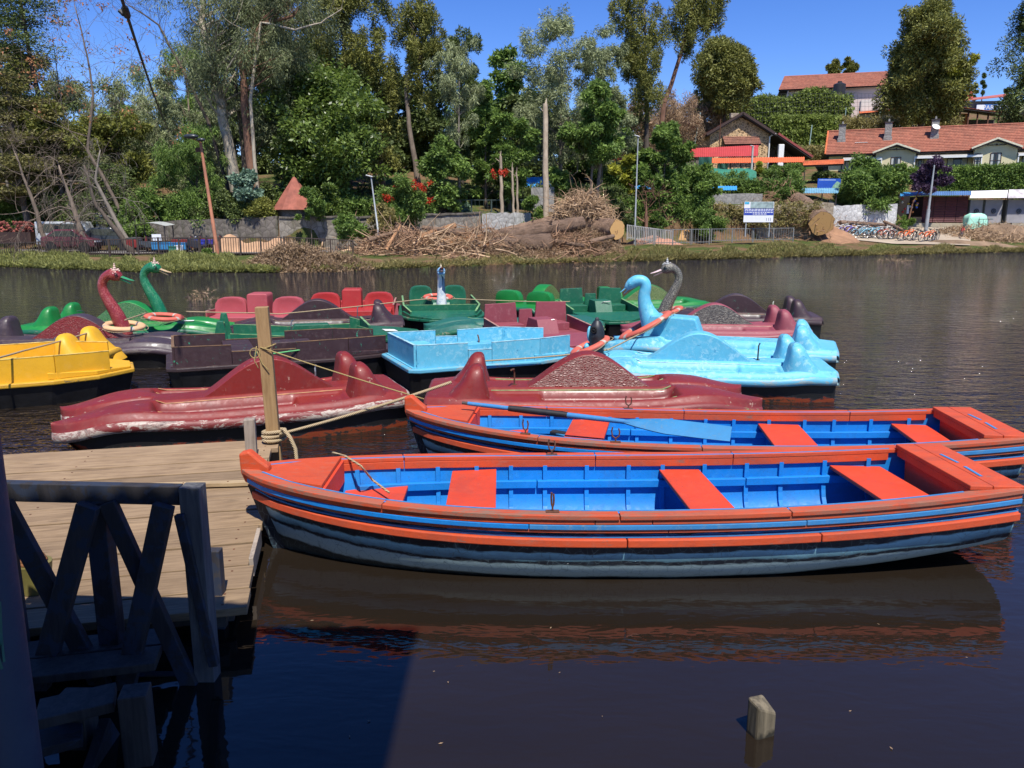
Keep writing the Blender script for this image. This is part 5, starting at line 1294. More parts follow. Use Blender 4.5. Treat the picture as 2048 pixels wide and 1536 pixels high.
log('long grey brown fallen trunk sloping up to the root mass',gp(915,493,51),gp(1165,445,54.5),.52,.42,cuts=(False,False))
log('thick fallen log with flaking orange bark at the water side',gp(975,493,50.6),gp(1100,486,51.6),.52,.58,M_BARK)
log('split orange limb leaning on the brush, left of the long trunk',gp(838,480,50),gp(908,452,53),.30,.20,M_SPLIT,cuts=(False,False))
log('grey fallen limb slanting down from the stone wall',gp(782,442,52),gp(830,487,49.8),.12,.20,cuts=(False,False))
log('slim orange limb lying in front of the long trunk',gp(908,500,50.0),gp(985,490,50.3),.13,.10,M_SPLIT,cuts=(True,False))
log('great sawn log with round orange face beside the root mass',gp(1168,455,57.0),gp(1236,459,54.4),.62,.68,M_BARK,cuts=(False,True))
log('great sawn trunk pointing at the lake with orange face, left of the bicycles',gp(1590,398,74.0),gp(1645,447,67.0),.60,1.02,M_BARK,cuts=(False,True))
log('fallen limb lying across the slope above the bicycles',gp(1680,445,71.5),gp(1772,450,73.5),.20,.14,cuts=(False,False))
log('fallen limb resting on the slope right of the limewashed wall',gp(1768,443,73.5),gp(1812,462,71),.13,.11,cuts=(False,False))
log('short limb stub lying before the big sawn log',gp(1180,484,52.6),gp(1228,472,53.4),.16,.13,cuts=(False,False))
log('great mossy trunk lying behind the long trunk on top of the brushwood',gp(1000,468,54.5),gp(1120,440,56.5),.34,.38,cuts=(False,False))
log('short thick log with torn orange side left of the water side log',gp(880,488,50.4),gp(965,478,51.5),.30,.34,M_SPLIT,cuts=(False,True))
log('dark limb arching over the brushwood left of the long trunk',gp(845,455,51.5),gp(930,468,51.0),.14,.20,cuts=(False,False))
log('crooked limb lying among the sticks near the slim grey lamp',gp(735,480,48.5),gp(800,462,50.0),.15,.10,cuts=(False,False))
log('pale forked limb standing up from the sticks right of the slim grey lamp',gp(770,500,47.5),gp(800,452,48.5),.12,.06,M_SPLIT,cuts=(False,False))
log('long limb lying along the shore under the root mass',gp(1080,478,52.5),gp(1170,492,51.5),.16,.12,cuts=(False,False))
def segs(name,A,B,ra,rb,mat,parent=None,n=4,kind=None,loc=None):
    """many tapered sticks in one mesh"""
    A=np.asarray(A,float);B=np.asarray(B,float);ra=np.asarray(ra,float);rb=np.asarray(rb,float); d=B-A; L=np.linalg.norm(d,axis=1,keepdims=True)+1e-9; d=d/L
    ref=np.where(np.abs(d[:,2:3])>.9,np.array([[1.,0,0]]),np.array([[0,0,1.]])); s=np.cross(d,ref); s/=np.linalg.norm(s,axis=1,keepdims=True)+1e-9; t=np.cross(d,s)
    V=[]
    for P,r in ((A,ra),(B,rb)):
        for j in range(n):
            th=2*pi*j/n; V.append(P+(s*cos(th)+t*sin(th))*r[:,None])
    V=np.stack(V,1).reshape(-1,3); N=len(A); base=np.arange(N)[:,None]*2*n
    F=np.concatenate([np.stack([base[:,0]+j,base[:,0]+(j+1)%n,base[:,0]+n+(j+1)%n,base[:,0]+n+j],1) for j in range(n)])
    return npmesh(name,V,F,mat,parent,loc,kind)
def debris(label,name,cx,cy,N,mat,rng,rx,ry,zmax,rmin=.01,rmax=.05,lmin=.4,lmax=1.8,jit=0):
    A=[];B=[];ra=[];rb=[]
    for i in range(N):
        x=cx+rng.normal()*rx*.5; y=cy+rng.normal()*ry*.5; fx=abs(x-cx)/rx; z=H(x,y)+rng.random()**1.6*zmax*max(.15,1-fx**2)
        a=rng.random()*6.28; e=rng.normal()*.45; L=lmin+rng.random()**2*(lmax-lmin); r=rmin+rng.random()**3*(rmax-rmin); p=np.array([x,y,z]); d=np.array([cos(a)*cos(e),sin(a)*cos(e),sin(e)])
        k=3
        for q in range(k):
            d2=d+rng.normal(size=3)*.25; d2/=np.linalg.norm(d2); p2=p+d2*L/k; p2[2]=max(p2[2],H(p2[0],p2[1])+.02) ; A.append(p);B.append(p2);ra.append(r*(1-q/k*.6));rb.append(r*(1-(q+1)/k*.6)); p=p2; d=d2
    o=segs(name,A,B,ra,rb,mat,kind='stuff'); o['label']=label; return o
M_STICK=plain('dry_sticks',(.30,.175,.10),.95,.45,1.5); M_STICK2=plain('pale_dry_sticks',(.42,.28,.165),.95,.4,1.5); M_SOIL=plain('red_brown_soil',(.26,.14,.075),.95,.4,.8,bump=.8); M_MUD=plain('brown_mud',(.19,.125,.075),.95,.45,.7,bump=1.0)
rg=np.random.default_rng(11)
debris('tangle of broken sticks heaped along the shore left of the long trunk','broken_sticks',X_(800,50),50.2,1440,M_STICK,rg,3.2,2.6,1.4850000000000003)
debris('broken twigs and sticks heaped round the fallen trunks','broken_sticks',X_(960,52.5),52.2,1440,M_STICK,rg,4.0,2.8,1.62)
debris('brushwood in front of the root mass','broken_sticks',X_(1125,54),53.4,1440,M_STICK,rg,3.0,2.6,1.35)
debris('pale bleached branches scattered over the brushwood','broken_sticks',X_(870,50),50.4,256,M_STICK2,rg,6.5,2.6,1.1,.03,.09,1.2,3.2)
debris('roots and twigs round the great sawn trunk','broken_sticks',X_(1590,69),70,800,M_STICK,rg,2.6,3.5,2.3)
debris('branches scattered on the soil slope above the bicycles','broken_sticks',X_(1720,74),74,560,M_STICK,rg,4.2,2.4,.7)
debris('roots and sticks in the mud heap at the right shore','broken_sticks',X_(1990,75),74.5,672,M_STICK2,rg,5.5,3.0,.9,.01,.06)
def mound(name,label,cat,px,Y,wx,wy,hgt,mat,seed=1,pw=1.0,kind=None,py=None):
    c=Vector((X_(px,Y),Y,0)); c.z=H(c.x,c.y-wy)-.1; rr=random.Random(seed); n=28; m=12; vs=[];fs=[]
    from mathutils import noise as mn
    for i in range(m+1):
        f=i/m
        for j in range(n):
            a=2*pi*j/n; q=1+.28*mn.noise(Vector((cos(a)*1.3,sin(a)*1.3,seed))); h=hgt*(cos(f*pi/2)**pw)*(1+.5*mn.noise(Vector((cos(a)*f*2.2,sin(a)*f*2.2,seed+5)))); vs.append((wx*f*q*cos(a),wy*f*q*sin(a),h))
    for j in range(n): x,y,z=vs[m*n+j]; vs.append((x*1.03,y*1.03,-1.2))
    for i in range(m+1):
        for j in range(n): fs.append((i*n+j,(i+1)*n+j,(i+1)*n+(j+1)%n,i*n+(j+1)%n))
    mb=MB(); mb.add(vs,fs); o=mb.build(name,mat,None,smooth='all',loc=c,fix=False); tag(o,label,cat,kind=kind)
    return o
M_SAND=plain('orange_sand',(.42,.25,.14),.95,.25,1.2,bump=.6)
mound('root_plate','earth clod of the upturned root plate behind the fallen trunks','root plate',1165,57.2,2.3,1.2,3.2,M_SOIL,3,.6)
mound('sand_heap','orange sand heap behind the railing right of the rusty lamp','sand heap',470,48.8,2.3,1.0,1.05,M_SAND,4); mound('sand_heap','second orange sand heap behind the railing before the stone wall','sand heap',545,48.9,1.9,1.0,.9,M_SAND,8)
mound('soil_heap','orange soil heap below the rubble wall right of the clipped bushes','soil heap',1352,66.2,1.9,1.0,1.5,plain('orange_soil',(.42,.24,.10),.95,.35,1.2,bump=.8),5)
mound('soil_heap','pinkish soil heap behind the thin grey railing','soil heap',1310,62.2,2.6,.8,.65,plain('pinkish_soil',(.36,.18,.12),.95,.3,1.5,bump=.6),6)
mound('soil_heap','brown mud heap on the right shore in front of the shuttered stalls','soil heap',2010,75.4,5.2,2.2,1.75,M_MUD,9,.9); mound('soil_heap','low spread of mud in front of the bicycles at the right shore','soil heap',1915,71.6,5.5,1.8,.55,M_MUD,10)
mound('soil_heap','trampled soil slope round the great sawn trunk','soil heap',1640,70.5,3.4,3.2,1.5,M_SOIL,12)
mound('soil_heap','soil slope under the fallen limbs above the bicycles','soil heap',1728,74.0,4.2,1.6,1.0,M_SOIL,13)
# the fan of torn roots
rc=P_(1165,410,57.0); A=[];B=[];ra=[];rb=[]
for i in range(1700):
    a=rg.uniform(-.6,pi+.6); L=rg.uniform(.35,1.0)+1.5*rg.random()**5; p=np.array([rc.x+cos(a)*2.0*rg.random()**.6,rc.y+rg.normal()*.5-.5,rc.z+sin(a)*1.5*rg.random()**.6-.9]); d=np.array([cos(a)*.6+rg.normal()*.6,rg.normal()*.5-.2,sin(a)*.7+rg.normal()*.6]); r=.014+.06*rg.random()**3
    for q in range(5):
        d=d/np.linalg.norm(d); p2=p+d*L/5; A.append(p);B.append(p2);ra.append(r*(1-q/6));rb.append(r*(1-(q+1)/6)); p=p2; d=d+rg.normal(size=3)*.5+np.array([0,0,-.12])
o=segs('torn_roots',A,B,ra,rb,M_STICK2,kind='stuff'); o['label']='fan of torn roots of the upturned stump'

# ------------------------------------------------------------------ signs
def text_mesh(parent,body,loc,size,mat,rotx=pi/2,name='lettering',rotz=0):
    cu=bpy.data.curves.new('t','FONT'); cu.body=body; cu.size=size; cu.align_x='CENTER'; cu.align_y='CENTER'
    ob=bpy.data.objects.new('t',cu); COL.objects.link(ob); dg=bpy.context.evaluated_depsgraph_get(); me=bpy.data.meshes.new_from_object(ob.evaluated_get(dg)); bpy.data.objects.remove(ob)
    me.materials.clear(); me.materials.append(mat); return link(name,me,parent,loc=loc,rot=(rotx,0,rotz))
c_=P_(1516,424,62.0); T=thing('notice_board','white and blue printed notice board standing on the weedy bank','notice board',(c_.x,c_.y,c_.z))
MW=plain('white_panel',(.75,.75,.76),.5,.04); MBL=plain('print_blue',(.03,.06,.34),.5,.1); MCY=plain('print_cyan',(.06,.40,.60),.5); MPH=plain('print_landscape',(.30,.38,.36),.5,.5,2.5)
mb=MB(); mb.box((0,0,0),(2.26,.06,1.52)); mb.build('board',MW,T)
for (x,z,w,h,mt,nm) in ((-.93,.66,.34,.17,MCY,'printed_logo'),(.22,.50,1.75,.50,MPH,'printed_picture'),(0,.02,2.24,.52,MBL,'printed_band')):
    mb=MB(); mb.box((x,-.034,z),(w,.006,h)); mb.build(nm,mt,T)
rr=random.Random(2)
for row,z in enumerate((.20,.09,-.03,-.15)):
    x=-1.05 if row<3 else -.45
    while x<(1.05 if row<3 else .4):
        w=rr.uniform(.06,.22); mb=MB(); mb.box((x+w/2,-.0395,z),(w,.004,.055)); mb.build('printed_line',MW,T); x+=w+.045
for x in (.62,.78,.92): mb=MB(); mb.box((x,-.033,-.55),(.05,.004,.22)); mb.build('printed_figure',plain_cache('print_grey',(.3,.32,.4),.5),T)
for x in (-.9,.9): mb=MB(); mb.box((x,.05,-1.2),(.07,.05,1.3)); mb.build('leg',M_GP,T)
c_=P_(1652,373,80.0); T=thing('hoarding','blue and white hoarding above the awning left of the bushy tree','hoarding',c_)
mb=MB(); mb.box((0,0,0),(2.25,.06,1.5)); mb.build('board',plain('hoarding_blue',(.02,.09,.48),.45,.15,2),T)
mb=MB(); mb.box((0,-.034,-.58),(2.23,.006,.30)); mb.build('printed_strip',MW,T); mb=MB(); mb.box((-.2,-.034,.62),(1.6,.006,.08)); mb.build('printed_strip',plain_cache('print_palblue',(.35,.5,.8),.5),T)
mb=MB(); mb.prism([(.2,-.42),(1.1,-.42),(1.1,.35),(.75,.5),(.4,.1)],-.040,-.034,'y'); mb.build('printed_picture',plain_cache('print_green',(.22,.40,.30),.6,var=.5),T)
for x in (-.9,-.5,-.1): mb=MB(); mb.prism([(x-.12,-.38),(x+.12,-.38),(x+.08,-.22),(x,-.14),(x-.08,-.22)],-.040,-.034,'y'); mb.build('printed_figure',MW,T)
for x in (-.85,-.6,-.3,-.05,.2): mb=MB(); mb.box((x,-.039,-.58),(.14,.004,.13)); mb.build('printed_line',plain_cache('print_dark',(.05,.06,.08),.5),T)
for x in (-.9,.9): mb=MB(); mb.box((x,.06,-1.3),(.07,.05,1.4)); mb.build('leg',M_GP,T)

# ------------------------------------------------------------------ buildings
def tilemat(name,c1,c2,c3=(.12,.06,.04),rows=3.2):
    m=NT(name); v=m.coord((1,1,1)); br=m.n.new('ShaderNodeTexBrick'); mp=m.n.new('ShaderNodeMapping'); mp.inputs['Scale'].default_value=(1,1,1); m.lk(v,mp.inputs[0]); m.lk(mp.outputs[0],br.inputs['Vector'])
    br.inputs['Scale'].default_value=1; br.inputs['Brick Width'].default_value=.28; br.inputs['Row Height'].default_value=.30; br.inputs['Mortar Size'].default_value=.012
    br.inputs['Color1'].default_value=c4(c1); br.inputs['Color2'].default_value=c4(c2); br.inputs['Mortar'].default_value=c4(c3)
    n=m.noise(v,.8,5,.65); n2=m.noise(v,4,4,.7); c=m.mix(m.math('MULTIPLY',m.ramp(n,[(.42,0),(.7,1)]),.45),br.outputs['Color'],c3); c=m.mix(m.math('MULTIPLY',m.ramp(n2,[(.5,0),(.7,1)]),.3),c,tuple(min(1,a*1.5) for a in c1)); m.color(c); m.rough(.85); return m.mat
M_TILE=tilemat('clay_tiles',(.36,.125,.072),(.27,.085,.05)); M_TILE2=tilemat('bright_clay_tiles',(.62,.15,.045),(.52,.12,.04),(.3,.07,.03)); M_TILE3=tilemat('dark_clay_tiles',(.27,.11,.07),(.20,.08,.055),(.06,.03,.02))
M_CREAM=plain('cream_wall',(.62,.55,.33),.8,.08,1.0); M_DKWOOD=plain('dark_brown_frame',(.045,.022,.015),.6,.2); M_GLASS=plain('dark_window_glass',(.02,.024,.028),.08,.3); M_CURT=plain('pale_curtain',(.45,.46,.42),.9,.1,4); M_WHT=plain('white_beam',(.72,.72,.68),.6,.06); M_DARK=plain('dark_eaves',(.03,.025,.025),.8)
def courses(name,T,a,b,c,d,mat,n,lift=.05,th=.10,w=None):
    """tiled roof slope: a-b eave line, d-c ridge line; overlapping courses, each a strip with its own lip"""
    a,b,c,d=[Vector(p) for p in (a,b,c,d)]; nrm=(b-a).cross(d-a).normalized(); 
    if nrm.z<0: nrm=-nrm
    mb=MB(); rr=random.Random(n)
    for i in range(n):
        f0=i/n; f1=min(1,(i+1.12)/n); p0=a.lerp(d,f0);p1=b.lerp(c,f0);q0=a.lerp(d,f1);q1=b.lerp(c,f1); m=8
        for j in range(m):
            g0=j/m; g1=(j+1)/m; o=rr.uniform(-.012,.012)
            A=p0.lerp(p1,g0)+nrm*(lift+o);B=p0.lerp(p1,g1)+nrm*(lift+o);Cc=q0.lerp(q1,g1)+nrm*.004;D=q0.lerp(q1,g0)+nrm*.004
            mb.add([A,B,Cc,D,A-nrm*lift,B-nrm*lift],[(0,1,2,3),(4,5,1,0)])
    mb.build(name,mat,T,fix=False)
    mb=MB(); A=[p-nrm*.10 for p in (a,b,c,d)]; Bq=[p-nrm*(th+.10) for p in (a,b,c,d)]; mb.add(A+Bq,[(0,1,2,3),(7,6,5,4),(0,4,5,1),(1,5,6,2),(2,6,7,3),(3,7,4,0)]); return mb.build(name+'_deck',M_DARK,T)
def window(T,x,y,z,w,h,name='window',nx=2,nz=2,frame=.07,mat=None,curtain=True,dep=.06):
    fr=MB()
    for sx in (-1,1): fr.box((x+sx*(w/2-frame/2),y,z),(frame,dep,h))
    for sz in (-1,1): fr.box((x,y-.003,z+sz*(h/2-frame/2)),(w,dep,frame))
    for i in range(1,nx): fr.box((x-w/2+w*i/nx,y-.004,z),(frame*.6,dep*.9,h-frame))
    for i in range(1,nz): fr.box((x,y-.006,z-h/2+h*i/nz),(w-frame,dep*.8,frame*.6))
    f=fr.build(name,mat or M_DKWOOD,T)
    g=MB(); g.box((x,y+.02,z),(w-.05,.02,h-.05)); g.build('pane',M_GLASS,f)
    if curtain:
        for sx in (-1,1): g=MB(); g.box((x+sx*w*.34,y+.006,z),(w*.24,.01,h-.16)); g.build('curtain',M_CURT,f)
    return f
# long cream bungalow with three chimneys
P0=Vector((X_(1648,92),92,0)); P1=Vector((X_(2048,84.5),84.5,0)); HA=atan2((P1-P0).y,(P1-P0).x); hz=Z_(353,92)
HOUSE=thing('bungalow','long cream bungalow with red tiled roof and three chimneys on the terrace at right','house',(P0.x,P0.y,hz),HA)
hd=Vector((cos(HA),sin(HA),0)); hn=Vector((-sin(HA),cos(HA),0))
def lx(px,dy=0.0):
    k=kx(px); b=P0+hn*dy   # b + u*hd has x/y = k
    return (k*b.y-b.x)/(hd.x-k*hd.y)
def lz(px,py,dy=0.0):
    u=lx(px,dy); p=P0+hn*dy+hd*u; return Z_(py,p.y)-hz
LH=23.0; ez=lz(1700,306,-.5); rzz=lz(1690,262,3.6); 
mb=MB(); mb.box((LH/2,3.5,ez/2-.4),(LH,7,ez+.8)); mb.build('wall',M_CREAM,HOUSE)
mb=MB(); mb.prism([(-.1,ez),(7.1,ez),(3.6,rzz-.12)],.0,.12,'x'); mb.build('gable_wall',plain('mauve_render',(.30,.20,.19),.8,.1),HOUSE)
courses('roof',HOUSE,(-.35,-.7,ez-.10),(LH,-.7,ez-.10),(LH,3.6,rzz),(-.35,3.6,rzz),M_TILE,15); courses('rear_roof',HOUSE,(-.35,7.8,ez-.1),(LH,7.8,ez-.1),(LH,3.6,rzz),(-.35,3.6,rzz),M_TILE,6)
mb=MB(); mb.beam((-.4,-.72,ez-.02),(-.4,3.6,rzz+.10),.16,.10); mb.build('verge',M_TILE2,HOUSE); mb=MB(); mb.tube([(-.4,3.6,rzz+.05),(LH,3.6,rzz+.05)],.12,8); mb.build('ridge_cap',M_TILE,HOUSE)
for px,pyb,pyt in ((1670,303-28,250),(1760,268,245),(1851,262,240)):
    u=lx(px,1.9); zt=lz(px,pyt,1.9); f=(1.9+.7)/4.3; zb=ez-.1+(rzz-ez+.1)*f-.5
    c=MB(); c.box((u,1.9,(zb+zt)/2),(.72,.62,zt-zb)); c.box((u,1.9,zb+.45),(.86,.76,.5)); ch=c.build('chimney',W_GREY,HOUSE,bevel=.02)
    c=MB(); c.box((u,1.9,zt+.03),(.9,.8,.09)); c.build('chimney_cap',M_DARK,ch); c=MB(); c.tube([(u,1.9,zt+.07),(u,1.9,zt+.38)],[.13,.08],8); c.build('chimney_pot',W_GREY,ch)
c=MB(); u=lx(1853,1.5); c.tube([(u,1.45,lz(1853,253,1.5)),(u+.05,1.35,lz(1853,253,1.5)+.1)],[.42,.05],14); c.build('satellite_dish',M_WHT,HOUSE)
c=MB(); u=lx(1709,1.2); f=(1.2+.7)/4.3; z0=ez-.1+(rzz-ez+.1)*f+.08; c.beam((u-.65,1.2,z0),(u+.65,1.2,z0),.24,.04); c.build('roof_light',M_WHT,HOUSE)
mb=MB(); mb.box((LH/2,-.35,ez-.22),(LH,.5,.12)); mb.build('eaves',M_DARK,HOUSE)
for (pa,pap,pb,ya) in ((1733,1786,1826,287),(1926,1983,2026,276)):
    ua,uc,ub=lx(pa,-1.6),lx(pap,-1.6),lx(pb,-1.6); uc=(ua+ub)/2; za=lz(pap,ya,-1.8); zl=lz(pa,304 if pa<1800 else 295,-1.6); w=(ub-ua)/2-.35
    mb=MB(); mb.prism([(uc-w,-.8),(uc+w,-.8),(uc+w,zl-.05),(uc,za-.28),(uc-w,zl-.05)],-1.5,.02,'y'); mb.build('porch_wall',M_CREAM,HOUSE)
    courses('porch_roof',HOUSE,(ua,-2.0,zl-.12),(ua,1.6,zl-.12),(uc,2.8,za),(uc,-2.0,za),M_TILE2,5); courses('porch_roof',HOUSE,(ub,-2.0,zl-.12),(ub,1.6,zl-.12),(uc,2.8,za),(uc,-2.0,za),M_TILE2,5)
    for e,g in ((ua,1),(ub,-1)):
        mb=MB(); mb.beam((e,-2.02,zl-.10),(uc,-2.02,za+.0),.06,.17,up=(0,0,1)); mb.build('bargeboard',plain_cache('cream_board',(.62,.58,.42),.7),HOUSE)
    mb=MB(); mb.beam((uc-w*.45,-1.62,zl+.18),(uc+w*.45,-1.62,zl+.18),.07,.07); mb.sphere((uc,-1.66,zl+.22),.10,8,6); mb.build('gable_tie',M_DKWOOD,HOUSE)
    window(HOUSE,uc+.05,-1.53,zl-1.35,1.0,1.55); window(HOUSE,uc-w+.35,-1.53,zl-1.35,.55,1.5,nx=1)
for (p0_,p1_) in ((1680,1726),(1820,1836),(1843,1864),(1881,1922),(2028,2060)):
    a_,b_=lx(p0_),lx(p1_); window(HOUSE,(a_+b_)/2,-.03,ez-1.35,b_-a_,1.15,nx=3,nz=1)
for (p0_,p1_,pp) in ((1676,1752,(1692,1752)),(1816,1950,(1817,1868,1949)),(2020,2090,(2021,))):
    a_,b_=lx(p0_,-1.5),lx(p1_,-1.5); mb=MB(); zt=ez-.38; mb.add([(a_,-1.6,zt-.32),(b_,-1.6,zt-.32),(b_,-.02,zt+.05),(a_,-.02,zt+.05),(a_,-1.6,zt-.38),(b_,-1.6,zt-.38),(b_,-.02,zt-.01),(a_,-.02,zt-.01)],[(0,1,2,3),(7,6,5,4),(0,4,5,1),(1,5,6,2),(3,2,6,7),(0,3,7,4)]); mb.build('awning',plain_cache('awning_grey',(.36,.34,.30),.7),HOUSE)
    mb=MB(); mb.box(((a_+b_)/2,-1.63,zt-.36),(b_-a_,.06,.22)); mb.build('awning_beam',M_WHT,HOUSE)
    for p in pp: mb=MB(); mb.box((lx(p,-1.55),-1.55,zt-1.75),(.11,.11,2.9)); mb.build('awning_post',M_WHT,HOUSE)

# stone gabled house
SY=94.0; sx0=X_(1412,SY); sx1=X_(1529,SY); sb=Z_(322,SY); se=Z_(263,SY); sa=Z_(228,SY); sw=sx1-sx0
def stonemat():
    m=NT('rubble_stone_gable'); v=m.coord((1,1,1)); vo=m.n.new('ShaderNodeTexVoronoi'); vo.inputs['Scale'].default_value=3.6; m.lk(v,vo.inputs['Vector']); vd=m.n.new('ShaderNodeTexVoronoi'); vd.feature='DISTANCE_TO_EDGE'; vd.inputs['Scale'].default_value=3.6; m.lk(v,vd.inputs['Vector'])
    c=m.ramp(vo.outputs['Color'],[(0,(.13,.085,.04)),(.5,(.26,.17,.085)),(1,(.34,.25,.15))]); c=m.mix(m.ramp(vd.outputs['Distance'],[(.05,1),(.13,0)]),c,(.62,.42,.22)); m.color(c); m.rough(.9); m.bump(vd.outputs['Distance'],.5,.1); return m.mat
ST=thing('stone_house','stone house with brown gable roof facing the lake behind the red canopy','house',((sx0+sx1)/2,SY,sb))
mb=MB(); mb.prism([(-sw/2,-1),(sw/2,-1),(sw/2,se-sb),(0,sa-sb-.35),(-sw/2,se-sb)],0,7,'y'); mb.build('wall',stonemat(),ST)
for s in (-1,1):
    ov=sw/2+.55; zo=se-sb-.42
    courses('roof',ST,(s*ov,-.7,zo),(s*ov,7.3,zo),(0,7.3,sa-sb),(0,-.7,sa-sb),M_TILE3,9); mb=MB(); mb.beam((s*ov,-.72,zo+.02),(0,-.72,sa-sb+.05),.08,.26); mb.build('bargeboard',M_DKWOOD,ST)
aw0,aw1=X_(1436,SY)-(sx0+sx1)/2,X_(1507,SY)-(sx0+sx1)/2; courses('window_roof',ST,(aw0,-1.3,Z_(291,SY)-sb),(aw1,-1.3,Z_(290,SY)-sb),(aw1,-.02,Z_(273,SY)-sb),(aw0,-.02,Z_(273,SY)-sb),M_TILE3,5)
mb=MB(); mb.tube([(sw/2+.45,-.75,se-sb-.3),(sw/2+.1,-.2,se-sb-.45),(sw/2-.05,-.15,se-sb-.6),(sw/2-.05,-.15,-1)],.075,8); mb.build('downpipe',M_WHT,ST)
mb=MB(); mb.box((-.2,2.2,sa-sb+.1),(.9,.6,.5)); mb.build('chimney',W_RUB,ST)
# side wing with steep lean-to roof and white pillar
WG_=thing('side_wing','low open wing with dark red lean-to roof right of the stone house','building',(sx1+.2,SY-.5,sb))
w_=X_(1605,SY)-sx1; courses('roof',WG_,(w_,-.6,Z_(316,SY)-sb),(w_,5,Z_(316,SY)-sb),(.4,5,Z_(270,SY)-sb),(.4,-.6,Z_(270,SY)-sb),M_TILE3,9)
mb=MB(); mb.beam((w_+.05,-.62,Z_(315,SY)-sb),(.4,-.62,Z_(269,SY)-sb),.08,.22); mb.build('bargeboard',plain('dark_red_board',(.25,.05,.04),.6),WG_)
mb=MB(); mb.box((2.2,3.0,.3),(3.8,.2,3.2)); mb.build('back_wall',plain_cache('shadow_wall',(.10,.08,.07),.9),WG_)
for px in (1548,): mb=MB(); mb.box((X_(px,SY)-sx1-.2,-.3,(Z_(290,SY)-sb)/2-.3),(.62,.4,Z_(290,SY)-sb+.6)); mb.build('pillar',M_WHT,WG_,bevel=.05)
mb=MB(); mb.box((.75,2.6,.6),(.9,.1,2.0)); mb.build('door',M_DKWOOD,WG_)
def canopy(label,p0,p1,yt0,yt1,yb0,yb1,Y,depth,mat,posts,cat='canopy',tile=False,wav=True,postmat=None,n=None):
    x0,x1=X_(p0,Y),X_(p1,Y); T=thing('canopy',label,cat,(x0,Y,Z_(yb0,Y))); zb=T.location.z; L=x1-x0
    A=(0,0,0);B=(L,0,Z_(yb1,Y)-zb); Yb=Y+depth; Cc=(X_(p1,Yb)-x0,depth,Z_(yt1,Yb)-zb); D=(X_(p0,Yb)-x0,depth,Z_(yt0,Yb)-zb)
    if tile: courses('roof',T,A,B,Cc,D,mat,4,lift=.05,th=.06)
    else:
        n=n or int(L/.11); R_=[]
        for i in range(n+1):
            f=i/n; w=.028*(1 if i%2 else -1) if wav else 0; p=Vector(A).lerp(Vector(B),f); q=Vector(D).lerp(Vector(Cc),f); R_.append([(p.x,p.y,p.z+w),(q.x,q.y,q.z+w)])
        mb=MB(); mb.grid(R_); R2=[[(a[0],a[1],a[2]-.02) for a in r] for r in R_]; mb.grid(R2,True); mb.build('roof',mat,T,fix=False)
    for p in posts:
        x=X_(p,Y+.3)-x0; zz=H(x+x0,Y+.3)-zb; mb=MB(); mb.box((x,.3,zz/2-.02),(.08,.08,-zz if zz<0 else .3)); mb.build('post',postmat or M_DARK,T)
        if depth>1.2: mb=MB(); x=X_(p,Y+depth-.2)-x0; zz=H(x+x0,Y+depth-.2)-zb; mb.box((x,depth-.2,(zz+.2)/2),(.08,.08,abs(zz)+.4)); mb.build('post',postmat or M_DARK,T)
    return T
M_REDTIN=plain('red_corrugated_sheet',(.42,.05,.045),.5,.12,1.5); M_ORTIN=plain('orange_roof_sheet',(.66,.13,.04),.55,.1,1.2); M_BLTIN=plain('blue_roof_sheet',(.10,.20,.40),.45,.25,1.2); M_CYTIN=plain('cyan_roof_sheet',(.05,.28,.60),.45,.2)
canopy('red corrugated canopy in front of the stone house',1368,1508,297,290,314,312,86.5,2.6,M_REDTIN,(1385,1420,1462,1478,1494))
canopy('long orange covered walkway roof below the stone house',1418,1600,316,314,326,324,84.5,1.2,M_ORTIN,(1430,1455,1475,1500,1530,1560,1590))
canopy('short orange walkway roof left of the cream bungalow',1598,1678,322,318,331,328,83.0,1.6,M_TILE2,(1602,1640,1674),tile=True)
canopy('orange walkway roof among the trees above the root mass',1200,1282,315,313,323,322,80.0,1.2,M_ORTIN,(1210,1225,1240,1255,1270))
canopy('orange roof edge deep among the trees left of the dead trunk',1185,1225,298,300,312,313,84.0,1.6,M_ORTIN,(1190,1220))
canopy('blue awning roof half hidden behind the shrubs',1370,1470,372,372,380,380,72.5,1.0,M_CYTIN,(1380,1460))
canopy('faded cyan awning under the blue hoarding',1560,1672,376,376,386,386,76.0,1.2,plain('faded_cyan_sheet',(.14,.30,.40),.6,.3,2),(1565,1600,1640,1668))
canopy('blue awning strip behind the yellow flowering shrub',1268,1350,371,372,377,378,70.0,.8,M_CYTIN,(1275,1340))
canopy('bright blue tarpaulin roof between the trees left of the dead trunk',1030,1112,355,353,375,372,67.0,1.6,plain('bright_blue_tarp',(.03,.28,.70),.5,.2,2),(1040,1105),wav=False)
# shade nets
for lab,p0,p1,y0,y1,Y in (('dark green shade net hanging under the red canopy, left part',1392,1418,314,345,86.2),('dark green shade net hanging under the red canopy, middle part',1430,1450,314,340,86.3)):
    a=P_(p0,y0,Y); b=P_(p1,y1,Y); mb=MB(); R_=[]
    for i in range(13): 
        f=i/12; x=(b.x-a.x)*f; R_.append([(x,.08*sin(f*9),0),(x,.12*sin(f*11+1),(b.z-a.z)*.5),(x,.1*sin(f*8),b.z-a.z)])
    mb.grid(R_); o=mb.build('shade_net',plain_cache('green_net',(.012,.075,.055),.8),None,loc=a); tag(o,lab,'shade net')
a=P_(1385,338,79.0); mb=MB(); R_=[]
for i in range(21):
    f=i/20; x=f*5.8; R_.append([(x,1.6,.15+.1*sin(f*7)),(x,.6,.12*sin(f*9+1)),(x,-.4,-.25+.08*sin(f*12)),(x,-.6,-1.1)])
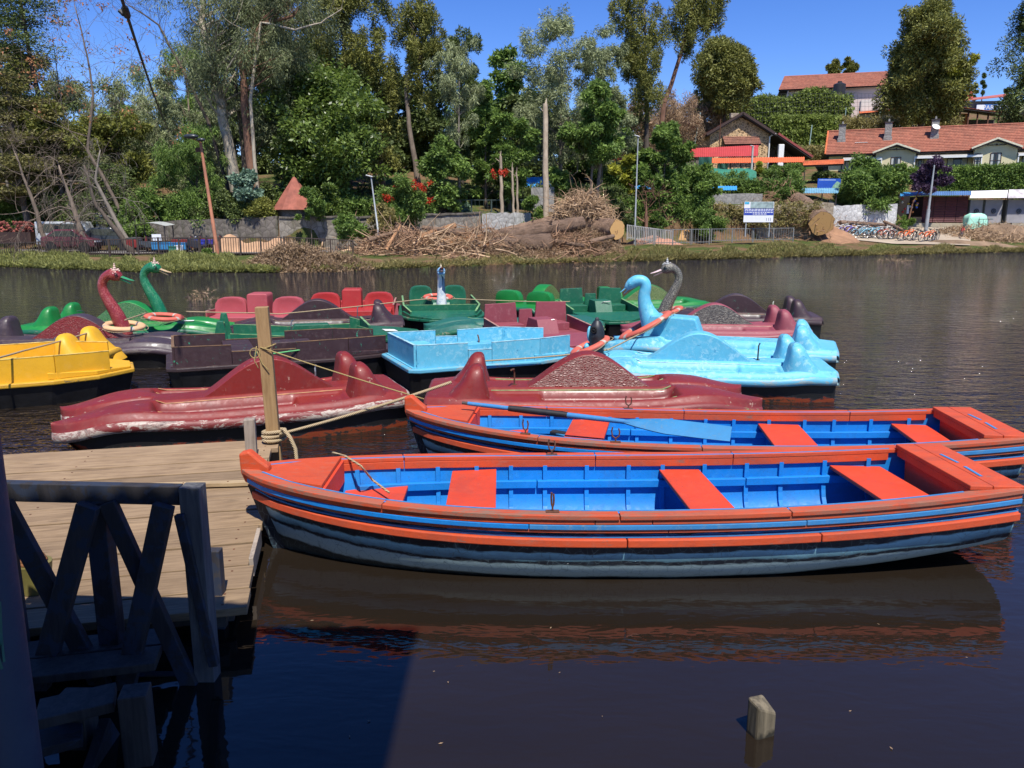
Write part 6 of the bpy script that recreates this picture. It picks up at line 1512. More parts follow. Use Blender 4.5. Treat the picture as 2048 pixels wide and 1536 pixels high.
mb.grid(R_); o=mb.build('shade_net',plain_cache('green_net2',(.02,.16,.10),.8),None,loc=a,smooth='all'); tag(o,'sagging green shade net over the garden bed below the red canopy','shade net')
# upper building on the hill
UY=128.0; u0=X_(1560,UY); ub=Z_(215,UY); UB=thing('hall','long pale hall with red tiled roof on the hilltop behind the ivy','building',(u0,UY,ub),R(-16))
UL=19.0; 
def uz(px,py,Y): return Z_(py,Y)-ub
mb=MB(); mb.box((UL/2,4,uz(0,172,UY-2)/2-3),(UL,8,uz(0,172,UY-2)+6.2)); mb.build('wall',plain('pink_white_render',(.62,.50,.45),.8,.08,.6),UB)
zr=uz(0,150,UY-2); zE=uz(0,176,UY-2); courses('roof',UB,(-1.5,-.8,zE),(UL+.6,-.8,zE),(UL+.6,4,zr+.9),(-.6,4,zr+.9),M_TILE,12); courses('rear_roof',UB,(-1.5,8.8,zE),(UL+.6,8.8,zE),(UL+.6,4,zr+.9),(-.6,4,zr+.9),M_TILE,5)
mb=MB(); mb.prism([(0,zE-.4),(8,zE-.4),(4,zr+.7)],UL,UL+.15,'x'); mb.build('gable_wall',plain('white_render',(.72,.68,.62),.8,.05),UB)
mb=MB(); mb.box((UL-3.0,-2.6,zE-4.6),(12,2,4.5)); mb.build('annexe',plain_cache('white_render2',(.68,.62,.56),.8,var=.05,scale=.5),UB)
courses('annexe_roof',UB,(UL-9.2,-4.4,zE-4.3),(UL+3.4,-4.4,zE-3.7),(UL+3.2,-1.2,zE-2.6),(UL-9.0,-1.2,zE-3.0),M_TILE2,5)
tk=P_(1658,185,UY-8); T=thing('water_tank','black plastic water tank in front of the hilltop hall roof','water tank',tk); mb=MB(); mb.tube([(0,0,-.2),(0,0,1.1),(0,0,1.3)],[.85,.85,.4],18); mb.tube([(0,0,1.3),(0,0,1.5)],.3,12); mb.build('tank_body',plain('black_tank',(.02,.02,.022),.5),T,smooth=50.0)
for s in (-.7,.7): mb=MB(); mb.box((s,0,-1.2),(.12,.12,2.0)); mb.build('leg',M_WHT,T)
# restaurant and inn at the upper right
RY=112.0; a=P_(1848,250,RY); T=thing('restaurant','open orange-walled restaurant with long orange lean-to roof on the hill at right','building',a)
rl=X_(1985,RY)-a.x; z1=Z_(208,RY)-a.z; z2=Z_(227,RY)-a.z
courses('roof',T,(-.6,-1.5,z1-.25),(rl,-1.5,z2-.25),(rl,3,z2+.25),(-.6,3,z1+.25),M_TILE2,5)
mb=MB(); mb.box((rl*.30,2.2,z1*.25),(rl*.6,.2,z1*.8)); mb.build('wall',plain('orange_wall',(.55,.20,.09),.8,.1),T)
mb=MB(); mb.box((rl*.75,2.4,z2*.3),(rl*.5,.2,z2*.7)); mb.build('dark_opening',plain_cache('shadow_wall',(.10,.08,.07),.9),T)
for f in (.02,.14,.30,.42,.55,.7,.85): mb=MB(); mb.box((rl*f,-1.0,(z1*(1-f)+z2*f)/2-.2),(.16,.16,(z1*(1-f)+z2*f)+.2)); mb.build('column',plain_cache('dark_col',(.12,.05,.03),.8),T)
for f in (.22,.48): window(T,rl*f,2.05,z1*.42,1.4,.9,nx=2,nz=1,curtain=False)
IY=140.0; a=P_(1892,232,IY); IN=thing('inn','grey inn with flat red roof and blue name board at the far upper right','building',a,R(-8)); il=X_(2000,IY)-a.x
mb=MB(); mb.box((il/2,3,Z_(205,IY)/1-a.z if False else (Z_(203,IY)-a.z)/2),(il,6,Z_(203,IY)-a.z)); mb.build('wall',plain('grey_brown_render',(.16,.14,.13),.8,.25,1.2),IN)
zt=Z_(203,IY)-a.z; mb=MB(); mb.add([(-.5,-.8,zt),(il+.5,-.8,zt+.9),(il+.5,6.5,zt+2.0),(-.5,6.5,zt+.9),(-.5,-.8,zt-.15),(il+.5,-.8,zt+.75),(il+.5,6.5,zt+1.8),(-.5,6.5,zt+.7)],[(0,1,2,3),(7,6,5,4),(0,4,5,1),(1,5,6,2),(2,6,7,3),(3,7,4,0)]); mb.build('roof',plain('dull_red_roof',(.40,.11,.08),.7,.15),IN)
mb=MB(); mb.box((il*.18,2,zt+1.2),(1.9,1.5,1.2)); mb.build('roof_tank_room',plain_cache('bright_red_box',(.50,.08,.06),.6),IN)
bx=il*.62; bz=Z_(217,IY)-a.z; mb=MB(); mb.box((bx,-.3,bz),(il*.66,.12,1.05)); mb.build('name_board',plain('name_board_blue',(.06,.16,.45),.5),IN); mb=MB(); mb.box((bx-il*.26,-.38,bz),(il*.13,.03,.95)); mb.build('board_strip',MW,IN)
text_mesh(IN,'PARKS INN',(bx+.4,-.40,bz),1.0,MW)

# ------------------------------------------------------------------ stalls at right
SYs=79.0
def shutter(T,x0,x1,z0,z1,mat,y=0,n=16,name='shutter'):
    mb=MB(); 
    for i in range(n):
        za=z0+(z1-z0)*i/n; zb=z0+(z1-z0)*(i+1)/n; mb.add([(x0,y,za),(x1,y,za),(x1,y-.035,(za+zb)/2),(x0,y-.035,(za+zb)/2),(x1,y,zb),(x0,y,zb)],[(0,1,2,3),(3,2,4,5)])
    return mb.build(name,mat,T,fix=False)
gz=Z_(446,SYs)
T=thing('stall','dark red shuttered stall with corrugated blue roof at right','stall',(X_(1843,SYs),SYs,gz)); w=X_(1934,SYs)-X_(1843,SYs); zt=Z_(391,SYs)-gz
mb=MB(); mb.box((w/2,1.7,zt/2-.1),(w,3,zt+.1)); mb.build('stall_body',plain_cache('stall_dark',(.03,.012,.012),.8),T)
M_RSH=plain('dark_red_shutter',(.075,.010,.012),.55,.3,1.5)
for i in range(4): shutter(T,w*i/4+.03,w*(i+1)/4-.03,.05,zt-.05,M_RSH,y=.14)
mb=MB(); mb.box((w*.06,-.25,.75),(.06,.06,1.7)); mb.build('marker_post',plain_cache('red_post',(.45,.06,.03),.6),T); mb=MB(); mb.box((w*.9,-.25,.4),(.05,.05,.8)); mb.build('marker_post',plain_cache('red_post',(.45,.06,.03),.6),T)
mb=MB(); mb.box((w/2-.8,-.35,-.42),(w+2.0,1.0,.84)); mb.build('plinth',plain('plinth_concrete',(.40,.34,.24),.9,.15,1.2),T)
canopy('corrugated blue roof over the dark red shuttered stall',1826,1936,383,382,391,390,78.0,2.2,M_BLTIN,(),n=60)
T=thing('stall','open dark stall hung with small coloured goods left of the dark red shutter','stall',(X_(1795,SYs),SYs+.4,gz)); w=X_(1842,SYs)-X_(1795,SYs)
mb=MB(); mb.box((w/2,2.4,zt/2),(w,.2,zt+.3)); mb.box((.05,1.2,zt/2),(.1,2.4,zt+.3)); mb.build('stall_body',plain_cache('stall_dark2',(.02,.015,.014),.9),T); rr=random.Random(9)
cols=[(.6,.05,.04),(.7,.45,.05),(.05,.12,.5),(.6,.6,.55),(.65,.2,.05)]
for i in range(16):
    c=cols[i%5]; mb=MB(); mb.sphere((rr.uniform(.3,w-.2),rr.uniform(-.1,.3),rr.uniform(.9,2.5)),(.13,.1,.12),8,6); mb.build('hanging_goods',plain_cache('goods%d'%(i%5),c,.5),T)
mb=MB(); mb.box((w*.45,-.1,1.3),(.22,.04,.8)); mb.build('notice',MW,T); mb=MB(); mb.box((w*.8,-.2,.3),(.9,.5,.55)); mb.build('crate',plain_cache('goods_box',(.35,.2,.1),.8),T)
canopy('bright cyan roof sheet left of the corrugated blue one',1795,1838,384,384,392,391,78.1,1.4,M_CYTIN,(),n=24)
M_SH=plain('grey_steel_shutter',(.27,.26,.27),.5,.12,1)
for j,(p0_,p1_,lab) in enumerate(((1937,1965,'grey shuttered stall behind the mint green sheet'),(1967,2004,'grey shuttered stall with round emblem right of the mint green sheet'),(2012,2060,'grey shuttered stall at the right picture edge'))):
    x0=X_(p0_,SYs); w=X_(p1_,SYs)-x0; zt2=Z_(398,SYs)-gz; T=thing('stall',lab,'stall',(x0,SYs,gz),0,'grey shuttered stalls'); mb=MB(); mb.box((w/2,1.5,zt2/2-.1),(w,2.6,zt2+.1)); mb.build('stall_body',plain_cache('stall_grey',(.12,.115,.10),.8),T)
    shutter(T,.06,w-.12,.0,zt2-.05,M_SH,y=.15,n=22); mb=MB(); mb.tube([(w*.5,.09,zt2*.50),(w*.5,.06,zt2*.50)],.24,16); mb.build('round_emblem',plain_cache('emblem_black',(.01,.012,.02),.5),T)
    mb=MB(); mb.torus((w*.5,.055,zt2*.5),.13,.02,14,5,'y'); mb.build('emblem_ring',plain_cache('emblem_grey',(.12,.13,.16),.5),T)
    mb=MB(); mb.box((w/2,-.45,-.42),(w+.05,1.1,.84)); mb.build('plinth',plain_cache('plinth2',(.34,.29,.21),.9),T)
T=canopy('white plastic sheet roof over the grey stalls',1934,2008,382,380,396,395,78.2,2.0,plain('white_sheet',(.74,.72,.70),.6,.08,1.2),(),wav=False,n=20)
canopy('multicoloured banner roof over the rightmost grey stall',2010,2070,379,378,396,395,78.3,2.0,plain('banner_sheet',(.55,.50,.50),.6,.6,.8),(),wav=False,n=20)
# mint green sheet thrown over a cart
c_=P_(1951,455,76.6); c_.z=Z_(458,76.6); mb=MB(); R_=[]; rr=random.Random(4); n=20
for i in range(n+1):
    a=2*pi*i/n; ca,sa=cos(a),sin(a); q=lambda s,z,k=0:(s*(1.0+.10*sin(3*a+k))*max(-1,min(1,ca*1.3)),.55*s*(1+.1*sin(4*a))*max(-1,min(1,sa*1.3)),z)
    R_.append([q(1.02,0,1),q(.98,.45,2),q(.95,.95,.5),q(.85,1.32+.08*sin(2*a)),q(.45,1.42+.06*sin(3*a)),(0,0,1.40)])
mb.grid(R_); o=mb.build('covered_cart',plain('mint_tarpaulin',(.38,.72,.55),.5,.12,1.5),None,smooth='all',loc=c_); tag(o,'cart covered with a pale mint green sheet in front of the grey stalls','covered cart')
T=thing('barrier','small dark barrier frame beside the mint green sheet','barrier',P_(1957,455,75.6)); mb=MB(); mb.tube([(0,0,-.3),(0,0,.75),(1.3,0,.78)],.035,6); mb.tube([(.45,0,.75),(.45,0,.1)],.02,5); mb.tube([(.85,0,.76),(.85,0,.2)],.02,5); mb.build('frame',plain_cache('barrier_green',(.06,.12,.12),.6),T)
# paving where the bicycles stand
A=[]; rows=[]
for px in np.linspace(1655,1945,25):
    r=[]
    for Y in (69.2,70.5,72,74,76,77.6):
        x=X_(px,Y); r.append((x,Y,H(x,Y)+.09+.0*px))
    rows.append(r)
mb=MB(); mb.grid(rows); o=mb.build('paved_path',plain('dusty_paving',(.36,.29,.21),.95,.15,.8),None,fix=False); o['kind']='structure'
rows=[]
for px in np.linspace(-60,700,60):
    r=[]; k=kx(px); pr=trow(k)
    for Y in (pr[3][0]+.2,pr[3][0]+2,pr[4][0]-1.5): x=k*Y; r.append((x,Y,H(x,Y)+.09))
    rows.append(r)
mb=MB(); mb.grid(rows); o=mb.build('promenade',plain('promenade_asphalt',(.16,.145,.13),.95,.2,.8),None,fix=False); o['kind']='structure'
# ------------------------------------------------------------------ bicycles
M_TYRE=plain('black_tyre',(.015,.015,.015),.7); M_SPOKE=plain('spoke_steel',(.35,.36,.38),.3,metal=.8)
def bike(col):
    T=thing('bicycle',None,'bicycle'); 
    for x in (-.52,.52):
        mb=MB(); mb.torus((x,0,.34),.32,.022,22,6,'y'); w_=mb.build('wheel',M_TYRE,T,smooth='all'); sp=MB()
        for i in range(10): a=2*pi*i/10; sp.tube([(x,0,.34),(x+.31*cos(a),0,.34+.31*sin(a))],.004,3,caps=False)
        sp.torus((x,0,.34),.295,.010,22,4,'y'); sp.build('rim',M_SPOKE,w_)
    mb=MB(); 
    for a,b,r in (((-.52,0,.34),(-.10,0,.30),.014),((-.52,0,.34),(-.18,0,.72),.013),((-.10,0,.30),(-.20,0,.82),.02),((-.10,0,.30),(.36,0,.74),.024),((-.18,0,.74),(.34,0,.82),.02),((.34,0,.88),(.40,0,.66),.022),((.40,0,.66),(.52,0,.34),.016)): mb.tube([a,b],r,6)
    mb.build('frame',col,T)
    mb=MB(); mb.tube([(.33,0,.88),(.32,0,1.0),(.30,-.27,1.03),(.22,-.31,1.02)],.013,6); mb.tube([(.32,0,1.0),(.30,.27,1.03),(.22,.31,1.02)],.013,6); mb.build('handlebar',plain_cache('bar_dark',(.06,.06,.06),.4),T)
    mb=MB(); mb.prism([(-.34,-.08),(-.06,-.02),(-.06,.02),(-.34,.08)],.86,.92); mb.tube([(-.20,0,.78),(-.21,0,.88)],.014,6); mb.build('saddle',plain_cache('saddle_black',(.03,.03,.03),.6),T,bevel=.015)
    for x in (-.52,.52): mb=MB(); mb.torus((x,0,.34),.365,.018,14,5,'y',a0=.3 if x<0 else .2,a1=2.6,flat=1.8); mb.build('mudguard',col,T)
    mb=MB(); mb.tube([(-.10,-.05,.30),(-.10,.05,.30)],.09,12); mb.build('crankset',M_SPOKE,T); return T
BC={'pale blue':plain('pale_blue_bicycle',(.28,.55,.66),.35),'white':plain('white_bicycle',(.70,.70,.66),.35),'red':plain('red_bicycle',(.50,.03,.02),.35),'orange':plain('orange_bicycle',(.78,.13,.02),.35),'purple':plain('purple_bicycle',(.22,.16,.50),.35),'black':plain('black_bicycle',(.03,.03,.03),.4)}
protos={}
spec=[('white','leftmost pale bicycle at the foot of the sawn trunk',1686,71.6,.2),('purple','purple bicycle second from the left end of the row',1694,70.6,.35),
 ('white','white bicycle behind the purple one',1706,71.8,.3),('white','white bicycle third from the left, mudguards raised',1716,71.4,.3),('pale blue','pale blue bicycle at the front of the pale group',1722,70.1,.25),
 ('white','white bicycle in the middle of the pale group',1728,71.5,.3),('pale blue','pale blue bicycle in the middle of the pale group',1738,70.5,.3),('pale blue','pale blue bicycle farther right in the pale group',1750,70.9,.4),
 ('white','white bicycle closing the pale group at right',1757,71.5,.4),('red','red bicycle leaning between the pale group and the orange ones',1772,70.8,.35),('white','red and white bicycle just right of the red one',1781,71.0,.5),('black','dark bicycle right of the red and white one',1790,71.3,.6),
 ('orange','leftmost orange bicycle of the left orange pair',1812,70.8,.4),('orange','orange bicycle leaning on its left orange neighbour',1820,71.4,.55),('black','black bicycle between the two orange pairs',1836,71.3,.7),
 ('orange','orange bicycle at the left of the right orange pair',1853,70.9,.45),('orange','orange bicycle at the right of the right orange pair, by the grey pole',1862,71.4,.6),('black','black bicycle at the right end of the row',1873,71.5,.8),('red','small dark red bicycle standing alone beside the mud heap',1924,73.6,1.2)]
for c,lab,px,Y,rz in spec:
    if c not in protos: protos[c]=bike(BC[c]); b_=protos[c]
    else: b_=dup(protos[c])
    x=X_(px,Y); b_.location=(x,Y,H(x,Y)+.10); b_.rotation_euler=(R(9),0,rz); b_.scale=(1.12,)*3; b_['label']=lab+(' on the paving' if len(lab.split())<6 else ''); b_['group']='rental bicycles parked in a row on the far bank'
# ------------------------------------------------------------------ things behind the left railing
def boxthing(name,label,cat,px,py,Y,sz,mat,ribs=True):
    p=P_(px,py,Y); x,y,z=sz; T=thing(name,label,cat,(p.x,Y,p.z)); mb=MB(); t=.05
    mb.box((0,0,t/2),(x,y,t)); 
    for s in (-1,1): mb.box((s*(x/2-t/2),0,z/2+.001),(t,y,z)); mb.box((0,s*(y/2-t/2),z/2+.002),(x-2*t,t,z))
    mb.build('tub',mat,T); mb=MB(); mb.box((0,-y/2-.01,z-.03),(x+.06,.03,.06)); mb.box((0,y/2+.01,z-.03),(x+.06,.03,.06)); mb.build('rim',mat,T)
    return T
BL1=plain('crate_blue',(.03,.20,.42),.5,.15); BL2=plain('crate_royal_blue',(.03,.05,.45),.5,.15)
boxthing('goods_tray','long blue goods tray on the parked cart behind the railing','tray',340,500,47.6,(2.0,.9,.45),BL1); boxthing('goods_tray','royal blue goods tray left of the rusty lamp behind the railing','tray',404,490,48.2,(.9,.7,.32),BL2)
boxthing('bin','green plastic bin behind the railing below the blue goods tray','bin',343,511,47.0,(.42,.42,.55),plain('bin_green',(.03,.18,.12),.5)); boxthing('box','white carton beside the green bin behind the railing','box',354,508,47.0,(.30,.3,.5),MW)
T=thing('handcart','handcart with grey canopy parked behind the railing','cart',P_(308,510,48.6)); mb=MB()
R_=[[(-.95+1.9*i/8,-.7,1.72+.18*sin(pi*i/8)),(-.95+1.9*i/8,.7,1.80+.18*sin(pi*i/8))] for i in range(9)]; mb.grid(R_); mb.build('canopy_sheet',plain('canopy_grey',(.36,.37,.34),.6),T)
for x in (-.85,.85):
    for y in (-.6,.6): mb=MB(); mb.box((x,y,.9),(.05,.05,1.7)); mb.build('canopy_pole',M_DARK,T)
mb=MB(); mb.box((0,0,.65),(1.9,1.2,.35)); mb.build('cart_box',plain_cache('cart_dark',(.05,.06,.07),.6),T); mb=MB(); mb.box((.35,-.62,1.05),(.55,.03,.38)); mb.build('price_board',MW,T)
for x in (-.6,.6): mb=MB(); mb.torus((x,-.65,.32),.29,.035,18,6,'y'); mb.build('wheel',M_TYRE,T)
def car(label,px,Y,L,Wd,Hh,mat,kind='car'):
    p=P_(px,500,Y); z=H(p.x,Y)+.09; T=thing('parked_'+kind,label,kind,(p.x,Y,z),R(8)); l=L/2
    if kind=='van': prof=[(-l,.3),(l,.3),(l,.9),(l*.85,1.0),(l*.7,Hh),(-l,Hh)]
    else: prof=[(-l,.3),(l,.3),(l,.75),(l*.55,.88),(l*.25,Hh),(-l*.45,Hh),(-l*.8,.95),(-l,.88)]
    mb=MB(); mb.prism(prof,-Wd/2,Wd/2,'y'); mb.build('body',mat,T,bevel=.07)
    gp_=[(l*.5,.92),(l*.24,Hh-.1),(-l*.42,Hh-.1),(-l*.7,.95)] if kind=='car' else [(l*.8,1.05),(l*.66,Hh-.15),(-l*.9,Hh-.15),(-l*.9,1.05)]
    for s in (-1,1): mb=MB(); mb.prism(gp_,s*(Wd/2+.006)-.005,s*(Wd/2+.006)+.005,'y'); mb.build('side_window',M_GLASS,T)
    for x in (-l*.62,l*.62):
        for s in (-1,1): mb=MB(); mb.tube([(x,s*(Wd/2-.12),.31),(x,s*(Wd/2+.03),.31)],.31,16); mb.build('wheel',M_TYRE,T)
    mb=MB(); mb.box((l+.01,0,.65),(.04,Wd*.8,.12)); mb.build('headlight',MW,T); mb=MB(); mb.box((-l-.01,0,.65),(.04,Wd*.8,.12)); mb.build('tail_light',plain_cache('tail_red',(.4,.02,.02),.3),T); return T
car('white van parked far left behind the railing',135,52.0,3.4,1.5,1.75,plain('van_white',(.40,.42,.43),.35),'van'); car('dark maroon car parked behind the railing between the tree trunks',140,49.0,3.0,1.5,1.35,plain('car_maroon',(.10,.025,.035),.25))
car('dark car parked behind the railing among the tree trunks',215,50.5,3.4,1.6,1.4,plain('car_dark',(.03,.035,.045),.25))
# motorcycles / scooters behind the railing
def scooter(label,px,Y,mat):
    x=X_(px,Y); T=thing('scooter',label,'scooter',(x,Y,H(x,Y)+.09),.5,'scooters parked behind the railing')
    for xx in (-.5,.5): mb=MB(); mb.torus((xx,0,.26),.21,.05,16,6,'y'); mb.build('wheel',M_TYRE,T)
    mb=MB(); mb.prism([(-.75,.42),(-.3,.25),(.1,.25),(.35,.35),(.42,.9),(.34,.92),(.22,.45),(-.05,.42),(-.12,.72),(-.7,.78)],-.14,.14,'y'); mb.build('body',mat,T,bevel=.03)
    mb=MB(); mb.box((-.4,0,.80),(.6,.24,.09)); mb.build('seat',plain_cache('saddle_black',(.03,.03,.03),.6),T,bevel=.03); mb=MB(); mb.tube([(.36,-.3,1.0),(.38,0,.95),(.36,.3,1.0)],.02,6); mb.sphere((.42,0,.88),.09,8,6); mb.build('handlebar',M_DARK,T)
SCM={'red':plain('scooter_red',(.20,.025,.02),.3),'white':plain('scooter_white',(.5,.5,.5),.3),'dark':plain('scooter_dark',(.03,.03,.04),.3)}
for i,(px,Y,c,l) in enumerate(((276,48.2,'red','red scooter nearest the leaning trunks'),(284,49.4,'dark','dark scooter behind the red one by the leaning trunks'),(366,48.0,'red','red scooter right of the green bin'),(376,48.8,'white','white scooter behind the red ones right of the green bin'),(385,48.0,'red','second red scooter right of the green bin'),(397,47.6,'dark','dark scooter below the royal blue tray'),(425,49.0,'red','red scooter just behind the rusty lamp'))): scooter(l,px,Y,SCM[c])
# red conical hut
hc=P_(593,420,53.4); T=thing('round_hut','small round hut with red conical roof behind the stone wall','hut',hc); mb=MB(); n=10; rr_=1.55
for i in range(n):
    a0=2*pi*i/n; a1=2*pi*(i+1)/n; mb.add([(rr_*cos(a0),rr_*sin(a0),0),(rr_*cos(a1),rr_*sin(a1),0),(.08*cos(a1),.08*sin(a1),2.1),(.08*cos(a0),.08*sin(a0),2.1)],[(0,1,2,3)])
mb.build('roof',plain('red_oxide_roof',(.27,.085,.055),.85,.3,2.5,bump=.5),T); mb=MB(); mb.tube([(0,0,-1.8),(0,0,.1)],1.2,12); mb.build('wall',W_DARK,T)
# white kiosk sheets at far left
T=thing('kiosk','small white kiosk half hidden behind the leaning trunks at left','kiosk',P_(222,478,54)); mb=MB(); mb.box((0,0,.5),(1.4,1.2,1.9)); mb.build('kiosk_body',plain_cache('kiosk_white',(.50,.54,.54),.6),T); mb=MB(); mb.box((0,0,1.5),(1.7,1.5,.08)); mb.build('kiosk_roof',plain_cache('kiosk_white',(.50,.54,.54),.6),T)
T=thing('flower_stall','stall heaped with red and yellow flowers at the far left edge','stall',P_(15,478,53)); mb=MB(); mb.box((0,0,.1),(3.4,1.0,.7)); mb.build('stall_bench',M_DKWOOD,T); mb=MB()
for i in range(150): mb.sphere((rr.uniform(-1.6,1.6),rr.uniform(-.5,.4),rr.uniform(.45,1.1)),.09,5,4)
g=mb.build('flower_heap',plain('mixed_flowers',(.26,.07,.05),.8,.9,2.5),T); g['kind']='stuff'
# ------------------------------------------------------------------ vegetation
GR=np.random.default_rng(5)
def leaf_cloud(C,rad,n,size,elong=2.2,droop=0.0,flat=1.0,up=0.0,rng=GR,squash=(1,1,1),hang=0.0,fold=False):
    """C (m,3) clump centres, rad (m,), n leaves per clump -> triangles"""
    m=len(C); N=m*n; c=np.repeat(C,n,0); r=np.repeat(rad,n)
    d=rng.normal(size=(N,3)); d/=np.linalg.norm(d,axis=1,keepdims=True)+1e-9
    q=rng.random(N)**.45; off=d*(r*q)[:,None]*np.array(squash)
    if hang: off[:,2]-=hang*r*rng.random(N)
    P=c+off
    # leaf direction: outwards + jitter + droop
    D=d*.9+rng.normal(size=(N,3))*.7; D[:,2]=D[:,2]*flat-droop+up; D/=np.linalg.norm(D,axis=1,keepdims=True)+1e-9
    S=np.cross(D,rng.normal(size=(N,3))*np.array([1,1,.6])+np.array([0,0,.9])); S/=np.linalg.norm(S,axis=1,keepdims=True)+1e-9
    L=size*(.6+.8*rng.random(N)); W=L/elong
    A=P; B=P+D*(L*.45)[:,None]+S*(W*.5)[:,None]; Cc=P+D*L[:,None]; Dd=P+D*(L*.45)[:,None]-S*(W*.5)[:,None]
    if fold:
        V=np.stack([A,B,Cc,Dd],1).reshape(-1,3); F=np.arange(N*4).reshape(N,4); return V,F
    V=np.stack([A+S*(W*.5)[:,None],Cc,A-S*(W*.5)[:,None]],1).reshape(-1,3); return V,np.arange(N*3).reshape(N,3)
LM={
 'dark':leafmat('dark_evergreen_leaves',(.014,.024,.008),(.105,.135,.036),trans=.12),
 'olive':leafmat('olive_cypress_foliage',(.026,.034,.008),(.19,.19,.045),trans=.15),
 'brownolive':leafmat('brownish_cedar_foliage',(.026,.028,.010),(.15,.135,.04),trans=.12),
 'eucal':leafmat('grey_green_eucalyptus_leaves',(.04,.052,.024),(.27,.30,.15),trans=.25),
 'eucdark':leafmat('dark_eucalyptus_leaves',(.018,.027,.012),(.17,.19,.085),trans=.2),
 'bright':leafmat('bright_broad_leaves',(.014,.034,.006),(.145,.20,.04),trans=.3,rough=.4,spec=.5),
 'mid':leafmat('mid_green_leaves',(.020,.046,.010),(.16,.235,.05),trans=.28),
 'blue':leafmat('bluish_leaves',(.03,.055,.035),(.16,.24,.17),trans=.2),
 'yellow':leafmat('yellow_green_leaves',(.06,.08,.01),(.36,.36,.05),trans=.3),
 'autumn':leafmat('reddening_autumn_leaves',(.14,.05,.02),(.42,.20,.09),trans=.35),
 'gold':leafmat('golden_olive_leaves',(.045,.055,.012),(.20,.205,.045),trans=.3),
 'purple':leafmat('purple_blossom',(.02,.014,.022),(.085,.05,.095),trans=.2),
 'red':leafmat('red_bracts',(.22,.015,.006),(.42,.045,.02),trans=.2),
 'creeper':leafmat('creeper_leaves',(.035,.055,.012),(.20,.25,.055),trans=.3),
 'dry':leafmat('dry_brush_leaves',(.09,.06,.035),(.30,.205,.12),trans=.2),
 'grass':leafmat('bank_grass',(.06,.07,.018),(.27,.27,.085),trans=.3,scale=.9),
 'weed':leafmat('bank_weeds',(.06,.06,.018),(.27,.225,.085),trans=.3,scale=.9),
}
B_PALE=wood('pale_eucalyptus_bark',(.44,.38,.29),(.22,.17,.12),axis='z',scale=.35,blotch=.6,rough=.9)
B_DARK=wood('dark_ridged_bark',(.10,.075,.055),(.035,.027,.02),axis='z',scale=.6,rough=.95)
B_MID=wood('brown_bark',(.20,.15,.11),(.08,.06,.045),axis='z',scale=.6,rough=.95)
B_GREY=wood('grey_twig_bark',(.23,.195,.155),(.12,.10,.08),axis='z',scale=.6,rough=.95)
B_RED=wood('reddish_peeling_bark',(.22,.11,.065),(.10,.05,.035),axis='z',scale=.6,rough=.95)
def limb_path(a,b,n,wob,rng):
    a=np.array(a,float);b=np.array(b,float); L=np.linalg.norm(b-a); P=[a]
    for i in range(1,n): f=i/n; P.append(a+(b-a)*f+rng.normal(size=3)*wob*L*sin(pi*f)*np.array([1,1,.5]))
    P.append(b); return P
KIND={ # profile (h->r), clump radius factor, leaves, leaf size, elong, droop, flat, squash, hang
 'broad':  dict(prof=lambda h:np.sqrt(np.clip(1-((h-.48)/.54)**2,0,1)),cr=.15,n=95,nl=150,size=.26,el=1.9,droop=.25,flat=.7,sq=(1,1,.8),hang=.2),
 'round':  dict(prof=lambda h:np.clip(1-((h-.5)/.52)**2,0,1)**.42,cr=.105,n=150,nl=150,size=.20,el=3,droop=.75,flat=.6,sq=(1,1,1.1),hang=.7),
 'cypress':dict(prof=lambda h:np.clip(.35+.75*h,0,1)*np.clip((1.02-h)/.35,0,1)**.6,cr=.17,n=105,nl=190,size=.19,el=2.6,droop=-.25,flat=1,sq=(.85,.85,1.35),hang=0),
 'dome':   dict(prof=lambda h:np.clip(1-h**2.6,0,1)**.55*np.clip(.62+h*1.6,0,1),cr=.15,n=150,nl=190,size=.22,el=2.4,droop=0,flat=.9,sq=(1,1,.95),hang=.1),
 'cone':   dict(prof=lambda h:np.clip(1.04-h,0,1)**.62*np.clip(.45+h*3,0,1),cr=.13,n=120,nl=170,size=.21,el=2.4,droop=-.1,flat=.9,sq=(1,1,1.05),hang=0),
 'eucal':  dict(prof=lambda h:np.sqrt(np.clip(1-((h-.55)/.52)**2,0,1)),cr=.12,n=95,nl=130,size=.24,el=5,droop=1.1,flat=.4,sq=(.9,.9,1.2),hang=1.2),
 'cedar':  dict(prof=lambda h:np.clip(1.08-h,0,1)**.7,cr=.24,n=34,nl=330,size=.17,el=2,droop=.1,flat=.35,sq=(1.1,1.1,.28),hang=.1),
 'shrub':  dict(prof=lambda h:np.sqrt(np.clip(1-((h-.30)/.74)**2,0,1)),cr=.17,n=60,nl=150,size=.17,el=2.0,droop=.1,flat=.8,sq=(1,1,.85),hang=.2),
 'sparse': dict(prof=lambda h:np.sqrt(np.clip(1-((h-.55)/.55)**2,0,1)),cr=.10,n=60,nl=22,size=.17,el=2,droop=.4,flat=.6,sq=(1,1,1),hang=.2),
}
VEG=[0]
LOBES={'dome':22,'cone':22,'cypress':17,'broad':20,'round':26,'eucal':18,'shrub':9}
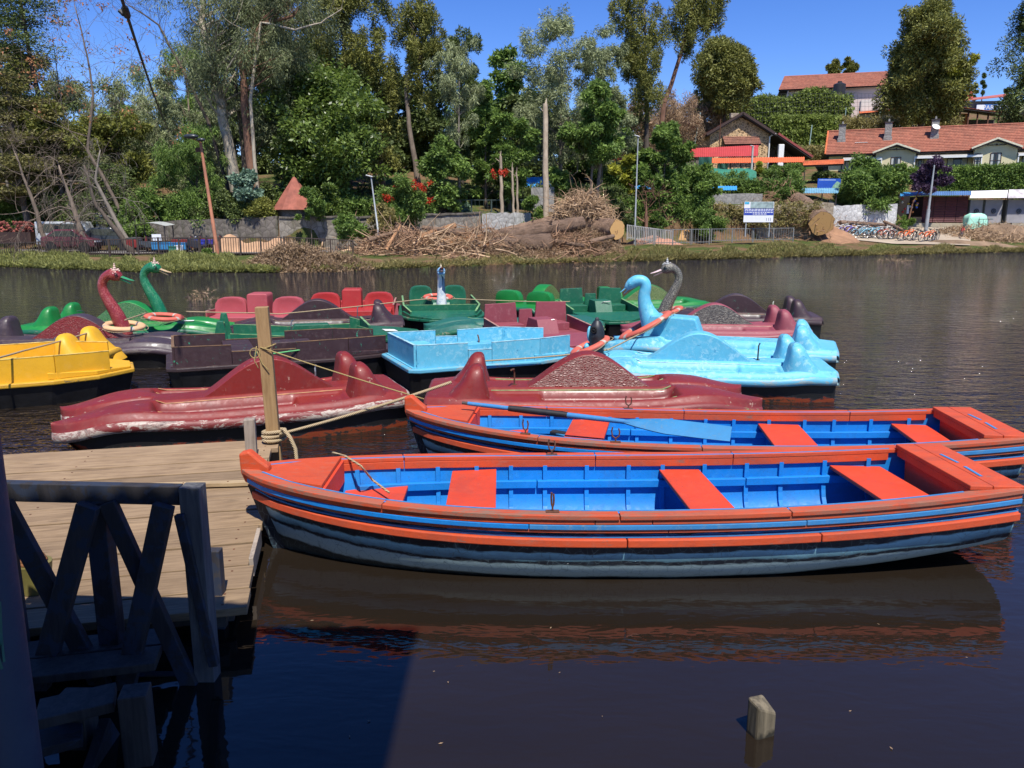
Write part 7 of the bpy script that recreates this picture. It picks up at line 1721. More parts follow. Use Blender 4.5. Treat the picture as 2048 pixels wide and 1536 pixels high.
def tree(name,label,px,Y,top,wpx,kind,leaf,bark=B_MID,cbot=None,trunk=None,tr=.2,cat='tree',group=None,dens=1.0,basepy=None,lean=None,seed=None,size=1.0,depth=.9,gap=0.0,limbs=True,crown_px=None,nocrown=False):
    """crown between picture heights top..cbot at distance Y; trunk follows its own line"""
    VEG[0]+=1; rng=np.random.default_rng(seed or VEG[0]*13+5); K=KIND[kind]
    bx=X_(px if trunk is None else trunk[0][0],Y); bz=H(bx,Y)-.15 if basepy is None else Z_(basepy,Y); base=np.array([bx,Y,bz])
    cx=X_(crown_px or px,Y)-bx; zt=Z_(top,Y)-bz; zb=(Z_(cbot,Y)-bz) if cbot else (0.02 if kind=='shrub' else zt*.25); W=wpx/FPX*Y/2; CH=zt-zb
    T=thing(name,label,cat,tuple(base),0,group)
    n=max(6,int(K['n']*dens)); h=[];
    while len(h)<n:
        q=rng.random(); 
        if rng.random()<K['prof'](np.array(q))+.08: h.append(q)
    h=np.array(h); a=rng.random(n)*2*pi; ph=rng.random(4)*6.28
    lob=.80+.20*np.sin(a*2+ph[0]+h*5)+.14*np.sin(a*3+ph[1]-h*9)+rng.normal(size=n)*.07
    rr=K['prof'](h)*lob*(rng.random(n)**.42)*(1-K['cr']*.8)
    C=np.stack([cx+np.cos(a)*rr*W,np.sin(a)*rr*W*depth,zb+h*CH],1)
    nlb=LOBES.get(kind,0)
    if nlb:
        nlb=int(nlb*max(.5,min(1.6,dens))); Lc=C[:nlb]; pick=rng.integers(0,nlb,n); d_=rng.normal(size=(n,3)); d_/=np.linalg.norm(d_,axis=1,keepdims=True); sp=W*(.30 if kind!='cypress' else .42)
        C2=Lc[pick]+d_*sp*(rng.random((n,1))**.4)*np.array([1,1,.75 if kind!='cypress' else 1.3])+np.array([0,0,.06*W]); m_=rng.random(n)<(.62 if kind=='dome' else .80); C=np.where(m_[:,None],C2,C)
    if lean: C[:,0]+=lean*W*h
    rad=W*K['cr']*(.7+.7*rng.random(n))
    if kind=='cypress': rad=np.maximum(rad,CH*.035)
    if not nocrown:
        V,F=leaf_cloud(C,rad,int(K['nl']*1.25),K['size']*size*(Y/60)**.6,K['el'],K['droop'],K['flat'],rng=rng,squash=K['sq'],hang=K['hang'],fold=(kind in('broad','shrub') and Y<60))
        npmesh('crown',V,F,LM[leaf],T)
    # trunk
    if trunk is None: tp=[(px,None),(px+(crown_px or px)-px,None)]; pts=[np.array([0,0,0.]),np.array([cx*.5,0,zb+CH*.25]),np.array([cx,0,zb+CH*.75])]
    else:
        pts=[np.array([X_(q[0],Y)-bx,(q[2] if len(q)>2 else 0),Z_(q[1],Y)-bz]) for q in trunk]; pts[0][2]=min(pts[0][2],-.0)-.2
    mb=MB(); P=[]; rs=[]
    for i in range(len(pts)-1):
        for j in range(4):
            f=j/4; p=pts[i]*(1-f)+pts[i+1]*f; P.append(Vector(p+rng.normal(size=3)*tr*.10*(1 if i+j else 0)))
    P.append(Vector(pts[-1])); m=len(P)
    for i in range(m): f=i/(m-1); rs.append(tr*(1.25*(1-f)**6*.35+ (1-.72*f))*(1+rng.normal()*.035))
    mb.tube(P,rs,9); mb.build('trunk',bark,T,smooth='all',fix=False)
    if limbs and kind!='shrub':
        A=[];B=[];ra=[];rb=[]; k=min(n,46)
        for i in rng.choice(n,k,replace=False):
            e=C[i]; zz=max(.0,e[2]-np.hypot(e[0]-cx,e[1])*(.75 if kind!='cedar' else .1)-CH*.05); 
            # attach to the nearest trunk height
            j=min(range(m),key=lambda q:abs(P[q].z-zz)); s=np.array(P[j]); Q=limb_path(s,e,4,.07,rng); r0=min(rs[j]*.45,tr*.30)*(.4+.5*rng.random())
            for u in range(4): A.append(Q[u]);B.append(Q[u+1]);ra.append(r0*(1-u*.2));rb.append(r0*(1-(u+1)*.2))
        segs('limb_frame',A,B,ra,rb,bark,T,n=5,kind='stuff')
    return T
def bare(name,label,px,Y,top,wpx,trunk,tr=.16,bark=B_GREY,depth_=6,droop=0.0,n0=9,leaf=None,group=None,spread=.75,rmin=.006,cat='tree',nleaf=700):
    VEG[0]+=1; rng=np.random.default_rng(VEG[0]*17+3); bx=X_(trunk[0][0],Y); bz=H(bx,Y)-.15; T=thing(name,label,cat,(bx,Y,bz),0,group)
    pts=[np.array([X_(q[0],Y)-bx,0,Z_(q[1],Y)-bz]) for q in trunk]; pts[0][2]=-.2; P=[]
    for i in range(len(pts)-1):
        for j in range(4): f=j/4; P.append(pts[i]*(1-f)+pts[i+1]*f+rng.normal(size=3)*tr*.12)
    P.append(pts[-1]); m=len(P); rs=[tr*(1-.8*i/(m-1)) for i in range(m)]
    mb=MB(); mb.tube([Vector(p) for p in P],rs,8); mb.build('trunk',bark,T,smooth='all',fix=False)
    A=[];B=[];ra=[];rb=[];tips=[]
    def grow(p,d,L,r,k):
        q=p
        for s in range(3):
            d2=d+rng.normal(size=3)*.22+np.array([0,0,-droop*.12*(depth_-k)]); d2/=np.linalg.norm(d2); e=q+d2*L/3; A.append(q);B.append(e);ra.append(max(rmin,r*(1-.2*s)));rb.append(max(rmin,r*(1-.2*(s+1)))); q=e; d=d2
            if s==1 and k>1 and rng.random()<.7:
                dd=d+rng.normal(size=3)*spread; dd/=np.linalg.norm(dd); grow(q,dd,L*.62,r*.5,k-1)
        if k<=0: tips.append(q); return
        for _ in range(2):
            dd=d+rng.normal(size=3)*spread; dd[2]+=.12; dd/=np.linalg.norm(dd); grow(q,dd,L*.72,r*.55,k-1)
    Wm=wpx/FPX*Y/2; ztop=Z_(top,Y)-bz
    for i in range(n0):
        j=int(m*(.35+.62*i/n0)); j=min(j,m-1); p=P[j]; a=rng.random()*6.28; rem=max(.5,ztop-p[2]); d=np.array([cos(a)*.9,sin(a)*.7,.45+.6*i/n0]); d/=np.linalg.norm(d); grow(p,d,min(Wm*.62,rem*.7)*(1-.35*i/n0)+.3,rs[j]*.36,depth_-3)
    grow(P[-1],np.array([0,0,1.]),max(.6,(ztop-P[-1][2])*.42),rs[-1],depth_-3)
    segs('twig_frame',A,B,ra,rb,bark,T,n=3,kind='stuff')
    if leaf:
        tp=np.array(tips); idx=rng.choice(len(tp),min(len(tp),nleaf//8),replace=True); V,F=leaf_cloud(tp[idx],np.full(len(idx),.35),8,.17,1.8,.3,rng=rng); npmesh('crown',V,F,LM[leaf],T)
    return T
BACK='dense evergreen trees of the wood behind the lake'
# --- far backdrop wood, left half
for i,(px,Y,top,w,k,l) in enumerate((( -60,74,120,260,'cone','dark'),(60,80,210,230,'broad','mid'),(150,72,260,220,'broad','dark'),(265,76,225,210,'round','mid'),(350,70,110,230,'eucal','eucal'),(395,80,70,200,'eucal','mid'),(480,72,170,230,'cone','dark'),(560,78,-40,220,'cone','eucdark'),(640,82,40,200,'cypress','dark'),(450,84,60,200,'round','eucdark'),(720,76,120,190,'cone','dark'),(800,74,150,180,'broad','dark'),(870,76,190,170,'cone','dark'),(935,84,170,160,'round','mid'),(1000,84,118,190,'broad','mid'),(1070,80,210,170,'broad','dark'),(1190,84,200,170,'broad','mid'))):
    tree('woodland_tree',['tall dark evergreen of the wood at far left behind the cedars','green bushy tree deep in the wood behind the bare twigs at left','dark tree deep in the wood behind the leaning trunks','round green tree behind the gold-leaved tree at left','tall pale eucalyptus crown right of the overhead cable','high pale crown behind the rusty lamp','dark conical tree behind the forked eucalyptus','very tall dark tree above the bright broadleaf tree, left of its peak','dark tall tree above the bright broadleaf tree','dark grey green crown behind the great eucalyptus','dark cone tree directly right behind the bright broadleaf tree','dark tree behind the slim grey street lamp','dark conical tree behind the dead-trunk group at centre','round green tree behind the pale drooping eucalyptus','broad green tree filling the gap left of the grey-green round one','dark tree low behind the tall dead trunk','green tree behind the twin slim trunks'][i],px,Y,top,w,k,l,B_DARK,cbot=425,group=BACK,dens=1.25,size=1.35,limbs=False,tr=.25)
for i,(px,Y,top,w,k,l) in enumerate(((-10,63,60,200,'cedar','brownolive'),(95,66,130,230,'broad','gold'),(190,64,150,200,'eucal','eucal'),(330,66,190,180,'eucal','eucal'),(235,70,215,170,'cedar','brownolive'),(395,64,120,170,'round','eucal'))):
    tree('woodland_tree',['brown olive cedar behind the others at the far left edge','gold leaved tree filling the gap behind the tall cedar','pale drooping tree behind the slender birch','pale drooping tree right of the overhead cable foot','low brown olive cedar between birch and cable foot','pale round tree between the cable and the great eucalyptus'][i],px,Y,top,w,k,l,B_MID,cbot=420,group=BACK,dens=1.1,size=1.1,limbs=True,tr=.16)
for i,(px,Y,top,w,k,l) in enumerate(((-190,62,120,240,'broad','gold'),(-330,60,60,260,'cone','dark'),(-480,62,100,260,'eucal','eucal'),(-640,60,90,280,'broad','mid'),(2230,92,20,230,'dome','dark'),(2420,94,60,240,'broad','mid'))):
    tree('woodland_tree',['gold leaved tree just outside the left picture edge','dark conical tree outside the left picture edge','pale drooping tree well outside the left picture edge','green tree farthest outside the left picture edge','dark tree outside the right picture edge','green tree farthest outside the right picture edge'][i],px,Y,top,w,k,l,B_MID,cbot=430 if px<0 else 250,group=BACK,dens=1.0,size=1.3,limbs=False,tr=.2)
# --- left front
tree('cedar','tall dark layered cedar rising out of the top left corner',92,58,-150,300,'cedar','dark',B_DARK,cbot=215,trunk=((165,500),(120,330),(97,120),(88,-140)),tr=.26,dens=1.3)
tree('cedar','lower olive brown layered cedar at the left picture edge',40,55,110,240,'cedar','brownolive',B_MID,cbot=400,trunk=((58,510),(50,380),(45,150)),tr=.26,dens=1.9)
tree('cedar','olive layered cedar behind the bare birch at upper left',120,56,190,170,'cedar','brownolive',B_DARK,cbot=330,trunk=((95,506),(80,400),(120,200)),tr=.2,dens=.8)
tree('cedar','dark low cedar with drooping pads above the leaning trunks',225,55,330,230,'cedar','dark',B_DARK,cbot=455,trunk=((180,505),(170,430),(215,340)),tr=.2,dens=1.5)
tree('leafy_tree','gold and olive leaved tree behind the bare twigs at left',130,57,205,220,'broad','gold',B_MID,cbot=330,dens=.55,tr=.15,size=.9)
tree('leafy_tree','golden tinged tree left of the overhead cable foot',250,60,225,190,'broad','gold',B_MID,cbot=360,dens=.6,tr=.15)
bare('birch_tree','slender pale birch with a few reddening leaves at upper left',205,52,-30,260,((268,505),(235,400),(190,300),(213,190),(205,90),(193,10)),.14,B_MID,6,leaf='autumn',n0=14,nleaf=900)
bare('bare_tree','bare grey tree spreading fine twigs at the far left',70,50,255,210,((95,508),(70,400),(45,300)),.17,B_MID,7,n0=10)
bare('bare_tree','bare grey leaning tree with drooping fine twigs between the cedars',175,49,270,230,((175,508),(150,420),(130,330)),.22,B_MID,7,droop=.9,n0=11)
bare('bare_tree','bare grey tree with drooping fine twigs beside the birch',265,49.5,265,190,((268,508),(230,440),(200,360),(215,300)),.18,B_GREY,7,droop=.9,n0=10)
bare('bare_tree','leafless sapling reaching over the bare trees near the left top',20,60,60,150,((30,500),(20,300),(12,120)),.12,B_GREY,7,n0=12)
bare('bare_tree','wispy leafless tree between the tall cedar and the birch',150,61,20,200,((150,480),(150,260),(145,80)),.10,B_GREY,7,n0=14,leaf='gold',nleaf=300)
tree('leaning_tree','dark leaning trunk in front of the left railing, forked at its foot',300,47.9,60,10,'sparse','dark',B_DARK,trunk=((268,508),(235,465),(195,410),(180,330)),tr=.19,nocrown=True,limbs=False,cbot=200)
# --- big eucalyptus group
tree('eucalyptus','great eucalyptus with pale peeling trunk left of the bright broadleaf tree',500,55.5,-130,340,'eucal','eucdark',B_PALE,cbot=250,trunk=((484,470),(480,400),(462,240),(443,110),(432,40),(445,-60)),tr=.46,dens=2.6,gap=.2)
tree('eucalyptus','second slimmer eucalyptus trunk beside the great one with dark hanging leaves',560,57,-120,280,'eucal','eucdark',B_MID,cbot=330,trunk=((500,470),(495,300),(487,120),(483,-60)),tr=.2,dens=2.2)
tree('eucalyptus','dark reddish eucalyptus limb arching right above the bright broadleaf tree',600,54.5,-60,210,'eucal','eucdark',B_RED,cbot=180,trunk=((520,470),(505,250),(505,120),(545,50),(610,30)),tr=.30,dens=.7)
bare('bare_tree','bare pale limb stretching out to the right over the broadleaf tree',650,54,0,150,((520,470),(515,200),(545,44),(610,60),(660,45),(700,18)),.13,B_PALE,5,n0=5,rmin=.01)
bare('bare_tree','bare forked branches against the sky right of the overhead cable',360,58,-40,230,((470,420),(430,240),(385,130),(350,50),(290,5)),.15,B_DARK,6,n0=12,rmin=.008)
tree('weeping_tree','dark weeping conifer behind the rusty lamp',400,54,250,170,'eucal','mid',B_DARK,cbot=420,dens=1.2,tr=.14)
tree('silver_shrub','bluish silvery leaved young tree at the foot of the great eucalyptus',492,52.8,345,90,'broad','blue',B_MID,cbot=440,dens=.45,tr=.06)
tree('broadleaf_tree','big bright green broadleaf tree right above the red conical roof',650,57.5,158,300,'broad','bright',B_DARK,cbot=438,trunk=((668,470),(662,380),(655,260)),tr=.22,dens=3.8,size=1.1)
tree('cypress','tall olive cypress rising left behind the bright broadleaf tree',700,63,-60,180,'cypress','olive',B_DARK,cbot=300,trunk=((705,440),(700,200),(700,0)),tr=.22,dens=1.2)
tree('cypress','olive cypress with golden tips above the slim grey street lamp',765,62,-10,150,'cypress','olive',B_DARK,cbot=330,trunk=((770,440),(765,250),(762,60)),tr=.2,dens=1.1)
tree('cypress','tall cypress with bent peak standing against the sky at centre left',852,60,-5,120,'cypress','olive',B_MID,cbot=215,trunk=((846,470),(840,380),(825,270),(818,180),(838,90)),tr=.27,dens=1.0)
tree('cypress','short dark cypress top right of the bent-peaked one',925,66,62,90,'cypress','dark',B_DARK,cbot=330,dens=.8,tr=.16)
tree('drooping_tree','pale drooping eucalyptus with slim straight trunk at centre',925,58.5,75,120,'eucal','eucal',B_GREY,cbot=290,trunk=((921,428),(919,300),(922,160)),tr=.13,dens=1.0)
tree('young_tree','young green tree beside the slim straight trunk',880,58,255,130,'broad','mid',B_MID,cbot=420,dens=.8,tr=.1,size=.9)
tree('young_tree','young green tree behind the thin broken trunks',1020,60,232,120,'broad','mid',B_MID,cbot=400,trunk=((1018,428),(1020,330),(1022,280)),dens=.9,tr=.09,size=.9)
tree('young_tree','green young tree left of the thin broken trunks',972,61,170,110,'broad','mid',B_MID,cbot=400,dens=.9,tr=.1,size=.9)
tree('eucalyptus','large round grey green eucalyptus at the picture centre top',1120,68,38,220,'round','eucal',B_GREY,cbot=330,dens=1.7,tr=.2)
tree('eucalyptus','grey green eucalyptus lobe at the right of the large round one',1200,70,62,150,'round','eucal',B_GREY,cbot=320,dens=1.1,tr=.15)
tree('young_tree','green tree with twin trunks above the root mass',1188,60.5,178,150,'broad','mid',B_MID,cbot=318,trunk=((1180,440),(1181,370),(1185,260)),dens=1.1,tr=.13)
pole('slanting bare trunk right of the twin trunk above the root mass',1189,60.8,425,1202,285,.13,B_MID,cat='tree',name='bare_tree')
tree('young_tree','light green sapling low behind the tall dead trunk',1120,62,330,80,'broad','mid',B_MID,cbot=420,dens=.5,tr=.05)
# --- right group
tree('cypress','tall dark cypress cut by the top edge right of the round eucalyptus',1274,74,-45,135,'cypress','olive',B_DARK,cbot=255,trunk=((1290,300),(1285,200),(1276,20)),tr=.25,dens=1.3)
tree('leaning_pine','dark tree on a long leaning bare trunk against the sky',1374,77,-45,150,'cypress','olive',B_RED,cbot=105,trunk=((1308,260),(1318,215),(1345,120),(1362,50),(1370,0)),tr=.26,dens=1.0)
tree('cone_tree','broad dark conical tree against the sky above the stone house',1438,104,86,152,'dome','olive',B_DARK,cbot=215,dens=2.4,tr=.2,size=1.1)
tree('hill_tree','massive dark tree on the hill in front of the hilltop hall',1825,100,-25,188,'dome','olive',B_DARK,cbot=235,trunk=((1822,262),(1822,150),(1825,40)),dens=2.8,tr=.35,size=1.1)
tree('hill_tree','yellow green lower edge of foliage on the massive hill tree',1880,99,110,75,'broad','yellow',B_DARK,cbot=195,dens=.35,tr=.05,basepy=240)
tree('hill_tree','tall dark tree cut by the right picture edge',2052,96,-70,215,'dome','dark',B_DARK,cbot=262,dens=2.8,tr=.3)
tree('hill_tree','grey green bush in front of the dark tree at the right edge',2040,90,210,60,'broad','eucal',B_MID,cbot=275,dens=.6,tr=.08)
for i,(px,top,w) in enumerate(((1642,124,36),(1676,108,30))): tree('far_tree',['small far tree on the skyline above the hilltop hall, left one','small far tree on the skyline above the hilltop hall, right one'][i],px,165,top,w,'broad','olive',B_DARK,cbot=150,dens=.5,tr=.12)
for i,(px,top) in enumerate(((1922,170),(1936,148),(1905,185),(1985,175))): tree('far_conifer',['thin far conifer on the skyline, second from the left of its four','tallest thin far conifer on the skyline left of the inn','thin far conifer nearest the massive hill tree','thin far conifer on the skyline above the inn name board'][i],px,170,top,14,'cypress','dark',B_DARK,cbot=200,dens=.12,tr=.12,group='thin far conifers on the skyline near the inn',basepy=215)
tree('hillside_tree','bare looking brushy tree on the hill left of the stone house',1340,92,190,170,'eucal','dry',B_MID,cbot=300,dens=.9,tr=.14)
tree('hillside_tree','grey thicket on the hill below the dark cypress',1255,88,215,140,'round','dry',B_MID,cbot=310,dens=.7,tr=.12)
tree('hillside_tree','greenish brown thicket on the hill behind the stone house',1395,112,200,150,'round','weed',B_MID,cbot=300,dens=.8,tr=.12)
tree('garden_tree','leafy green tree in front of the orange walkway roof at centre right',1325,66,248,110,'broad','mid',B_MID,cbot=420,dens=1.2,tr=.12)
tree('garden_tree','broad green garden tree right of the centre leafy tree',1385,68,345,130,'broad','mid',B_MID,cbot=450,dens=1.3,tr=.12)
tree('garden_tree','yellow flowering shrub left of the thin pale lamp pole',1262,67,318,80,'broad','yellow',B_MID,cbot=385,dens=.5,tr=.06)
tree('garden_tree','dark shrubby tree right of the great sawn log',1240,61.5,372,80,'shrub','dark',B_MID,cbot=470,dens=.9,tr=.08)
bare('pruned_tree','pruned tree with upright bare shoots behind the white railing',1292,63.5,352,90,((1292,470),(1292,430),(1291,405)),.20,B_RED,5,n0=12,rmin=.012)
for i,(px,w) in enumerate(((1262,48),(1312,50))): tree('clipped_bush',['clipped round green bush left of the pruned tree','clipped round green bush right of the pruned tree'][i],px,64.0,424,w,'shrub','mid',B_MID,cbot=462,dens=.8,tr=.04,group='clipped bushes by the pruned tree')
tree('wall_shrub','weedy shrub at the foot of the rubble wall left of the notice board',1420,64.5,420,100,'shrub','mid',B_MID,cbot=470,dens=1.0,tr=.04)
tree('wall_shrub','shrub on the wall right of the notice board top',1560,71,384,55,'shrub','mid',B_MID,cbot=420,dens=.6,tr=.04)
tree('wall_shrub','dark climbing shrub below the garden bed',1545,77.5,352,50,'shrub','dark',B_MID,cbot=392,dens=.7,tr=.04)
tree('garden_shrub','golden conical shrub under the orange walkway roof',1512,83.0,326,26,'shrub','yellow',B_MID,cbot=350,dens=.5,tr=.03)
tree('garden_shrub','green garden bed shrubs right of the golden shrub',1560,81.0,332,100,'shrub','mid',B_MID,cbot=372,dens=1.0,tr=.03)
tree('garden_shrub','dark green shrubs under the sagging green net',1440,77.0,352,130,'shrub','mid',B_MID,cbot=392,dens=1.2,tr=.03)
tree('garden_shrub','shrub under the short orange walkway left of the bungalow',1640,84,335,50,'shrub','dark',B_MID,cbot=365,dens=.6,tr=.03)
tree('bushy_tree','wide bushy green tree standing behind the limewashed wall',1735,78.0,332,150,'broad','mid',B_MID,cbot=432,dens=2.0,tr=.14)
tree('bougainvillea','purple flowering tree on a slanting trunk before the open stall',1853,77.0,318,78,'broad','purple',B_RED,cbot=385,trunk=((1812,445),(1822,405),(1840,365)),dens=.8,tr=.09,size=.8)
tree('wall_shrub','low green weeds at the right end of the limewashed wall',1805,76.0,432,50,'shrub','mid',B_MID,cbot=462,dens=.5,tr=.03)
tree('poinsettia','dark leafy poinsettia shrub with red bracts overhanging the stone wall',808,53.4,366,130,'shrub','mid',B_MID,cbot=440,dens=1.2,tr=.05)
rng=np.random.default_rng(77)
po=X_(808,53); C=np.array([[X_(px,52.6),52.6+.3*rng.random(),Z_(py,52.6)] for px,py in ((775,390),(783,386),(810,366),(822,372),(835,368),(850,374),(862,403),(800,372),(845,371),(1000,345),(1012,348),(988,350))])
C2=np.repeat(C,2,0)+rng.normal(size=(len(C)*2,3))*.15; V,F=leaf_cloud(C2-C2[0],np.full(len(C2),.16),30,.16,2,rng=rng); o=npmesh('red_bract_heads',V,F,LM['red'],None,loc=tuple(C2[0])); tag(o,'red bract clusters scattered on the poinsettia shrub',kind='stuff')
tree('wall_shrub','yellowish shrub overhanging the stone wall at the red conical roof',540,53,408,110,'shrub','gold',B_MID,cbot=452,dens=.8,tr=.04)
tree('wall_shrub','dark green shrub in front of the wall under the broadleaf tree',700,51.0,438,90,'shrub','mid',B_MID,cbot=478,dens=.9,tr=.04)
tree('wall_shrub','brown green scrub behind the slim grey street lamp foot',765,51.6,398,80,'shrub','weed',B_MID,cbot=475,dens=.7,tr=.04)
tree('wall_shrub','rounded bluish green shrub behind the mesh fence',918,59.5,392,70,'shrub','blue',B_MID,cbot=428,dens=.7,tr=.04)
tree('wall_shrub','green shrub hiding the foot of the tall dead trunk',1070,58,395,70,'shrub','mid',B_MID,cbot=455,dens=.6,tr=.04)
tree('hedge_shrub','dark hedge shrub above the wall right of the kiosk',290,52.6,388,120,'shrub','mid',B_MID,cbot=470,dens=1.2,tr=.05)
tree('hedge_shrub','dark hedge shrub above the weathered wall at left centre',370,53,395,130,'shrub','mid',B_MID,cbot=448,dens=1.2,tr=.05)
tree('hedge_shrub','dark hedge shrub behind the rusty lamp pole',450,53,390,120,'shrub','dark',B_MID,cbot=445,dens=1.2,tr=.05)
tree('hedge_shrub','bushy undergrowth far left behind the flower stall',30,56,400,160,'shrub','mid',B_MID,cbot=470,dens=1.3,tr=.05)
tree('hedge_shrub','bushy undergrowth behind the white van',130,56,395,150,'shrub','dark',B_MID,cbot=475,dens=1.3,tr=.05)
tree('hedge_shrub','undergrowth in the wood left of the mesh fence',870,62,380,130,'shrub','dark',B_MID,cbot=440,dens=1.2,tr=.05)
tree('hedge_shrub','undergrowth in the wood behind the mesh fence',980,63,385,140,'shrub','dark',B_MID,cbot=440,dens=1.2,tr=.05)
tree('wall_shrub','small bush at the foot of the rusty lamp',412,45.2,498,28,'shrub','mid',B_MID,cbot=518,dens=.35,tr=.03)
tree('wall_shrub','leafy bush overlapping the right side of the red conical roof',650,52.9,372,80,'shrub','bright',B_MID,cbot=438,dens=.9,tr=.04)
tree('wall_shrub','low leafy bush hiding the lower right edge of the red conical roof',622,51.4,384,56,'shrub','mid',B_MID,cbot=440,dens=.7,tr=.03)
tree('wall_shrub','dark bush between the red conical roof and the great eucalyptus foot',545,54.6,372,60,'shrub','dark',B_MID,cbot=430,dens=.8,tr=.04)
# --- sheets of growth nobody could count
def patch(name,label,pts,N,mat,size,el,seed,droop=0,flat=1,rad=.35,up=0,kind='stuff',fold=False,nl=12):
    """pts: function(rng)->xyz clump centre"""
    rng=np.random.default_rng(seed); C=np.array([pts(rng) for _ in range(N)]); o0=C[0].copy(); V,F=leaf_cloud(C-o0,np.full(N,rad)*(.6+.8*rng.random(N)),nl,size,el,droop,flat,up=up,rng=rng,squash=(1,1,.6),fold=fold)
    o=npmesh(name,V,F,LM[mat],None,loc=tuple(o0)); tag(o,label,kind=kind); return o
def onwall(p0,p1,yt,yb,Y0,Y1,dep=.5,edge=None):
    def f(rng):
        px=p0+(p1-p0)*rng.random(); q=(px-p0)/(p1-p0); Y=Y0+(Y1-Y0)*q+rng.normal()*dep*.4; t=yt(q) if callable(yt) else yt; b=yb(q) if callable(yb) else yb; py=t+(b-t)*rng.random(); return [X_(px,Y),Y,Z_(py,Y)]
    return f
patch('ivy_hedge','dense ivy covered bank below the cream bungalow',onwall(1790,2110,lambda q:338-10*q,382,84.6,82.6,.5),3600,'mid',.24,1.7,21,rad=.42)
patch('ivy_hedge','ivy on the bank left of the purple tree',onwall(1690,1800,348,382,85.5,84.6,.5),900,'mid',.24,1.7,22,rad=.42)
patch('creeper','bright creeper hanging over the hill netting above the stone house',onwall(1425,1680,lambda q:218-34*min(1,q*1.7)+8*sin(q*15),lambda q:262+12*sin(q*9),114,118,.7),3400,'creeper',.34,1.6,23,rad=.6,droop=.4)
patch('creeper','creeper hanging lower between the stone house and the bungalow',onwall(1535,1660,232,300,108,110,.8),1500,'creeper',.32,1.6,24,rad=.55,droop=.4)
patch('thicket','brown thicket covering the slope under the netting',onwall(1240,1440,lambda q:222-15*q,310,100,106,2.0),1500,'dry',.34,3,25,rad=.7)
patch('thicket','grey green weeds on the terrace between the houses',onwall(1540,1680,292,330,97,99,1.5),700,'weed',.30,2.5,26,rad=.5)
patch('thicket','weeds behind the chimneys of the bungalow',onwall(1660,1900,235,268,112,108,1.5),1100,'weed',.34,2.5,27,rad=.6)
patch('garden_bed','flowering garden bed growth along the terrace edge at centre right',onwall(1385,1600,360,388,74.6,76,.6),1200,'mid',.20,1.8,28,rad=.36)
patch('garden_bed','terrace growth below the orange walkway among the trees',onwall(1200,1400,330,400,71,74,1.2),1500,'mid',.22,1.8,29,rad=.42)
patch('wall_weeds','weeds and creepers on the rubble wall',onwall(1390,1640,405,450,67.2,67.9,.3),520,'weed',.2,2,30,rad=.3)
patch('undergrowth','dark undergrowth along the foot of the wood at left',onwall(-60,560,395,450,58,56,2),2600,'dark',.24,2,31,rad=.5)
patch('undergrowth','leafy ground growth under the broadleaf tree behind the wall',onwall(560,870,400,436,53.6,57,.9),1500,'mid',.2,2,33,rad=.4)
patch('undergrowth','leafy ground growth on the slope behind the white and grey railings',onwall(1230,1420,395,450,65,67,1.2),1200,'mid',.2,2,34,rad=.4)
patch('undergrowth','undergrowth along the foot of the wood at centre',onwall(720,1230,372,425,63,66,2),2000,'dark',.24,2,32,rad=.5)
def shoregrass(p0,p1,y_in,y_out):
    def f(rng):
        px=p0+(p1-p0)*rng.random(); k=kx(px); r=trow(k); wv=.5+.35*sin(px*.021)+.25*sin(px*.057+1)+.2*sin(px*.13); Y=r[1][0]-.55+.5*sin(px*.045)*sin(px*.013)+y_in+(y_out-y_in)*max(.12,wv)*rng.random()**1.1; x=k*Y; z=max(.0,H(x,Y)); return [x,Y,z+.08+.12*rng.random()]
    return f
patch('shore_grass','green grass and weeds on the left lake shore',shoregrass(-60,520,0,5.0),6200,'grass',.17,3.2,41,flat=.8,rad=.20,up=.75,nl=14)
patch('shore_grass','weeds in front of the brushwood heap along the shore',shoregrass(500,720,0,4.0),1800,'grass',.17,3.2,42,flat=.8,rad=.20,up=.7,nl=14)
patch('shore_grass','thin weeds along the muddy shore at centre',shoregrass(700,1270,0,2.2),1100,'weed',.14,3,43,flat=.8,rad=.17,up=.7)
patch('shore_grass','tall brownish weeds on the shore bank at centre right',shoregrass(1265,1720,0,4.2),6500,'weed',.19,3,44,flat=.8,rad=.24,up=.8,nl=14)
patch('shore_grass','green weeds mixed on the shore bank at centre right',shoregrass(1265,1780,.3,4.6),3600,'grass',.19,3,45,flat=.8,rad=.22,up=.8,nl=12)
patch('shore_grass','green brown weeds on the right lake shore',shoregrass(1720,2120,0,2.4),2600,'weed',.17,3,46,flat=.8,rad=.20,up=.7)
def heap(px,Y,wx,wy,hz):
    c=(X_(px,Y),Y)
    def f(rng):
        a=rng.random()*6.28; r=rng.random()**.5; x=c[0]+cos(a)*r*wx; y=c[1]+sin(a)*r*wy; return [x,y,max(0,H(x,y))+hz*(1-r*r)*rng.random()]
    return f
patch('dry_brush','heap of dry pale brush at the water edge left of centre',heap(585,40.9,2.6,1.1,1.35),1500,'dry',.16,3.4,51,rad=.24,nl=16)
patch('dry_brush','smaller heap of dry brush under the broken railing end',heap(680,42.3,1.6,.9,.8),600,'dry',.15,3.4,52,rad=.22,nl=14)
patch('dry_brush','dry brush around the fallen trunks',heap(920,51.5,7.0,2.4,1.5),2400,'dry',.17,4,53,rad=.3,nl=12)
patch('dry_brush','dry brush at the foot of the root mass',heap(1150,54.5,3.4,2.0,1.9),1700,'dry',.18,4,54,rad=.3,nl=12)
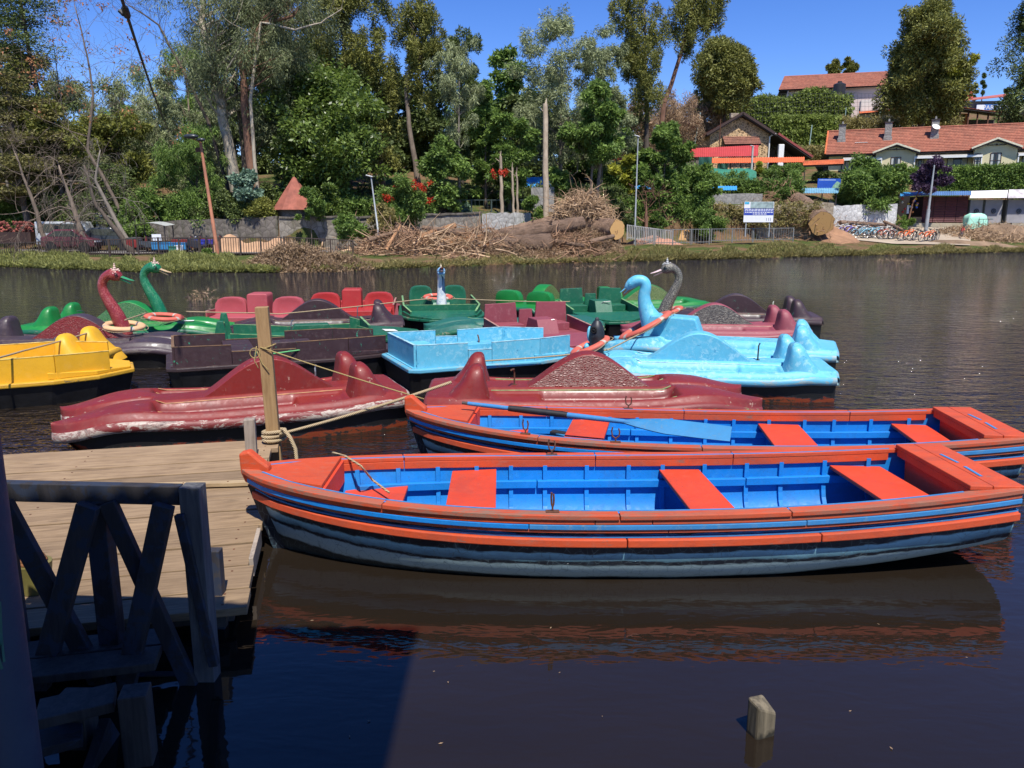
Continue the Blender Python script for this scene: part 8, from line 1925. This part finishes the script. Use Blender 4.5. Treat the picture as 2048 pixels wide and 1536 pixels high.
patch('dry_brush','dead leaves on the heap of mud at the right shore',heap(2000,75.0,6.0,2.2,1.2),700,'dry',.2,3,55,rad=.25,nl=9)
# straw floating on the lake
patch('floating_twigs','pale dry twigs sticking out of the lake beyond the green swan',heap(392,25.6,.55,.25,.35),26,'dry',.13,4,61,rad=.14,nl=9)
patch('floating_twigs','dry twigs floating off the muddy shore at centre',heap(1225,44.5,2.2,.5,.10),40,'dry',.14,5,62,rad=.16,nl=8)
patch('floating_twigs','dead branch floating near the right shore',heap(1795,52.0,1.2,.5,.15),36,'dry',.18,5,63,rad=.2,nl=8)
_r=np.random.default_rng(91); A_=[];F_=[]
for i in range(18):
    c=onz(_r.uniform(480,2040),_r.uniform(1180,1530) if i%2 else _r.uniform(880,1535),.004) if i%3 else onz(_r.uniform(620,900),_r.uniform(1200,1500),.004)
    if 4.75<c.y<9: continue
    a=_r.random()*6.28; L=_r.uniform(.006,.013); u=np.array([cos(a),sin(a),0])*L; w=np.array([-sin(a),cos(a),0])*L*.4; p=np.array(c)+np.array([0,0,.002]); k=len(A_); A_+= [p-u,p+w,p+u,p-w]; F_.append((k,k+1,k+2,k+3))
o=npmesh('floating_leaves',A_,F_,LM['dry']); o['kind']='stuff'; o['label']='tiny dry leaves floating on the near water'
# drooping mesh over the hill terrace: thin netting as wire grid
def netting():
    A=[];B=[]
    for i in range(0,74):
        px=1236+i*7.6; q=i/74; Y=106+10*q; t=ony(px,225-38*min(1,q*1.7),Y); b=ony(px,316,Y); A.append(b);B.append(t)
    for j in range(16):
        for i in range(0,73,3):
            px=1236+i*7.6; px2=px+3*7.6; q=i/74; q2=(i+3)/74; f=j/15
            p=ony(px,316+(225-38*min(1,q*1.7)-316)*f,106+10*q); p2=ony(px2,316+(225-38*min(1,q2*1.7)-316)*f,106+10*q2); A.append(p);B.append(p2)
    n=len(A); o=segs('hill_netting',np.array(A),np.array(B),np.full(n,.016),np.full(n,.016),plain_cache('dark_netting',(.05,.055,.05),.8),n=3,kind='stuff'); o['label']='tall dark mesh netting strung along the hill above the houses'
netting()
